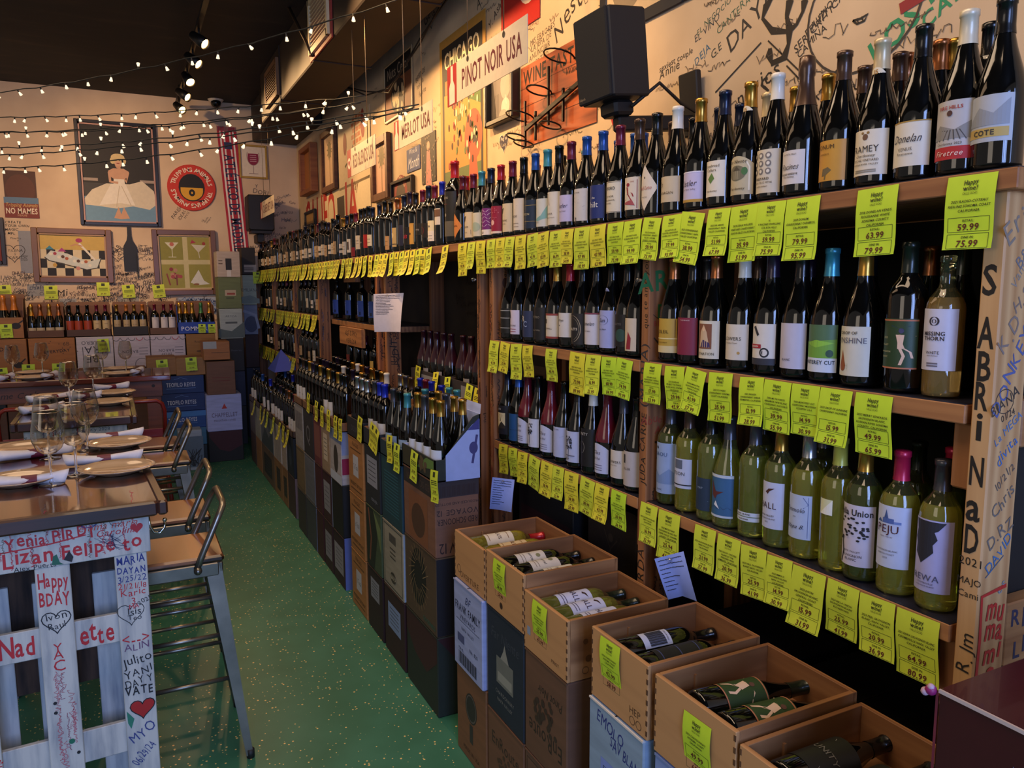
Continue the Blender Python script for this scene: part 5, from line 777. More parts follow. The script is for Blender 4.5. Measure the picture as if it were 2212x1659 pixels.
# push pins and hand-written sheets
def sheet(label, px, py, w, h, paper, tilt, fold, X=1.352, nl=13, ink='#262a3a', yaw=.8):
    p = gx(px, py, X); s = thing('handwritten_note', label, 'note', (0, 0, 0)); M = (Matrix.Rotation(yaw, 3, 'Z') @ B_R @ Matrix.Rotation(tilt, 3, 'Z')).to_4x4(); M.translation = p; s.matrix_world = M
    f = lambda x, y, d=0: Vector((x, y, .012 * math.sin(-y / h * 2.2) + fold * max(0, x / w) * (-y / h) * .25 + .004 + d)); mb = MB(); N = 8
    mb.add([f(-w / 2 + w * i / N, -h * j / N) for j in range(N + 1) for i in range(N + 1)], [(j * (N + 1) + i, (j + 1) * (N + 1) + i, (j + 1) * (N + 1) + i + 1, j * (N + 1) + i + 1) for j in range(N) for i in range(N)], paper, True)
    art(mb, lambda x, y, d=0: f(x, y, d + .0006), [scrib(-w * .42, -h * (.08 + .8 * k / nl) * (.65 if nl > 11 else 1), w * (.8 if k < 3 else rnd.uniform(.3, .62)), h * .018, ink, .0016) for k in range(nl)]); mb.build('paper', s)
    mb = MB(); mb.sphere((0, -.012, .016), .008, thinglass('clear_pin')); mb.tube([(0, -.012, .012), (0, -.012, .0)], .002, C('#c0c0c0', .2, .9)); mb.build('push_pin', s)
sheet('large white handwritten list pinned to a post in middle of shelving', 840, 634, .2, .215, C('#cfc7cc', .6), .03, .35, 1.33, 13, yaw=.7)
sheet('light blue handwritten note pinned low on the second bay post', 1088, 1033, .092, .13, C('#8f9fd8', .6), -.08, .1, 1.33, 11, yaw=.95)
sheet('crumpled light blue note hanging from the post between the near bays', 1445, 1198, .085, .12, C('#8296d6', .6), .35, .5, 1.33, 8, yaw=.85)
for px, py in ((1028, 604), (1386, 605), (684, 619)):
    p = gx(px, py, 1.36); mb = MB(); mb.T = Matrix.Translation(p); mb.sphere((-.012, 0, 0), .008, thinglass('clear_pin')); mb.tube([(-.006, 0, 0), (0.0, 0, 0)], .004, C('#c8c0b8', .2, .5)); o = mb.build('push_pin'); tag(o, 'clear push pin stuck high in the %s shelf post' % {1028: 'middle', 1386: 'second', 684: 'far'}[px], 'pin')
# ------------------------------------------------------------------ price tags
PAPER = [C(h, .55) for h in ('#bfdc2e', '#b4dc30', '#c9da3a', '#d6d436')]  # yellower ones put the warm lamp light into the far tags' paper
INKD = C('#2c3312', .6); PINK_ = C('#5a1a14', .6)
def tagmesh(w, h, r1, r2, name, curl, skew, pm, full):
    g = lambda x, y, d=0: Vector((x + skew * (y / h) ** 2 * w, y, .0008 + curl * h * (y / h) ** 2 + .004 * math.sin(-y / h * 5) + d)); mb = MB(); N = 7
    mb.add([g(-w / 2 + w * i, -h * j / N) for j in range(N + 1) for i in (0, 1)], [(2 * j, 2 * j + 2, 2 * j + 3, 2 * j + 1) for j in range(N)], pm, True)
    e = lambda x, y, d=0: g(x, y, d + .0005)
    a, bq = w * .42, w
    def frame(y0, y1):
        for u, v, s_, t in ((-a, y0, a, y0), (-a, y1, a, y1), (-a, y0, -a, y1), (a, y0, a, y1)):
            dx, dy = (.0004, 0) if u == s_ else (0, .0004); mb.add([e(u - dx, v - dy), e(s_ + dx, v - dy), e(s_ + dx, t + dy), e(u - dx, t + dy)] if u != s_ else [e(u - dx, v), e(u + dx, v), e(u + dx, t), e(u - dx, t)], [(0, 1, 2, 3)], INKD)
    k = w / .093
    if full:
        put_text(mb, e, 'Happy', 0, -.013 * k, .0125 * k, INKD, True, .12, .06, maxw=w * .3); put_text(mb, e, 'wine!', 0, -.0235 * k, .0125 * k, INKD, True, .12, maxw=w * .3); put_text(mb, e, 'CALLE OCHO', 0, -.033 * k, .0065 * k, INKD, False, maxw=w * .3)
        for i, ln in enumerate(name): put_text(mb, e, ln, 0, -(.047 + i * .0085) * k, .0066 * k, INKD, True, .25, maxw=w * .86)
    else:
        mb.add([e(-w * .14, -.03 * k), e(w * .14, -.03 * k), e(w * .14, -.008 * k), e(-w * .14, -.008 * k)], [(0, 1, 2, 3)], INKD)
        for i in range(3): mb.add([e(-w * .36, -(.048 + i * .008) * k), e(w * .36, -(.048 + i * .008) * k), e(w * .36, -(.0445 + i * .008) * k), e(-w * .36, -(.0445 + i * .008) * k)], [(0, 1, 2, 3)], INKD)
    for y0, nm, pr in ((.076, 'RETAIL:', r1), (.106, 'DINE IN:', r2)):
        y0 *= k; frame(-y0 - .026 * k, -y0)
        if full: put_text(mb, e, nm, 0, -y0 - .006 * k, .006 * k, INKD, True, .2, maxw=w * .3)
        put_text(mb, e, pr, 0, -y0 - .0175 * k, .017 * k, PINK_, True, .12, maxw=w * .62)
    return mb
def price_tag(label, loc, r1='', r2='', name=(), w=.093, h=.136, curl=.1, skew=0.0, tilt=0.0, pm=None, full=True, basis=B_R, group=None, mesh=None):
    if mesh is None: o = tagmesh(w, h, r1, r2, name, curl, skew, pm or PAPER[0], full).build('price_tag')
    else: o = share('price_tag', mesh)
    M = (basis @ Matrix.Rotation(tilt, 3, 'Z')).to_4x4(); M.translation = Vector(loc); o.matrix_world = M
    return tag(o, label, 'price tag', group)
NM = {'ch': ('2023 CHARDONNAY', 'SONOMA COAST', 'CALIFORNIA'), 'pn': ('2022 PINOT NOIR', 'RUSSIAN RIVER VALLEY', 'CALIFORNIA'), 'sb': ('2023 SAUVIGNON BLANC', 'NAPA VALLEY', 'CALIFORNIA')}
def tags(items, z, where, kind):
    X = 1.3448 if z > 1.8 else 1.3598
    for k, it in enumerate(items):
        pl, pr, a, c = it[:4]; nm = it[4] if len(it) > 4 else NM[kind]; tl = it[5] if len(it) > 5 else rnd.uniform(-.03, .05)
        y = yat((pl + pr) / 2, X, z - .01); w = min(.1, max(.08, abs(yat(pl, X, z - .01) - yat(pr, X, z - .01))))
        price_tag('lime price tag reading %s and %s, %s along the %s' % (a, c, nth(k + 1), where), (X - .001 * (k % 2), y, z - .006), a, c, nm, w, w * 1.44, rnd.uniform(.03, .2), rnd.uniform(-.05, .08), tl, PAPER[(k * 3 + len(where)) % 3 if pl > 1300 else 2 + k % 2])
T_ = lambda s: tuple(s.split('/'))
tags([(2048, 2156, '59.99', '75.99', T_('2021 RADIO-COTEAU/RIESLING SONOMA COAST/CALIFORNIA'), 0), (1854, 1942, '63.99', '79.99', T_('2018 DONELAN VENUS/ROUSSANNE WHITE/SONOMA COUNTY/CALIFORNIA'), .03), (1700, 1773, '79.99', '95.99', T_('2019 DONUM/CHARDONNAY CARNEROS,/CALIFORNIA')), (1640, 1700, '59.99', '75.99', T_('N/V RACINES SPARKLING/STA RITA HILLS/CALIFORNIA'), -.02), (1580, 1640, '35.99', '51.99', T_('2019 DEAN WALKER/VINEYARD CHARDONNAY/SANTA CRUZ CALIFORNIA')), (1532, 1580, '51.99', '67.99', T_('2023 FAR NIENTE/CHARDONNAY, NAPA/VALLEY CALIFORNIA')), (1474, 1524, '38.99', '54.99', T_('2023 CORNERBREAD/CHARDONNAY, NAPA/VALLEY CALIFORNIA'), -.14), (1434, 1474, '77.99', '93.99', T_('2022 KISTLER LES/NOISETIER CHARDONNAY,/SONOMA COAST CALIFORNIA')), (1392, 1430, '59.99', '75.99', T_('2021 FLANAGAN/CHARDONNAY, BENNETT/VALLEY, SONOMA/COUNTY, CALIFORNIA'), -.1),
      (1350, 1388, '99.99', '115.99'), (1314, 1348, '59.99', '75.99'), (1276, 1310, '47.99', '63.99'), (1242, 1275, '97.99', '110.99'), (1215, 1240, '38.99', '54.99'), (1189, 1216, '66.99', '82.99'), (1162, 1187, '82.99', '98.99', NM['pn'], .1), (1140, 1163, '45.99', '61.99', NM['pn'], .08), (1115, 1138, '52.99', '68.99'), (1093, 1113, '72.99', '88.99'), (1073, 1092, '63.99', '79.99'), (1053, 1071, '30.99', '46.99'), (1030, 1050, '67.99', '83.99'), (1012, 1028, '65.99', '81.99'), (991, 1010, '99.99', '115.99')], ZT, 'top shelf', 'pn')
tags([(1393, 1430, '17.99', '33.99', T_('2018 MER SOLEIL/CHARDONNAY RESERVE,/MONTEREY CALIFORNIA')), (1438, 1480, '29.99', '45.99', T_('2019 DONELAN/PROJECT THE PRINCE/IN HIS CAVES, SONOMA/CALIFORNIA')), (1484, 1527, '41.99', '57.99', T_('2018 ELIMINATION/SAUVIGNON BLANC,/NORTH COAST/CALIFORNIA'), -.13), (1533, 1584, '35.99', '51.99', T_('2023 FLOWERS/CHARDONNAY SONOMA/COAST CALIFORNIA')), (1599, 1651, '12.99', '28.99', T_('2022 BARREN/CHARDONNAY BARREL/FERMENTED, CALIFORNIA'), .07), (1653, 1711, '39.99', '55.99', T_('2022 MY FAVORITE/NEIGHBOR NFW BLANC/CHARDONNAY, PASO ROBLES/CALIFORNIA')), (1713, 1771, '14.99', '30.99', T_('2023 MONTEREY CUT/CHARDONNAY MONTERREY/COUNTRY U.S.A')), (1774, 1843, '15.99', '31.99', T_('2022 DROP OF SUNSHINE/CHARDONNAY CALIFORNIA')), (1849, 1929, '49.99', '65.99', T_('2022 MERRY EDWARDS/SAUVIGNON BLANC,/RUSSIAN RIVER SONOMA/COUNTY, CALIFORNIA'))][::-1], Z2, 'second shelf', 'ch')
tags([(1386, 1422, '16.99', '32.99'), (1424, 1470, '25.94', '41.94', T_('2023 MATSUTAKE/SAUVIGNON BLANC DRY/CREEK VALLEY SONOMA/COUNTY CALIFORNIA')), (1503, 1548, '21.99', '37.99'), (1552, 1601, '20.99', '36.99', T_('2023 SAUVY CHICKEN/BLANC BY THE/PRISONER WINE/COMPANY, CALIFORNIA')), (1602, 1657, '25.99', '41.99', T_('2023 HALL SAUVIGNON/BLANC NAPA VALLEY/CALIFORNIA'), .1), (1658, 1712, '14.99', '30.99', T_('2023 EMMOLO/SAUVIGNON BLANC,/NAPA VALLEY,/CALIFORNIA'), .08), (1714, 1785, '15.99', '31.99', T_('2022 JUSTIN/SAUVIGNON BLANC,/CENTRAL COAST/CALIFORNIA')), (1789, 1857, '25.99', '41.99', T_('2023 BELLA UNION/SAUVIGNON BLANC/RUTHERFORD')), (1859, 1935, '20.99', '36.99', T_('2023 PEJU, SAUVIGNON/BLANC, NAPA VALLEY,/CALIFORNIA')), (1938, 2030, '64.99', '80.99', T_('2021 REWA SAUVIGNON BLANC/COOMBSVILLE NAPA VALLEY/CALIFORNIA'))][::-1], Z3, 'third shelf', 'sb')
tags([(1059, 1079, '42.99', '58.99'), (1083, 1103, '25.99', '41.99', NM['pn'], -.08), (1104, 1128, '59.99', '75.99', NM['pn'], .06), (1130, 1152, '56.99', '72.99', NM['pn'], .08), (1180, 1204, '48.99', '64.99'), (1233, 1266, '73.99', '89.99'), (1267, 1299, '16.99', '32.99'), (1301, 1333, '68.99', '84.99'), (1334, 1368, '74.99', '90.99', NM['pn'], -.08)][::-1], Z2, 'second bay upper shelf', 'pn')
tags([(1079, 1098, '52.99', '68.99', NM['pn'], .12), (1099, 1118, '36.99', '52.99', NM['pn'], .12), (1120, 1141, '37.99', '53.99', NM['pn'], .1), (1145, 1168, '36.99', '52.99', NM['pn'], -.12), (1171, 1196, '38.99', '54.99'), (1196, 1219, '39.99', '55.99'), (1221, 1251, '34.99', '50.99', NM['pn'], .06), (1256, 1286, '38.99', '54.99', NM['pn'], -.06), (1288, 1318, '43.99', '59.99'), (1322, 1354, '20.99', '36.99')][::-1], Z3, 'second bay lower shelf', 'pn')
_tm = []
for i in range(5): o = tagmesh(.08, .128, '%d.99' % (31 + i * 9), '%d.99' % (47 + i * 9), (), rnd.uniform(.1, .4), rnd.uniform(-.1, .35), PAPER[3 if i < 3 else 2], False).build('price_tag'); _tm.append(o.data); bpy.data.objects.remove(o)
def far_tags(ys, z, where, step=3):
    for k, y in enumerate(ys): price_tag('narrow yellow price tag on %s, %s from the back wall' % (where, nth(len(ys) - k)), ((1.3448 if z > 1.8 else 1.3598) - .001 * (k % 3), y, z - .006), mesh=_tm[(k * step) % 5], tilt=rnd.uniform(-.12, .16))
ft = [yat(p, 1.343, ZT) for p in (962, 927, 915, 903, 892, 880, 868, 857, 847, 834, 825, 815, 801, 789, 780)]
y = ft[-1] + .1; q = random.Random(5)
while y < 9.3: ft.append(y); y += q.choice([.088, .09, .1, .1, .14])
far_tags(ft, ZT, 'far top shelf edge')
ys = []; y = 6.25
while y < 9.3: ys.append(y); y += q.choice([.085, .09, .095, .16])
far_tags(ys, Z2, 'far middle shelf edge', 2)
ys = []; y = 7.2
while y < 9.3: ys.append(y); y += q.choice([.09, .095, .15])
far_tags(ys, Z3, 'far lower shelf edge', 3)
# ------------------------------------------------------------------ cartons
def card(h): return noise2('card_' + h.strip('#'), h, '#%02x%02x%02x' % tuple(min(255, int(int(h[i:i + 2], 16) * 1.12)) for i in (1, 3, 5)), scale=(1, 1, 7), nscale=6, rough=.62, lo=.3, hi=.7)
_TANL = '#c79a66'
def carton(label, x0, x1, y0, y1, z0, z1, col, front=(), side=(), edge=None, name='wine_carton', group=None, toptape=True):
    """closed case; front art faces the aisle (-X), side art faces -Y; art is centred on its panel"""
    loc = ((x0 + x1) / 2, (y0 + y1) / 2, z0); a, bq, h = (x1 - x0) / 2, (y1 - y0) / 2, z1 - z0; g = .0015
    mb = MB(); mb.box(-a + g, a - g, -bq + g, bq - g, 0, h - .001, card(col) if isinstance(col, str) else col, .004)
    e = C(edge, .6) if edge else (C(col, .6) if isinstance(col, str) else col)
    if toptape: mb.box(-a + .002, a - .002, -.002, .002, h - .002, h, '#2a2018'); mb.box(-a - .0005, -a + .003, -bq + .004, bq - .004, h - .006, h - .001, e)
    art(mb, plane((-a + g, 0, h / 2), (0, -1, 0), (0, 0, 1)), list(front)); art(mb, plane((0, -bq + g, h / 2), (1, 0, 0), (0, 0, 1)), list(side))
    o = mb.build(name); o.location = loc; return tag(o, label, 'box', group)
def tray(label, x0, x1, y0, y1, z0, hf, hb, col, inner='#a5784c', front=(), side=(), cut=.12, axis='x'):
    """case cut open at the front: low front wall, sides sloping up to a tall back"""
    loc = ((x0 + x1) / 2, (y0 + y1) / 2, z0); a, bq = (x1 - x0) / 2, (y1 - y0) / 2; t = .005; o = thing('open_carton', label, 'box', loc)
    c, ci = card(col), card(inner); mb = MB()
    if axis == 'y':
        T = Matrix(((0, 1, 0), (1, 0, 0), (0, 0, 1))).to_4x4(); a, bq = bq, a; mb.T = T
    mb.box(-a, a, -bq, bq, 0, t, ci); mb.box(-a, -a + t, -bq, bq, 0, hf, c);
    mb.box(a - t, a, -bq, bq, 0, hb, ci)
    for s in (-1, 1):
        y0_, y1_ = (-bq, -bq + t) if s < 0 else (bq - t, bq); p = [(-a, 0), (a, 0), (a, hb), (-a + cut + .03, hb * .96), (-a + cut * .3, hf)] ; p.append((-a, hf)); n_ = len(p)
        mb.add([(x, y0_, z) for x, z in p] + [(x, y1_, z) for x, z in p], [tuple(range(n_)), tuple(range(2 * n_ - 1, n_ - 1, -1))] + [(i, n_ + i, n_ + (i + 1) % n_, (i + 1) % n_) for i in range(n_)], c if s < 0 else ci)
    if axis == 'x': art(mb, plane((-a, 0, 0), (0, -1, 0), (0, 0, 1)), list(front)); art(mb, plane((0, -bq, 0), (1, 0, 0), (0, 0, 1)), list(side))
    else: mb.T = None; art(mb, plane((0, -a, 0), (1, 0, 0), (0, 0, 1)), list(front))
    mb.build('tray_walls', o)
    mb = MB(); mb.T = T if axis == 'y' else None; mb.add([(a, -bq, hb), (a, bq, hb), (a + .008, bq - .01, hb + .035), (a + .008, -bq + .01, hb + .035)], [(0, 1, 2, 3)], ci); mb.build('flap', o); return o
bar = lambda x, y, w, h, c='#26242a', n=22: [('r', x + w * i / n, y, x + w * (i + .3 + .4 * ((i * 7) % 3) / 2) / n, y + h, c) for i in range(n)]
lines = lambda x, ys, w, c, t=.006: [('r', x - w / 2, y, x + w / 2, y + t, c) for y in ys]
box_outline = lambda w, h, c, t=.004: [('s', [(-w, -h), (w, -h), (w, h), (-w, h), (-w, -h)], t, c)]
XC = 1.0
# near columns under the wooden crates
carton('brown carton with round black emblem, on the floor at left of the crate group', XC, 1.34, 2.21, 2.47, 0, .335, '#6e4a30', [('c', 0, .04, .05, '#2a2824', .055), ('c', 0, .04, .045, '#57504a', .05), ('c', 0, .04, .04, '#2a2824', .045), ('r', -.014, -.09, .014, -.02, '#33302c'), ('t', 'MADE IN USA', .0, -.13, .022, '#3a2818', {})])
carton('pale blue white carton printed FRANK FAMILY with bar code below a wooden crate', XC - .01, 1.33, 2.215, 2.465, .335, .652, '#8d97bc', [('t', 'FRANK FAMILY', 0, .07, .04, '#2a2c46', dict(maxw=.22, bold=True)), ('t', 'VINEYARDS', 0, .035, .024, '#2a2c46', dict(maxw=.15)), ('t', 'NAPA VALLEY', 0, -.005, .016, '#2a2c46', {}), ('s', [(-.1, .02), (.1, .02)], .002, '#2a2c46'), ('t', 'BF', 0, .11, .04, '#3a4068', dict(shear=.4)), ('r', -.09, -.06, -.03, -.03, '#4a507a'), ('t', 'No. 820', .05, -.06, .02, '#2a2c46', {}), ('t', '750 ML', -.06, -.085, .014, '#2a2c46', {})] + bar(-.08, -.14, .16, .045))
carton('brown EnRoute carton on the floor, middle of the crate group', XC, 1.34, 1.935, 2.2, 0, .3, '#644430', [('t', 'EnRoute', 0, .06, .06, '#33261c', dict(maxw=.2))] + [('c', rnd.uniform(-.06, .06), rnd.uniform(-.1, .03), .008, '#4a3626') for _ in range(22)])
carton('dark navy carton printed Far Niente with a silver chateau picture', XC, 1.34, 1.935, 2.2, .3, .652, '#1c222e', [('t', 'Far Niente', 0, .1, .05, '#3a3f48', dict(maxw=.2, shear=.1)), ('r', -.06, -.06, .06, .03, '#6c6e66'), ('p', [(-.03, .03), (-.01, .06), (.0, .085), (.012, .06), (.03, .03)], '#8a8a80'), ('r', -.05, -.05, .05, -.02, '#8f9084'), ('t', 'CHARDONNAY', 0, -.09, .018, '#7a7c78', {}), ('t', 'NAPA VALLEY', 0, -.115, .016, '#7a7c78', {})])
carton('brown carton standing on the floor at right end of the crate group', XC, 1.34, 1.68, 1.93, 0, .3, '#5c4030', box_outline(.11, .13, '#3c2a1c') + [('t', 'PINOT NOIR', 0, .08, .02, '#c8b49c', {})])
carton('brown EnRoute carton printed upside down under the crate of green bottles', XC, 1.34, 1.68, 1.93, .3, .62, '#5e412e', [('t', 'EnRoute', 0, -.07, .07, '#2e2118', dict(maxw=.2, flip=True)), ('t', 'Pinot Noir', .03, .07, .04, '#2e2118', dict(maxw=.14, flip=True, shear=.2))] + [('c', rnd.uniform(-.06, .06), rnd.uniform(-.05, .06), .009, '#3a2a1e') for _ in range(30)], lines(0, (-.1, .1), .2, '#54392a'))
carton('grey blue carton with handwritten EMOLO SAV BLAN and a printed sticker', XC - .005, 1.33, 1.33, 1.565, .34, .652, '#7f93a6', [('t', 'EMOLO', -.02, .115, .045, '#2a2f78', dict(jit=.1, maxw=.12, rot=-.12)), ('t', 'SAV BLAN', .04, .075, .04, '#2a2f78', dict(jit=.1, maxw=.12, rot=-.12)), ('r', -.06, -.09, .06, .02, '#7d8fd0'), ('t', 'FLOWERS', 0, -.005, .022, '#22264a', dict(maxw=.1)), ('t', '2023 PINOT NOIR', 0, -.03, .014, '#22264a', dict(maxw=.1)), ('t', 'SONOMA COAST', 0, -.052, .012, '#22264a', dict(maxw=.1))], edge='#d8cfc4')
carton('plain blue carton under the crate with two green labelled bottles', XC, 1.33, 1.05, 1.3, .34, .646, '#7486b4', lines(0, (.05, -.02), .14, '#4a5a8c'))
for y0, y1, w_ in ((1.33, 1.565, 'grey blue handwritten'), (1.05, 1.3, 'plain blue')): carton('brown carton on the floor under the %s carton' % w_, XC, 1.33, y0, y1, 0, .338, '#6a4a32')
carton('brown carton standing beneath the nearest wooden crate', XC, 1.33, .79, 1.035, .32, .63, '#6a4a34'); carton('brown carton on the floor beneath the nearest crate column', XC, 1.33, .79, 1.035, 0, .32, '#5c4230')
# wooden crates
CR = wood('crate_pine', '#7c5230', '#bb8a58', 'Y', .55, 0, .7, False, .55); CRX = wood('crate_pine_end', '#7c5230', '#b88656', 'X', .55, 0, .7, False, .55)
def crate(label, y0, y1, z0, h=.182, x0=XC, x1=1.335, front=(), rz=0.0):
    o = thing('wooden_crate', label, 'crate', ((x0 + x1) / 2, (y0 + y1) / 2, z0), rz); a, bq = (x1 - x0) / 2, (y1 - y0) / 2; t = .011
    mb = MB(); mb.box(-a, -a + t, -bq, bq, 0, h, CR, .0015); art(mb, plane((-a, 0, h / 2), (0, -1, 0), (0, 0, 1)), list(front))
    for i in range(7): mb.box(-a - .0006, -a + .001, bq - .006, bq - .0005, .01 + i * .025, .022 + i * .025, '#5c3c22'); mb.box(-a - .0006, -a + .001, -bq + .0005, -bq + .006, .01 + i * .025, .022 + i * .025, '#5c3c22')
    mb.build('front_panel', o)
    mb = MB(); mb.box(a - t, a, -bq, bq, 0, h, CR, .0015); mb.build('back_panel', o)
    for s in (-1, 1):
        mb = MB(); mb.box(-a + t, a - t, s * bq, s * (bq - t), 0, h, CRX, .001)
        if s < 0: art(mb, plane((0, -bq, h / 2), (1, 0, 0), (0, 0, 1)), [('c', -.11, .02, .008, '#5a3a20'), ('c', -.1, -.03, .01, '#5a3a20'), ('s', ringpts(-.11, -.062, .01), .0015, '#4a3020')])
        mb.box(-a + .1, -a + .106, s * (bq - t), s * (bq - t - .006), 0, h - .02, CRX); mb.build('side_panel', o)
    mb = MB(); mb.box(-a + t, a - t, -bq + t, bq - t, h - .1, h - .094, CRX); mb.build('inner_tray', o)
    mb = MB(); mb.box(-a + t, a - t, -bq + t, bq - t, 0, .008, CRX); mb.build('base_panel', o); return o
crate('pine crate holding two pale wine bottles, farthest of the open crates', 2.21, 2.47, .655, .17, front=[('t', 'OVERTURE', 0, -.06, .03, '#6a4526', dict(maxw=.2)), ('s', ringpts(-.09, -.045, .014), .002, '#4a3020')])
crate('pine crate of three dark bottles with white labels, second from far end', 1.935, 2.2, .654, .182, front=[('c', -.02, -.06, .011, '#4a2e1a'), ('c', -.02, -.06, .006, '#2e1c10')])
crate('pine crate of three green glass bottles with white labels', 1.68, 1.93, .622, .175, front=[('r', -.105, -.04, -.085, -.015, '#8a96a8'), ('s', [(-.02, .02), (.0, -.03)], .002, '#5a3a20'), ('t', 'PINOT', .06, -.06, .014, '#5a3a20', {})])
crate('pine crate with two dark bottles and a bar code, fourth from far end', 1.325, 1.56, .655, .18, front=[('t', 'HEP', .07, -.045, .025, '#5a3c22', dict(maxw=.05)), ('s', ringpts(.06, -.07, .01), .0016, '#4a3020'), ('s', ringpts(.085, -.07, .01), .0016, '#4a3020')])
crate('pine crate with two green labelled bottles showing a dancing figure', 1.045, 1.3, .65, .18)
crate('pine crate with black script bottles, nearest the viewer and cut by the frame', .78, 1.035, .632, .18)
def lying(label, x, y, z, cap, L, glass=None, roll=0.0, yaw=0.0, shape='D', scale=1.0):
    M = Matrix.Rotation(yaw, 3, 'Z') @ Matrix.Rotation(PI / 2, 3, 'Y') @ Matrix.Rotation(roll, 3, 'Z')
    return bottle(label, (x, y, z), shape, cap, L, glass, 0, scale, rot=M.to_euler())
PAR = LB('#c8c2bc', [('parcel', .5, .014, '#2a2622', {})], .06, .16, .07, extra=[('c', .0, .75, .008, '#7a7a5a', .08)] + tiny('#8a8078', (.15, .25)))
PSU = LB('#d8cdbc', [('PLUS', .5, .02, '#4a2a20', {})], .06, .165, .085, extra=tiny('#8a6a4a', (.1, .8)))
HAL = LB('#bcc2e2', [('HALL', .52, .026, '#3a2838', {})], .06, .17, .085, extra=[('p', [(-.006, .78), (.004, .86), (.02, .88), (.006, .8), (.002, .74)], '#3a2424')] + tiny('#5a5a7a', (.12, .2)))
r0 = .0395
lying('pale wine bottle lying in the farthest crate, red capsule to the wall', 1.022, 2.40, .7715, 'red', PSU, YEL, .25); lying('pale wine bottle lying in the farthest crate beside the second crate', 1.03, 2.29, .7715, 'black', LB('#d0b890', [('VILLA', .5, .02, '#6a3a24', {})], .06, .16, .085, extra=tiny('#8a6a4a', (.1, .8))), YEL, .3)
for k, (y, rl) in enumerate(((2.14, .5), (2.062, .1), (1.985, .45))): lying('dark bottle with white label lying in second crate, %s one' % ('far', 'middle', 'near')[k], 1.015 + .01 * k, y, .7825, 'black', PAR, DARK, rl)
for k, (y, rl) in enumerate(((1.875, .3), (1.803, .15), (1.73, .45))): lying('green glass bottle lying in third crate, %s one' % ('far', 'middle', 'near')[k], 1.015, y, .7435, 'dgreen', HAL, GRN, rl)
lying('dark bottle with white bar code label lying in fourth crate', 1.02, 1.49, .7815, 'black', LB('#b6bcd4', [('IMPORTED', .88, .006, '#26263a', {})], .07, .15, .05, extra=[('r', -.022 + i * .002, .2, -.0208 + i * .002 + (i % 3) * .0004, .8, '#22222e') for i in range(22)] + [('r', -.0, .0, .0, .0, '#22222e')]), DARK, .45, -.05)
lying('dark bottle with thin blue lines lying in fourth crate near side', 1.02, 1.40, .7815, 'black', LB('#15151a', [], .05, .18, .09, extra=[('r', -.045, y, .045, y + .02, '#3a4470') for y in (.1, .5, .9)]), DARK, .2, -.02)
DAN = LB('#27401f', [], .06, .16, .11, extra=[('r', -.055, .0, .055, .03, '#b07050'), ('r', -.055, .95, .055, .98, '#b07050'), ('p', [(-.014, .62), (.004, .66), (.01, .44), (-.006, .38)], '#d8b89c'), ('s', [(.0, .42), (-.012, .26), (-.02, .1)], .006, '#d8b89c'), ('s', [(.006, .42), (.014, .26), (.01, .12)], .006, '#d8b89c'), ('s', [(-.04, .82), (-.006, .64), (.02, .7), (.04, .56)], .004, '#d8b89c'), ('c', .002, .73, .006, '#5a3a30', .06)])
lying('green labelled bottle lying in fifth crate, farther of the two', 1.035, 1.21, .7795, 'dgreen', DAN, DARK, .25, -.12, 'B', 1.03); lying('green labelled bottle lying in fifth crate, nearer of the two', 1.03, 1.115, .7795, 'dgreen', DAN, DARK, .35, -.1, 'B', 1.03)
UNI = LB('#121112', [('UNITY', .5, .02, '#6a6864', dict(shear=.1))], .05, .17, .1, extra=[('s', [(-.02, .9), (.0, .5), (.02, .15)], .001, '#8a8884')])
lying('black bottle with grey script lying in the nearest crate, far side', 1.03, .965, .761, 'black', UNI, DARK, .3, 0, 'B', 1.02); lying('black bottle with grey script lying in the nearest crate, near side', 1.03, .865, .761, 'black', UNI, DARK, .5, 0, 'B', 1.02)
for y, z, a, c, w_, t in ((2.095, .828, '38.99', '54.99', 'second', .0), (1.83, .79, '25.99', '41.99', 'third', -.02), (1.475, .83, '42.99', '58.99', 'fourth', .03), (1.155, .8, '49.99', '65.99', 'fifth', .02)):
    price_tag('lime price tag reading %s and %s on front of the %s crate' % (a, c, w_), (XC - .0005, y, z), a, c, NM['ch'], .085, .126, .02, .02, t, PAPER[0])
# maroon gift carton at lower right
SHM = C('#3c0c16', .25, 0, .3)
carton('glossy dark red carton with a black bottle picture at lower right corner', .97, 1.34, .30, .635, .82, 1.13, SHM, [('p', [(.0, -.15), (.0, -.07), (.03, -.03), (.035, .1), (.06, .1), (.065, -.03), (.095, -.07), (.095, -.15)], '#0c0b0d'), ('r', .036, .0, .044, .08, '#8a1028'), ('r', .012, -.15, .018, -.08, '#2a3a8a'), ('s', [(-.06, .1), (-.04, -.0), (-.03, -.15)], .0015, '#5a5a78'), ('r', -.168, -.15, -.164, .15, '#6a2030')], (), '#b8a8a0')
for z0, z1, w_ in ((.41, .815, 'upper'), (0, .405, 'lower')): carton('dark carton beneath the glossy red one, %s of two' % w_, .97, 1.33, .30, .63, z0, z1, '#241618')
mb = MB(); mb.sphere((.968, .641, 1.124), .008, C('#8a1a5c', .5), 8, 6); mb.sphere((.966, .648, 1.119), .006, C('#b898a8', .5), 8, 6); mb.sphere((.966, .64, 1.129), .005, C('#b898a8', .5), 8, 6); tag(mb.build('packing_scrap'), 'torn pink scrap sticking out at corner of the glossy red carton', 'scrap')
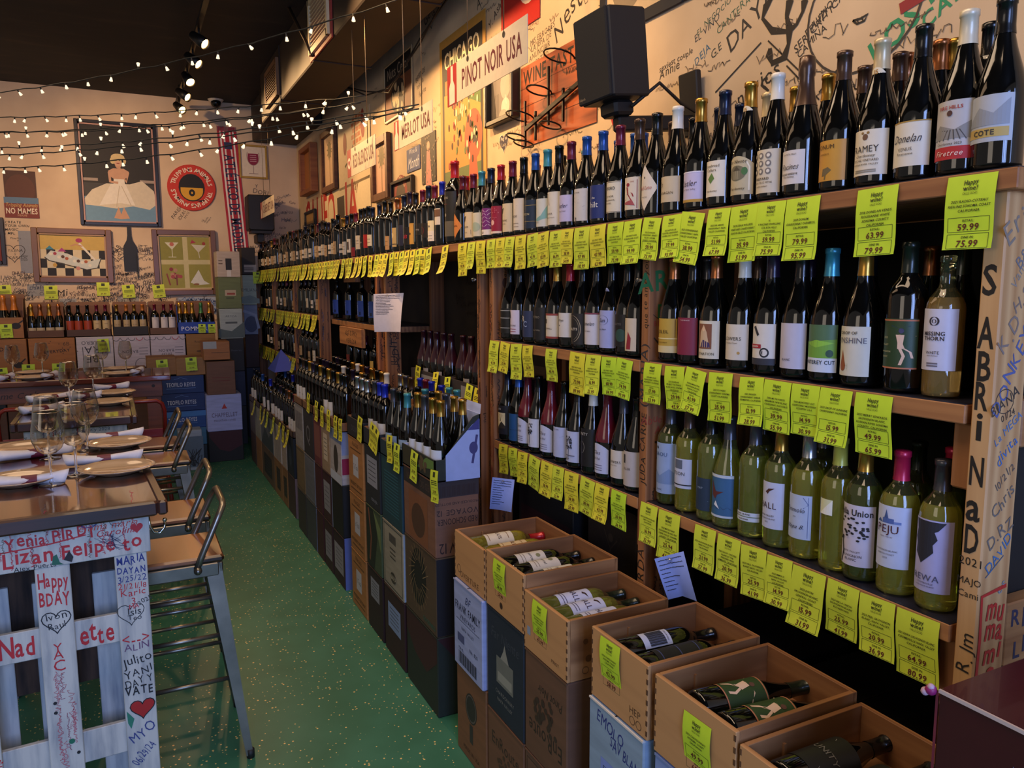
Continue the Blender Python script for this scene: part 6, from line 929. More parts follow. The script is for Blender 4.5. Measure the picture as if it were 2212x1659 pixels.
# dark cases stored behind, under the shelves
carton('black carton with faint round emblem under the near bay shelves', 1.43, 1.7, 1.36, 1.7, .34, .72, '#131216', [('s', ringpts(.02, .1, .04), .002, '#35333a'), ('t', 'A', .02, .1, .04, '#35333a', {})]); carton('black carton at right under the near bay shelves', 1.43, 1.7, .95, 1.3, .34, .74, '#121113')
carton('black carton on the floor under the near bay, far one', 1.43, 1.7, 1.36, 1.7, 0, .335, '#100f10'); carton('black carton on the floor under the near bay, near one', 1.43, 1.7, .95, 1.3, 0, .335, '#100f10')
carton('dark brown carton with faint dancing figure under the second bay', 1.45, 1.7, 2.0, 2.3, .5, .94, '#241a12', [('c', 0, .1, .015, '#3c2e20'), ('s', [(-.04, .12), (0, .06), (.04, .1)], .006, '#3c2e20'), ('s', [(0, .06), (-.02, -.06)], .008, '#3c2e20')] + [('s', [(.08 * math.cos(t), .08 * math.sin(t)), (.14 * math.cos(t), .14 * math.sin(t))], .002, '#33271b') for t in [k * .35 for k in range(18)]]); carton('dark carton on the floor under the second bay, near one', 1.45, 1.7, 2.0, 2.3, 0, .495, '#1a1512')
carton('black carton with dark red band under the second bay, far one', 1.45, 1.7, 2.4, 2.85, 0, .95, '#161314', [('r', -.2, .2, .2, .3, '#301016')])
# ------------------------------------------------------------------ stacked cases with open tops along the shelf
def column(i, y0, y1, tiers, x0=XC, depth=.33):
    z = 0
    for k, (h, col, lab, fr, sd) in enumerate(tiers): carton(lab, x0, x0 + depth, y0 + .004, y1 - .004, z, z + h, col, fr, sd); z += h
    return z
def fill(y0, y1, z, n, rows, caps, desc, shape='D', x0=XC, L=None, glass=None, depth=.33, place='in the %s open case along the floor'):
    for r in range(rows):
        for k in range(n):
            c = caps[(r * n + k) % len(caps)]
            bottle('dark bottle, %s capsule, %s stack open case, %s row, %s from viewer' % (c, desc, ('front', 'middle', 'rear')[r], nth(k + 1)), (x0 + .052 + r * (depth - .1) / max(1, rows - 1) if rows > 1 else x0 + .06, y0 + (y1 - y0) * (k + .5) / n + rnd.uniform(-.004, .004), z + .006), shape, c, L if r == 0 else None, glass, rnd.uniform(-.2, .2))
lab_w = lambda w, h, c='#8a8f98', y=0: [('r', -w, y - h, w, y + h, c)] + lines(0, [y - h * .6 + i * h * .3 for i in range(5)], w * 1.4, '#4a4a50', .004)
L2 = LB('#8fa4bc', [], .02, .1, .08, extra=tiny('#3a4a6a', (.3, .6))); L3 = LB('#c9c2b8', [('VINO', .5, .012, '#2a2622', {})], .03, .12, .08)
# A
z = column('A', 2.66, 3.04, [(.33, '#1d241e', 'dark green and maroon carton on the floor at near end of the stacks', [('p', [(-.18, .16), (.18, .16), (.18, .06), (.06, -.03), (-.08, .0), (-.18, .07)], '#38141a')], [('p', [(-.09, .16), (.09, .16), (.0, .05)], '#30141a')]), (.32, '#4a3a2a', 'dark carton with a gold lion drawing, middle of the nearest stack', [('c', -.02, .02, .09, '#171412', .12)] + [('s', [(-.02 + .05 * math.cos(t), .03 + .06 * math.sin(t)), (-.02 + .12 * math.cos(t + .3), .02 + .14 * math.sin(t + .3))], .003, '#8a7450') for t in [k * .28 for k in range(22)]] + [('t', 'GOODNESS', .1, -.13, .025, '#2f6a5a', {})], [('r', -.09, -.155, .09, .155, '#15131a')]),
                        (.3, '#6f4c3a', 'brown carton printed upside down VOYAGE 12, top of the nearest stack', [('r', -.18, .08, .18, .15, '#2c2624'), ('t', 'RED SCHOONER', 0, .11, .04, '#4a3a32', dict(maxw=.3, flip=True)), ('r', -.12, -.14, .1, .06, '#7a4c30'), ('c', -.01, -.05, .08, '#4c3222', .07)], [('r', -.09, .085, .09, .148, '#33282a'), ('t', 'RED SCHOONER', .0, -.01, .034, '#2c1c1a', dict(maxw=.17, flip=True)), ('t', 'VOYAGE 12', .0, .025, .032, '#2c1c1a', dict(flip=True)), ('t', 'SMBV12', .0, -.115, .06, '#2c1c1a', dict(flip=True, maxw=.16)), ('t', 'PRODUCED AND BOTTLED', .0, .06, .014, '#2c1c1a', dict(flip=True))] + bar(-.07, .09, .15, .04, '#2c1c1a'))], XC, .185)
tray('open black carton with green and grape panel and white flap inside, nearest stack', XC, 1.19, 2.66, 3.04, z, .085, .25, '#22261f', '#a8b4d8', [('p', [(-.18, .005), (-.02, .005), (.02, .08), (-.18, .08)], '#33301f'), ('p', [(-.02, .02), (.1, .08), (.18, .08), (.18, .05)], '#5a7a3a')] + [('c', rnd.uniform(0, .1), rnd.uniform(.02, .07), .012, '#5a4a34') for _ in range(16)], [('p', [(-.05, .0), (.091, .0), (.091, .23), (.06, .21), (-.05, .1)], '#9aa8d8'), ('p', [(.04, .19), (.09, .235), (.09, .19)], '#3a3a7a'), ('c', .065, .12, .018, '#3c3a70', .024), ('s', [(.08, .17), (.06, .06)], .01, '#3c3a70')], .13)
fill(2.68, 3.02, z, 4, 2, ['gold', 'gold', 'steel', 'gold'], 'nearest', 'B', L=LB('#c8ccd4', [('CHARD', .5, .012, '#2a2c3a', {})], .03, .11), depth=.19)
# B
z = column('B', 3.06, 3.36, [(.32, '#2e1418', 'maroon carton with pale blue printed sticker on the floor, second stack', lab_w(.09, .06, '#7f93b8', .03), ()), (.31, '#8a8472', 'cream carton with arched black border and bar code, second stack', box_outline(.125, .14, '#2a2622', .005) + bar(-.05, .07, .1, .04) + lines(0, (.04, .02, .0), .08, '#3a342c', .005) + [('c', 0, -.09, .04, '#3a342c', .025), ('t', 'NAPA', 0, -.09, .03, '#b0a890', dict(bold=True))], [('r', -.16, -.15, .16, .15, '#9ab0d0')]), (.3, '#17383f', 'dark teal carton with column of small print, top of second stack', lines(0, [-.1 + i * .014 for i in range(14)], .2, '#2a5c66', .005), [('r', -.16, -.15, .16, .15, '#1c3a52')])])
tray('open dark carton with teal capsuled bottles, second stack from viewer', XC, 1.33, 3.06, 3.36, z, .07, .22, '#1c3038', '#a5784c'); fill(3.07, 3.35, z, 3, 3, ['teal', 'black', 'steel', 'black', 'teal', 'black', 'teal', 'teal', 'royal'], 'second', 'B', L=L2)
# C
z = column('C', 3.38, 3.64, [(.32, '#281318', 'dark maroon carton with white sticker on the floor, third stack', lab_w(.07, .05, '#8a8c94', .06), ()), (.31, '#3e4c34', 'green photo printed carton in middle of third stack', [('p', [(-.12, -.15), (.0, -.15), (.06, .02), (.02, .15), (-.12, .15)], '#1e241c'), ('p', [(.0, .15), (.12, .08), (.12, -.04)], '#6a7a4c'), ('s', [(-.08, .14), (-.04, .0), (-.07, -.12)], .02, '#7a4a34')], ()), (.3, '#1e2126', 'black carton with pale framed sticker, top of third stack', lab_w(.085, .07, '#8c8f98', .03) + [('t', 'reference', .03, -.11, .03, '#8a8f98', dict(flip=True, maxw=.1))], ())])
tray('open dark carton with royal blue capsuled bottles, third stack from viewer', XC, 1.33, 3.38, 3.64, z, .08, .2, '#20242a', '#a06a40', [('p', [(.0, .0), (.1, .0), (.12, .07)], '#b8b8a8')]); fill(3.39, 3.63, z, 3, 2, ['royal', 'royal', 'steel', 'royal', 'maroon', 'royal'], 'third', 'D', L=L3)
# D
tan = '#9c6a3a'; tf = lambda s: [('r', -.05, -.05, .05, .06, '#b8b8bc'), ('t', s, .0, .0, .04, '#24242a', dict(maxw=.08)), ('t', 'PRODUCT OF ITALY', 0, -.095, .024, '#3a2818', dict(maxw=.22, bold=True)), ('t', 'FRAGILE', 0, .115, .03, '#4a3018', dict(maxw=.2))] + lines(0, (.085, -.125), .2, '#5a3a1c', .006)
z = column('D', 3.66, 3.95, [(.31, tan, 'tan carton with white sticker on the floor, fourth stack', tf('Il Tocai'), ()), (.31, tan, 'tan carton with white sticker in middle of the fourth stack', tf('io Tocai'), ()), (.3, tan, 'tan carton with white sticker at top of the fourth stack', tf('To Tocai'), ())])
tray('open black carton with silver capsuled bottles, fourth stack from viewer', XC, 1.33, 3.66, 3.95, z, .1, .2, '#1a1a1e', '#a06a40', [('t', 'DOLIN', 0, .05, .04, '#4a4a54', {})]); fill(3.67, 3.94, z, 3, 2, ['silver', 'silver', 'silver', 'brown', 'steel', 'silver'], 'fourth', 'D', L=LB('#1a1a1c', [], .03, .11))
# E-I: one step lower, packed with Bordeaux bottles
tier = lambda n, cols: [(.3, c, '%s carton %s of the %s stack along the floor' % (d, ('at bottom', 'in middle', 'on top')[k], n), f, s) for k, (c, d, f, s) in enumerate(cols)]
z = column('E', 4.1, 4.36, tier('fifth', [('#2a141c', 'maroon', lab_w(.1, .08, '#8d8c92'), [('r', -.16, -.15, .16, .15, '#5a6aa8')]), ('#0f1012', 'black', [('r', -.125, -.15, -.115, .15, '#9ab0d8')], ()), ('#a09a98', 'grey white palm printed', [('c', 0, -.02, .05, '#3a3430', .08), ('r', -.13, -.15, .13, -.1, '#b8c0cc'), ('r', -.13, .08, .13, .15, '#6c7a9a')], [('r', -.16, -.09, .0, .0, '#8c1440'), ('r', -.16, .02, .16, .15, '#8a96b8')])]))
tray('open brown carton full of dark and gold capsules, fifth stack from viewer', XC, 1.33, 4.1, 4.36, z, .05, .16, '#7a5638'); fill(4.11, 4.35, z, 3, 3, ['black', 'black', 'gold', 'black', 'gold', 'black', 'white', 'gold', 'black'], 'fifth', 'D', L=None)
for n, nm, y0, y1, cols, cp in (('F', 'sixth', 4.37, 4.59, [('#30161c', 'maroon', lab_w(.08, .08, '#85848c'), ()), ('#33171e', 'dark maroon', lab_w(.08, .09, '#8a8a90'), ()), ('#8f7a62', 'beige printed', lab_w(.05, .08, '#c8b8a0'), ())], ['black', 'gold', 'plum']), ('G', 'seventh', 4.6, 4.8, [('#38141c', 'dark red', (), ()), ('#3e1620', 'red brown', (), ()), ('#5c2a30', 'rose maroon', [('r', -.08, -.1, .08, .1, '#7a4a44')], ())], ['black', 'gold', 'white']), ('H', 'eighth', 4.81, 5.11, [('#3a3f44', 'grey', (), [('r', -.16, -.15, .16, .15, '#8fa4c8')]), ('#5c6068', 'pale grey', box_outline(.12, .13, '#8a8d94'), ()), ('#26262a', 'charcoal', [('t', 'Q', 0, 0, .16, '#6a6a70', {})], ())], ['black', 'plum', 'gold', 'black']), ('I', 'ninth', 5.12, 5.4, [('#33302e', 'dark grey', (), ()), ('#6a5a40', 'tan edged', box_outline(.12, .13, '#3a3430'), ()), ('#84807e', 'grey striped', [('r', -.1 + i * .03, -.02, -.085 + i * .03, .1, '#5a5860') for i in range(7)], ())], ['black', 'brown', 'black', 'plum'])):
    z = column(n, y0, y1, tier(nm, cols)); tray('open brown carton packed with dark bottles, %s stack from viewer' % nm, XC, 1.33, y0 + .004, y1 - .004, z, .05, .16, '#6e4e34'); fill(y0, y1, z, 3 if y1 - y0 > .25 else 2, 3, cp, nm, 'D', L=L3 if n in 'FI' else None)
# J-O: two cases high, running to the back corner
two = lambda n, cols: [(.3, c, '%s carton %s of the %s stack along the floor' % (d, ('at bottom', 'on top')[k], n), f, s) for k, (c, d, f, s) in enumerate(cols)]
for n, nm, y0, y1, cols, cp in (('J', 'tenth', 5.6, 5.88, [('#3a2a2a', 'brown grey', (), [('r', -.16, -.15, .16, .15, '#7a6a70')]), ('#16202c', 'navy', [('c', 0, 0, .06, '#2c3a4a', .08)], ())], ['brown', 'maroon', 'black']), ('K', 'eleventh', 5.89, 6.1, [('#7a5a38', 'tan', lab_w(.06, .08, '#2a2824'), ()), ('#9a8e84', 'grey white', (), ())], ['copper', 'brown']), ('L', 'twelfth', 6.11, 6.48, [('#7c5c3a', 'light tan', lab_w(.08, .09, '#2e2c28'), ()), ('#a8a29c', 'white striped', [('r', -.12 + i * .04, -.14, -.1 + i * .04, .14, '#8a8580') for i in range(7)], ())], ['black', 'plum', 'black']), ('M', 'thirteenth', 6.49, 7.14, [('#5a4a38', 'brown printed', lab_w(.2, .09, '#2a2c2a'), ()), ('#5e6468', 'grey landscape', [('p', [(-.3, -.14), (-.1, .02), (.1, -.04), (.3, .06), (.3, -.14)], '#3c4a4c')], ())], ['black', 'royal', 'black', 'blue']), ('N', 'fourteenth', 7.15, 7.48, [('#8a6440', 'orange tan', (), ()), ('#8c8a7c', 'pale', (), ())], ['blue', 'black', 'navy']), ('O', 'fifteenth', 7.49, 7.82, [('#4a3c3a', 'dark', (), ()), ('#5a504a', 'grey brown', (), ())], ['black', 'navy', 'black'])):
    z = column(n, y0, y1, two(nm, cols), 1.02); tray('open dark carton of bottles, %s stack from viewer' % nm, 1.02, 1.35, y0 + .004, y1 - .004, z, .05, .14, '#4a3a30'); fill(y0, y1, z, 3 if n in 'JLM' else 2, 2, cp, nm, 'D', 1.02, L=L3 if n in 'JLMO' else None)
# tags clipped to the open cases
for k, (px, z, t) in enumerate(((935, 1.0, .12), (893, 1.03, -.08), (855, 1.02, .0), (839, 1.04, .1), (812, 1.04, -.35), (804, 1.05, -.25), (776, 1.05, -.1), (733, .98, .08), (723, .98, .0), (708, .99, .0), (694, .99, 0), (682, 1.0, -.06), (665, 1.02, -.1))):
    y = yat(px, XC - .008, z); price_tag('yellow price tag clipped to an open case, %s from the viewer along the stacks' % nth(k + 1), (XC - .001, y, z), '%d.99' % (21 + k * 4), '%d.99' % (37 + k * 4), (), .08, .12, .12, .1, t, PAPER[2 if k < 3 else 3], False)
for k, px in enumerate((621, 611, 603, 590, 577, 570, 562, 549)):
    y = yat(px, 1.012, .64); price_tag('yellow price tag on the low far stacks, %s along' % nth(k + 1), (1.019, y, .64), mesh=_tm[k % 5], tilt=rnd.uniform(-.1, .1))
mb = MB(); p = gx(597, 795, 1.25); mb.add([(-.05, .2, 0), (-.05, -.2, 0), (.16, -.25, .02), (.16, .2, .0), (.05, 0, .2)], [(0, 1, 4), (1, 2, 4), (2, 3, 4), (3, 0, 4)], C('#3c54c0', .5)); o = mb.build('folded_blue_sheet'); o.location = (p.x, p.y, .9); tag(o, 'bright blue folded sheet lying over the bottles in the far stacks', 'sheet')
# ------------------------------------------------------------------ goods deep in the open bays
for k in range(2):
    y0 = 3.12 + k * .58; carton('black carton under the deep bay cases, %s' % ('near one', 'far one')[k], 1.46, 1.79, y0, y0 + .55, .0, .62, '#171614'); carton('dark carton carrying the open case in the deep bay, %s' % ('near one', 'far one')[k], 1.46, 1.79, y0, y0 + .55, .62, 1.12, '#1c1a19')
    tray('open dark carton of tall maroon topped bottles in the deep bay, %s' % ('near', 'far')[k], 1.46, 1.79, y0, y0 + .55, 1.12, .1, .14, '#26242a', '#4a3a30', [('r', -.1, .02, .1, .08, '#7a7c84')])
    for i in range(5): bottle('tall red wax shouldered bottle in the deep bay, %s case, %s along' % (('near', 'far')[k], nth(i + 1)), (1.52, y0 + .06 + i * .105, 1.128), 'B', 'shaded_wax', LB('#8a8684', [], .02, .1, .07) if i % 2 else None, None, 0, 1.05, waxz=.14)
for k, px in enumerate((1034, 1016, 968, 943, 905, 862)):
    y = yat(px, 1.455, 1.15); price_tag('yellow green price tag in the deep bay, %s from the viewer' % nth(k + 1), (1.455, y, 1.21 + .008 * k), mesh=_tm[(k + 2) % 5], tilt=rnd.uniform(-.1, .15))
CAN = LB('#27479a', [('RED', .85, .014, '#9ab0e0', {})], .04, .15, .11, extra=[('r', -.02, .1, .01, .75, '#6a84c8'), ('r', .02, .1, .034, .3, '#16284a')] + lines(-.005, (.2, .3, .4, .5, .6), .024, '#2a4a9a', .03))
for k, px in enumerate((730, 757, 784, 808)): bottle('dark bottle with bright blue label on the inner shelf, %s from back' % nth(k + 1), (1.5, yat(px, 1.5, 1.5), 1.44), 'D', 'black', CAN)
for k in range(6): bottle('dark bottle on the low inner ledge of the middle unit, %s along' % nth(k + 1), (1.52, 4.75 + k * .21, 1.04), 'D', fcap[k], [None, LB('#a0a8d0', [], .03, .14, .07), LB('#c9a85a', [], .03, .14, .07), None, None, LB('#7a2a22', [], .03, .14, .07)][k])
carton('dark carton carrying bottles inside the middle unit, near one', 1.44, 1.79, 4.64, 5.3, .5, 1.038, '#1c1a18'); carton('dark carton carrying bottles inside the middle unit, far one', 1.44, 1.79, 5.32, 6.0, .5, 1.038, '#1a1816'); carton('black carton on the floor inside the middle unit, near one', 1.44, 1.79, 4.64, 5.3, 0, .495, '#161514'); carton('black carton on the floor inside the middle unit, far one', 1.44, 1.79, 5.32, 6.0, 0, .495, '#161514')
# ------------------------------------------------------------------ goods along the back wall
BX = lambda px, Y, z: xat(px, Y, z)
def bcarton(label, px0, px1, py0, py1, Y, depth, col, items=(), z0=None, z1=None):
    """case facing the room (-Y): its front panel fills the given picture corners on plane Y"""
    a, bq = gy(px0, py1, Y), gy(px1, py0, Y); x0, x1 = a.x, bq.x; z0 = a.z if z0 is None else z0; z1 = bq.z if z1 is None else z1
    o = carton(label, x0, x1, Y, Y + depth, z0, z1, col, (), items); return x0, x1, z0, z1
YR, YF = 8.62, 8.0
TX = lambda s, x, y, h, c, **k: ('t', s, x, y, h, c, k)
def support(label, x0, x1, Y, d, z1, col='#3a2a20'): carton(label, x0, x1, Y, Y + d, 0, z1 - .002, col)
# upper row of cut-open cases with bottles
def brow(label, px0, px1, py_bot, Y, col, px_b, caps, L, shape, hf, desc, zbot=None, glass=None, scale=1.0, items=()):
    z = gy(px0, py_bot, Y).z if zbot is None else zbot; x0, x1 = BX(px0, Y, z), BX(px1, Y, z)
    tray(label, x0, x1, Y, Y + .26, z, hf, .3 * scale, col, '#6a4630', items, axis='y', cut=.06)
    for k, p in enumerate(px_b): bottle('%s, %s from left' % (desc, nth(k + 1)), (BX(p, Y + .07, z + .15), Y + .07, z + .007), shape, caps[k % len(caps)], L, glass, PI / 2 + rnd.uniform(-.1, .1), scale)
    return x0, x1, z
rowz = gy(200, 727, YR).z
ROW = []
ROW.append(brow('orange tan carton with black pan picture holding two orange topped magnums', -8, 54, 735, YR, '#8f5f34', (10, 33), ['orange'], LB('#b0722e', [], .05, .12, .1, shape='arch'), 'S', .2, 'magnum with orange foil in tan carton on back row', rowz, None, 1.28, [('c', .05, .12, .04, '#201c1a', .03), ('s', [(.07, .14), (.11, .17)], .012, '#201c1a'), TX('EVERYDAY', -.05, .03, .03, '#3a2410')]))
ROW.append(brow('brown open carton of gold topped sparkling bottles on back row', 60, 140, 738, YR, '#5a3c28', (69, 88, 108, 128), ['gold', 'copper'], LB('#b8a684', [], .03, .09, .08, extra=[('c', .01, .4, .006, '#4a3a28', .08)]), 'S', .07, 'sparkling bottle with gold foil in brown carton on back row', rowz))
ROW.append(brow('dark brown open carton of orange and cream labelled bottles on back row', 144, 241, 730, YR, '#4c3428', (151, 170, 190), ['black'], LB('#a03c20', [], .03, .15, .085), 'D', .07, 'black capped bottle with orange red label on back row', rowz))
for k, p in enumerate((210, 229)): bottle('maroon capped bottle with cream label on back row, %s one' % ('left', 'right')[k], (BX(p, YR + .07, rowz + .15), YR + .07, rowz + .007), 'D', 'maroon', LB('#c3ac80', [('VINO', .7, .012, '#4a3a20', {})], .04, .15, .08, extra=[('c', 0, .2, .015, '#4a3a20', .1)]), None, PI / 2)
ROW.append(brow('black open carton of gold capped bottles on back row', 245, 322, 727, YR, '#22201f', (253, 274, 291, 309), ['gold', 'orange'], LB('#b09a74', [('DEL REY', .4, .01, '#3a2c1c', {})], .07, .15, .07), 'D', .09, 'gold capped bottle with buff label in black carton on back row', rowz))
ROW.append(brow('low brown open carton of three white labelled bottles on back row', 324, 384, 725, YR, '#5c402c', (335, 355, 371), ['maroon'], LB('#c8c0c0', [('VIDAL', .85, .01, '#2a2a30', {})], .06, .17, .075), 'D', .07, 'maroon capped bottle with white label on back row', rowz))
ROW.append(brow('royal blue open carton printed POMMERY of gold foiled sparkling bottles', 385, 466, 725, YR, '#1f3f98', (389, 402, 416, 453), ['gold'], LB('#1a1a1c', [], .03, .1), 'S', .12, 'gold foiled sparkling bottle in the royal blue carton', rowz, items=[TX('POMMERY', .0, .055, .06, '#c8d0e8', bold=True)]))
bottle('green foiled sparkling bottle in the royal blue carton', (BX(435, YR + .08, rowz + .15), YR + .08, rowz + .007), 'S', 'green', None)
# second row of cases
SEC = [('tan carton printed EVERYDAY with a black pan, far left of back row', -20, 60, '#8c5c30', [TX('EVERYDAY', -.1, .06, .05, '#2e1c0e', bold=True, rot=.1), ('c', .07, -.09, .04, '#241c16', .03), ('s', [(.09, -.07), (.13, -.03)], .012, '#241c16')]), ('tan carton printed EVERYDAY and pen marked 6B on back row', 63, 164, '#925f30', [TX('EVERYDAY', .04, .03, .04, '#2e1c0e', bold=True, rot=.08), TX('6B', .12, .1, .05, '#4a3014')] + [('c', rnd.uniform(-.2, .22), rnd.uniform(-.13, .13), .005, '#5a3a1c') for _ in range(24)]),
       ('white carton printed upside down RIBERA DUERO on back row', 166, 246, '#b4b0b8', [TX('DUERO', -.03, .1, .05, '#2a2a34', flip=True), TX('RA', -.03, .03, .1, '#2a2a34', flip=True), TX('BE', -.03, -.06, .1, '#2a2a34', flip=True), ('r', -.11, -.14, -.105, .06, '#2a2a34'), ('r', .06, -.14, .064, .12, '#2a2a34')]), ('white carton with stamps, left of a pair on back row', 247, 325, '#aca6b2', [('s', ringpts(-.14 + k * .07, .14, .03, None, 20, PI, 2 * PI), .006, ('#5a5a64', '#a03040')[k == 3]) for k in range(5)] + [TX('BARON', -.02, .0, .04, '#2a2a34', flip=True), ('s', ringpts(.08, -.13, .06), .006, '#5a5a64')] + lines(.1, (.03, 0, -.03), .08, '#5a5a64', .005)), ('white carton with stamps, right of a pair on back row', 326, 401, '#aca6b2', [('s', ringpts(-.14 + k * .07, .14, .03, None, 20, PI, 2 * PI), .006, ('#5a5a64', '#a03040')[k == 3]) for k in range(5)] + [TX('BARON', -.02, .0, .04, '#2a2a34', flip=True), TX('DE LEY', -.02, -.035, .03, '#2a2a34', flip=True)] + lines(.1, (.03, 0, -.03), .08, '#5a5a64', .005)), ('plain tan carton behind the orange carton on back row', 403, 466, '#86602f', [TX('Rioja', -.03, .08, .03, '#3a2810'), ('c', .0, -.02, .05, '#5a3e1c', .012)])]
for lb, p0, p1, col, it in SEC:
    x0, x1 = BX(p0, YR, rowz - .16), BX(p1, YR, rowz - .16); carton(lb, x0, x1, YR - .02, YR + .27, rowz - .32, rowz - .002, col, (), it)
    support('brown floor carton beneath the ' + lb.replace(' printed upside down', '').replace(' and pen marked 6B', ' with pen mark').replace(' printed EVERYDAY', ''), x0, x1, YR - .02, .29, rowz - .322)
# lower front row
for k, (p0, p1, col, lb) in enumerate(((-30, 8, '#1b2634', 'dark blue carton with tag at far left behind the back table'), (10, 90, '#6b472d', 'brown carton with green tag behind the back table, left one'), (92, 166, '#6e4a2e', 'brown carton with green tag behind the back table, middle one'), (168, 240, '#735032', 'brown carton behind the back table, right one'), (242, 315, '#7a5434', 'brown patterned carton behind the back table beside the tan pair'))):
    x0, x1 = BX(p0, 8.1, .9), BX(p1, 8.1, .9); carton(lb, x0, x1, 8.1, 8.42, .62, .93, col, (), [('c', -.12 + i * .12, .12, .04, '#4a3020', .03) for i in range(3)] if k == 4 else ()); support('brown carton on the floor behind the back table, %s from left' % nth(k + 1), x0, x1, 8.1, .32, .62, '#54392a')
for lb, p0, p1, col, it in (('tan carton with lime tag on the blue cases, left of a pair', 318, 380, '#8a6238', ()), ('tan carton with lime tag on the blue cases, right of a pair', 381, 443, '#8e663a', ())): bcarton(lb, p0, p1, 771, 812, YF, .33, col, it)
zt = gy(380, 812, YF).z; hh = .172
for k in range(4):
    dk = ('#1d3566', '#1b3161', '#1f4480', '#3a6a8a')[k]; x0, x1 = BX(342, YF, .6), BX(443, YF, .6)
    carton('%s carton printed TEOFILO REYES, %s' % (('deep blue', 'deep blue', 'bright blue', 'pale blue')[k], ('topmost of the blue pile', 'second from top of the blue pile', 'third from top with a sky picture', 'lowest visible in the blue pile')[k]), x0, x1, YF, YF + .33, zt - hh * (k + 1), zt - hh * k - .002, dk, (), [TX('TEOFILO REYES', .0, -.0, .055, '#b9c0d0', bold=True, maxw=.26), ('s', [(-.06, .05), (-.02, .06), (0, .07), (.02, .06), (.06, .05)], .004, '#5a78b0'), ('r', -.24, -.06, -.19, .02, '#8a98b0')] + lines(.0, (-.04,), .26, '#5a78b0', .005) + ([('r', -.24, .03, .24, .08, '#3f78b8')] if k == 2 else []))
support('dark carton on the floor beneath the blue pile', BX(342, YF, .6), BX(443, YF, .6), YF, .33, zt - hh * 4, '#22303a')
# framed leaning picture carton by the stools
bcarton('white carton with dark grass picture standing low by the blue pile', 388, 436, 928, 999, 7.6, .2, '#8c98a8', [('r', -.11, -.16, .11, .13, '#5a6c80')] + [('s', [(rnd.uniform(-.09, .1), -.15), (rnd.uniform(-.08, .1), rnd.uniform(-.1, .02))], .006, '#20262c') for _ in range(26)], z0=0)
# corner stacks
Y1 = 7.86
x0, x1 = gy(452, 990, Y1).x, gy(528, 990, Y1).x
carton('dark maroon and black carton on the floor at the corner stack', x0, x1, Y1, Y1 + .33, 0, .302, '#151412', (), [('p', [(-.15, .15), (.15, .15), (.15, -.0), (.03, -.06), (-.06, -.03), (-.15, .1)], '#3c1218')])
carton('white carton printed CHAPPELLET with red triangle in the corner stack', x0, x1, Y1, Y1 + .33, .302, .66, '#9aa2cc', (), [TX('CHAPPELLET', 0, -.02, .06, '#5a4a60', maxw=.24), TX('MOUNTAIN CUVÉE', 0, -.075, .028, '#5a4a60', maxw=.2), ('p', [(-.025, .04), (.025, .04), (0, .09)], '#b03a34')])
bcarton('plain brown carton with faint red print above the white corner carton', 448, 507, 779, 846, Y1 + .01, .3, '#6a4832', lines(0, (.0, -.03), .16, '#6e2c20', .006), z0=.66)
zb = gy(448, 779, Y1).z; bcarton('orange tan carton with white shipping label, top of the corner stack', 440, 496, 737, 778, Y1 + .01, .3, '#9a6232', [('r', -.12, .02, .0, .09, '#a8a8a4')] + lines(.03, (-.02,), .16, '#5a3818', .005), z0=zb + .002)
Y2 = 8.66
def cstack(Y, px0, px1, zs, specs):
    for (za, zb_), (lb, col, it) in zip(zs, specs): carton(lb, BX(px0, Y, 1.5), BX(px1, Y, 1.5), Y, Y + .3, za, zb_ - .002, col, (), it)
cstack(Y2, 473, 523, [(1.8, 2.07), (1.47, 1.8), (1.15, 1.47), (.8, 1.15), (.42, .8), (0, .42)], [('cream carton with black square, topmost of the tall corner pile', '#a5978c', [('r', -.03, -.06, .03, .06, '#1c1a1a'), ('r', -.02, -.13, .02, -.06, '#c8c4c0')] + lines(-.08, (.0, .03), .04, '#5a4a40', .01)), ('olive green carton with small label in tall corner pile', '#5a6440', [('r', -.05, -.03, .06, .03, '#a89a84'), ('r', -.03, -.02, .05, .0, '#8a3a2c')] + lines(.0, (-.06,), .08, '#3a4028', .012)), ('pale landscape printed carton in the tall corner pile', '#8c9696', [TX('ARTESA', 0, .08, .03, '#5a6464'), ('p', [(-.13, -.15), (-.13, -.05), (.0, -.08), (.13, .02), (.13, -.15)], '#4c5a5c')] + lines(0, (-.0,), .12, '#4a5254', .02)), ('black carton with faint lettering in tall corner pile', '#16181e', [TX('Gran Reserva', 0, .05, .03, '#4a5060')]), ('navy carton low in the tall corner pile', '#14203c', ()), ('dark carton on the floor under the tall corner pile', '#181a20', ())])
cstack(8.98, 526, 556, [(1.83, 2.13), (1.5, 1.83), (1.17, 1.5), (.8, 1.17), (.4, .8), (0, .4)], [('black carton with white sticker at top of the inner corner pile', '#1a1614', [('r', -.05, -.12, .08, -.04, '#a8a098')] + lines(.0, (-.1, -.08), .1, '#3a3430', .01)), ('pale green carton printed EMILIANA in the inner corner pile', '#94a094', [TX('EMILIANA', 0, .0, .05, '#4a5650', maxw=.18), ('p', [(-.1, -.15), (-.1, -.08), (.0, -.06), (.1, -.1), (.1, -.15)], '#7c8c88')]), ('blue grey swirled carton in the inner corner pile', '#6c7894', [('c', .0, -.05, .07, '#3c4664', .09), ('s', [(-.08, .1), (.05, .05), (.08, -.1)], .03, '#8a96b4')]), ('dark red edged carton in the inner corner pile', '#2a1416', ()), ('navy carton in the inner corner pile', '#16243e', [('r', -.02, .0, .02, .08, '#c0c8d8')]), ('dark blue carton at the bottom of the inner corner pile', '#16243e', [('r', -.02, .06, .02, .12, '#c0c8d8')])])
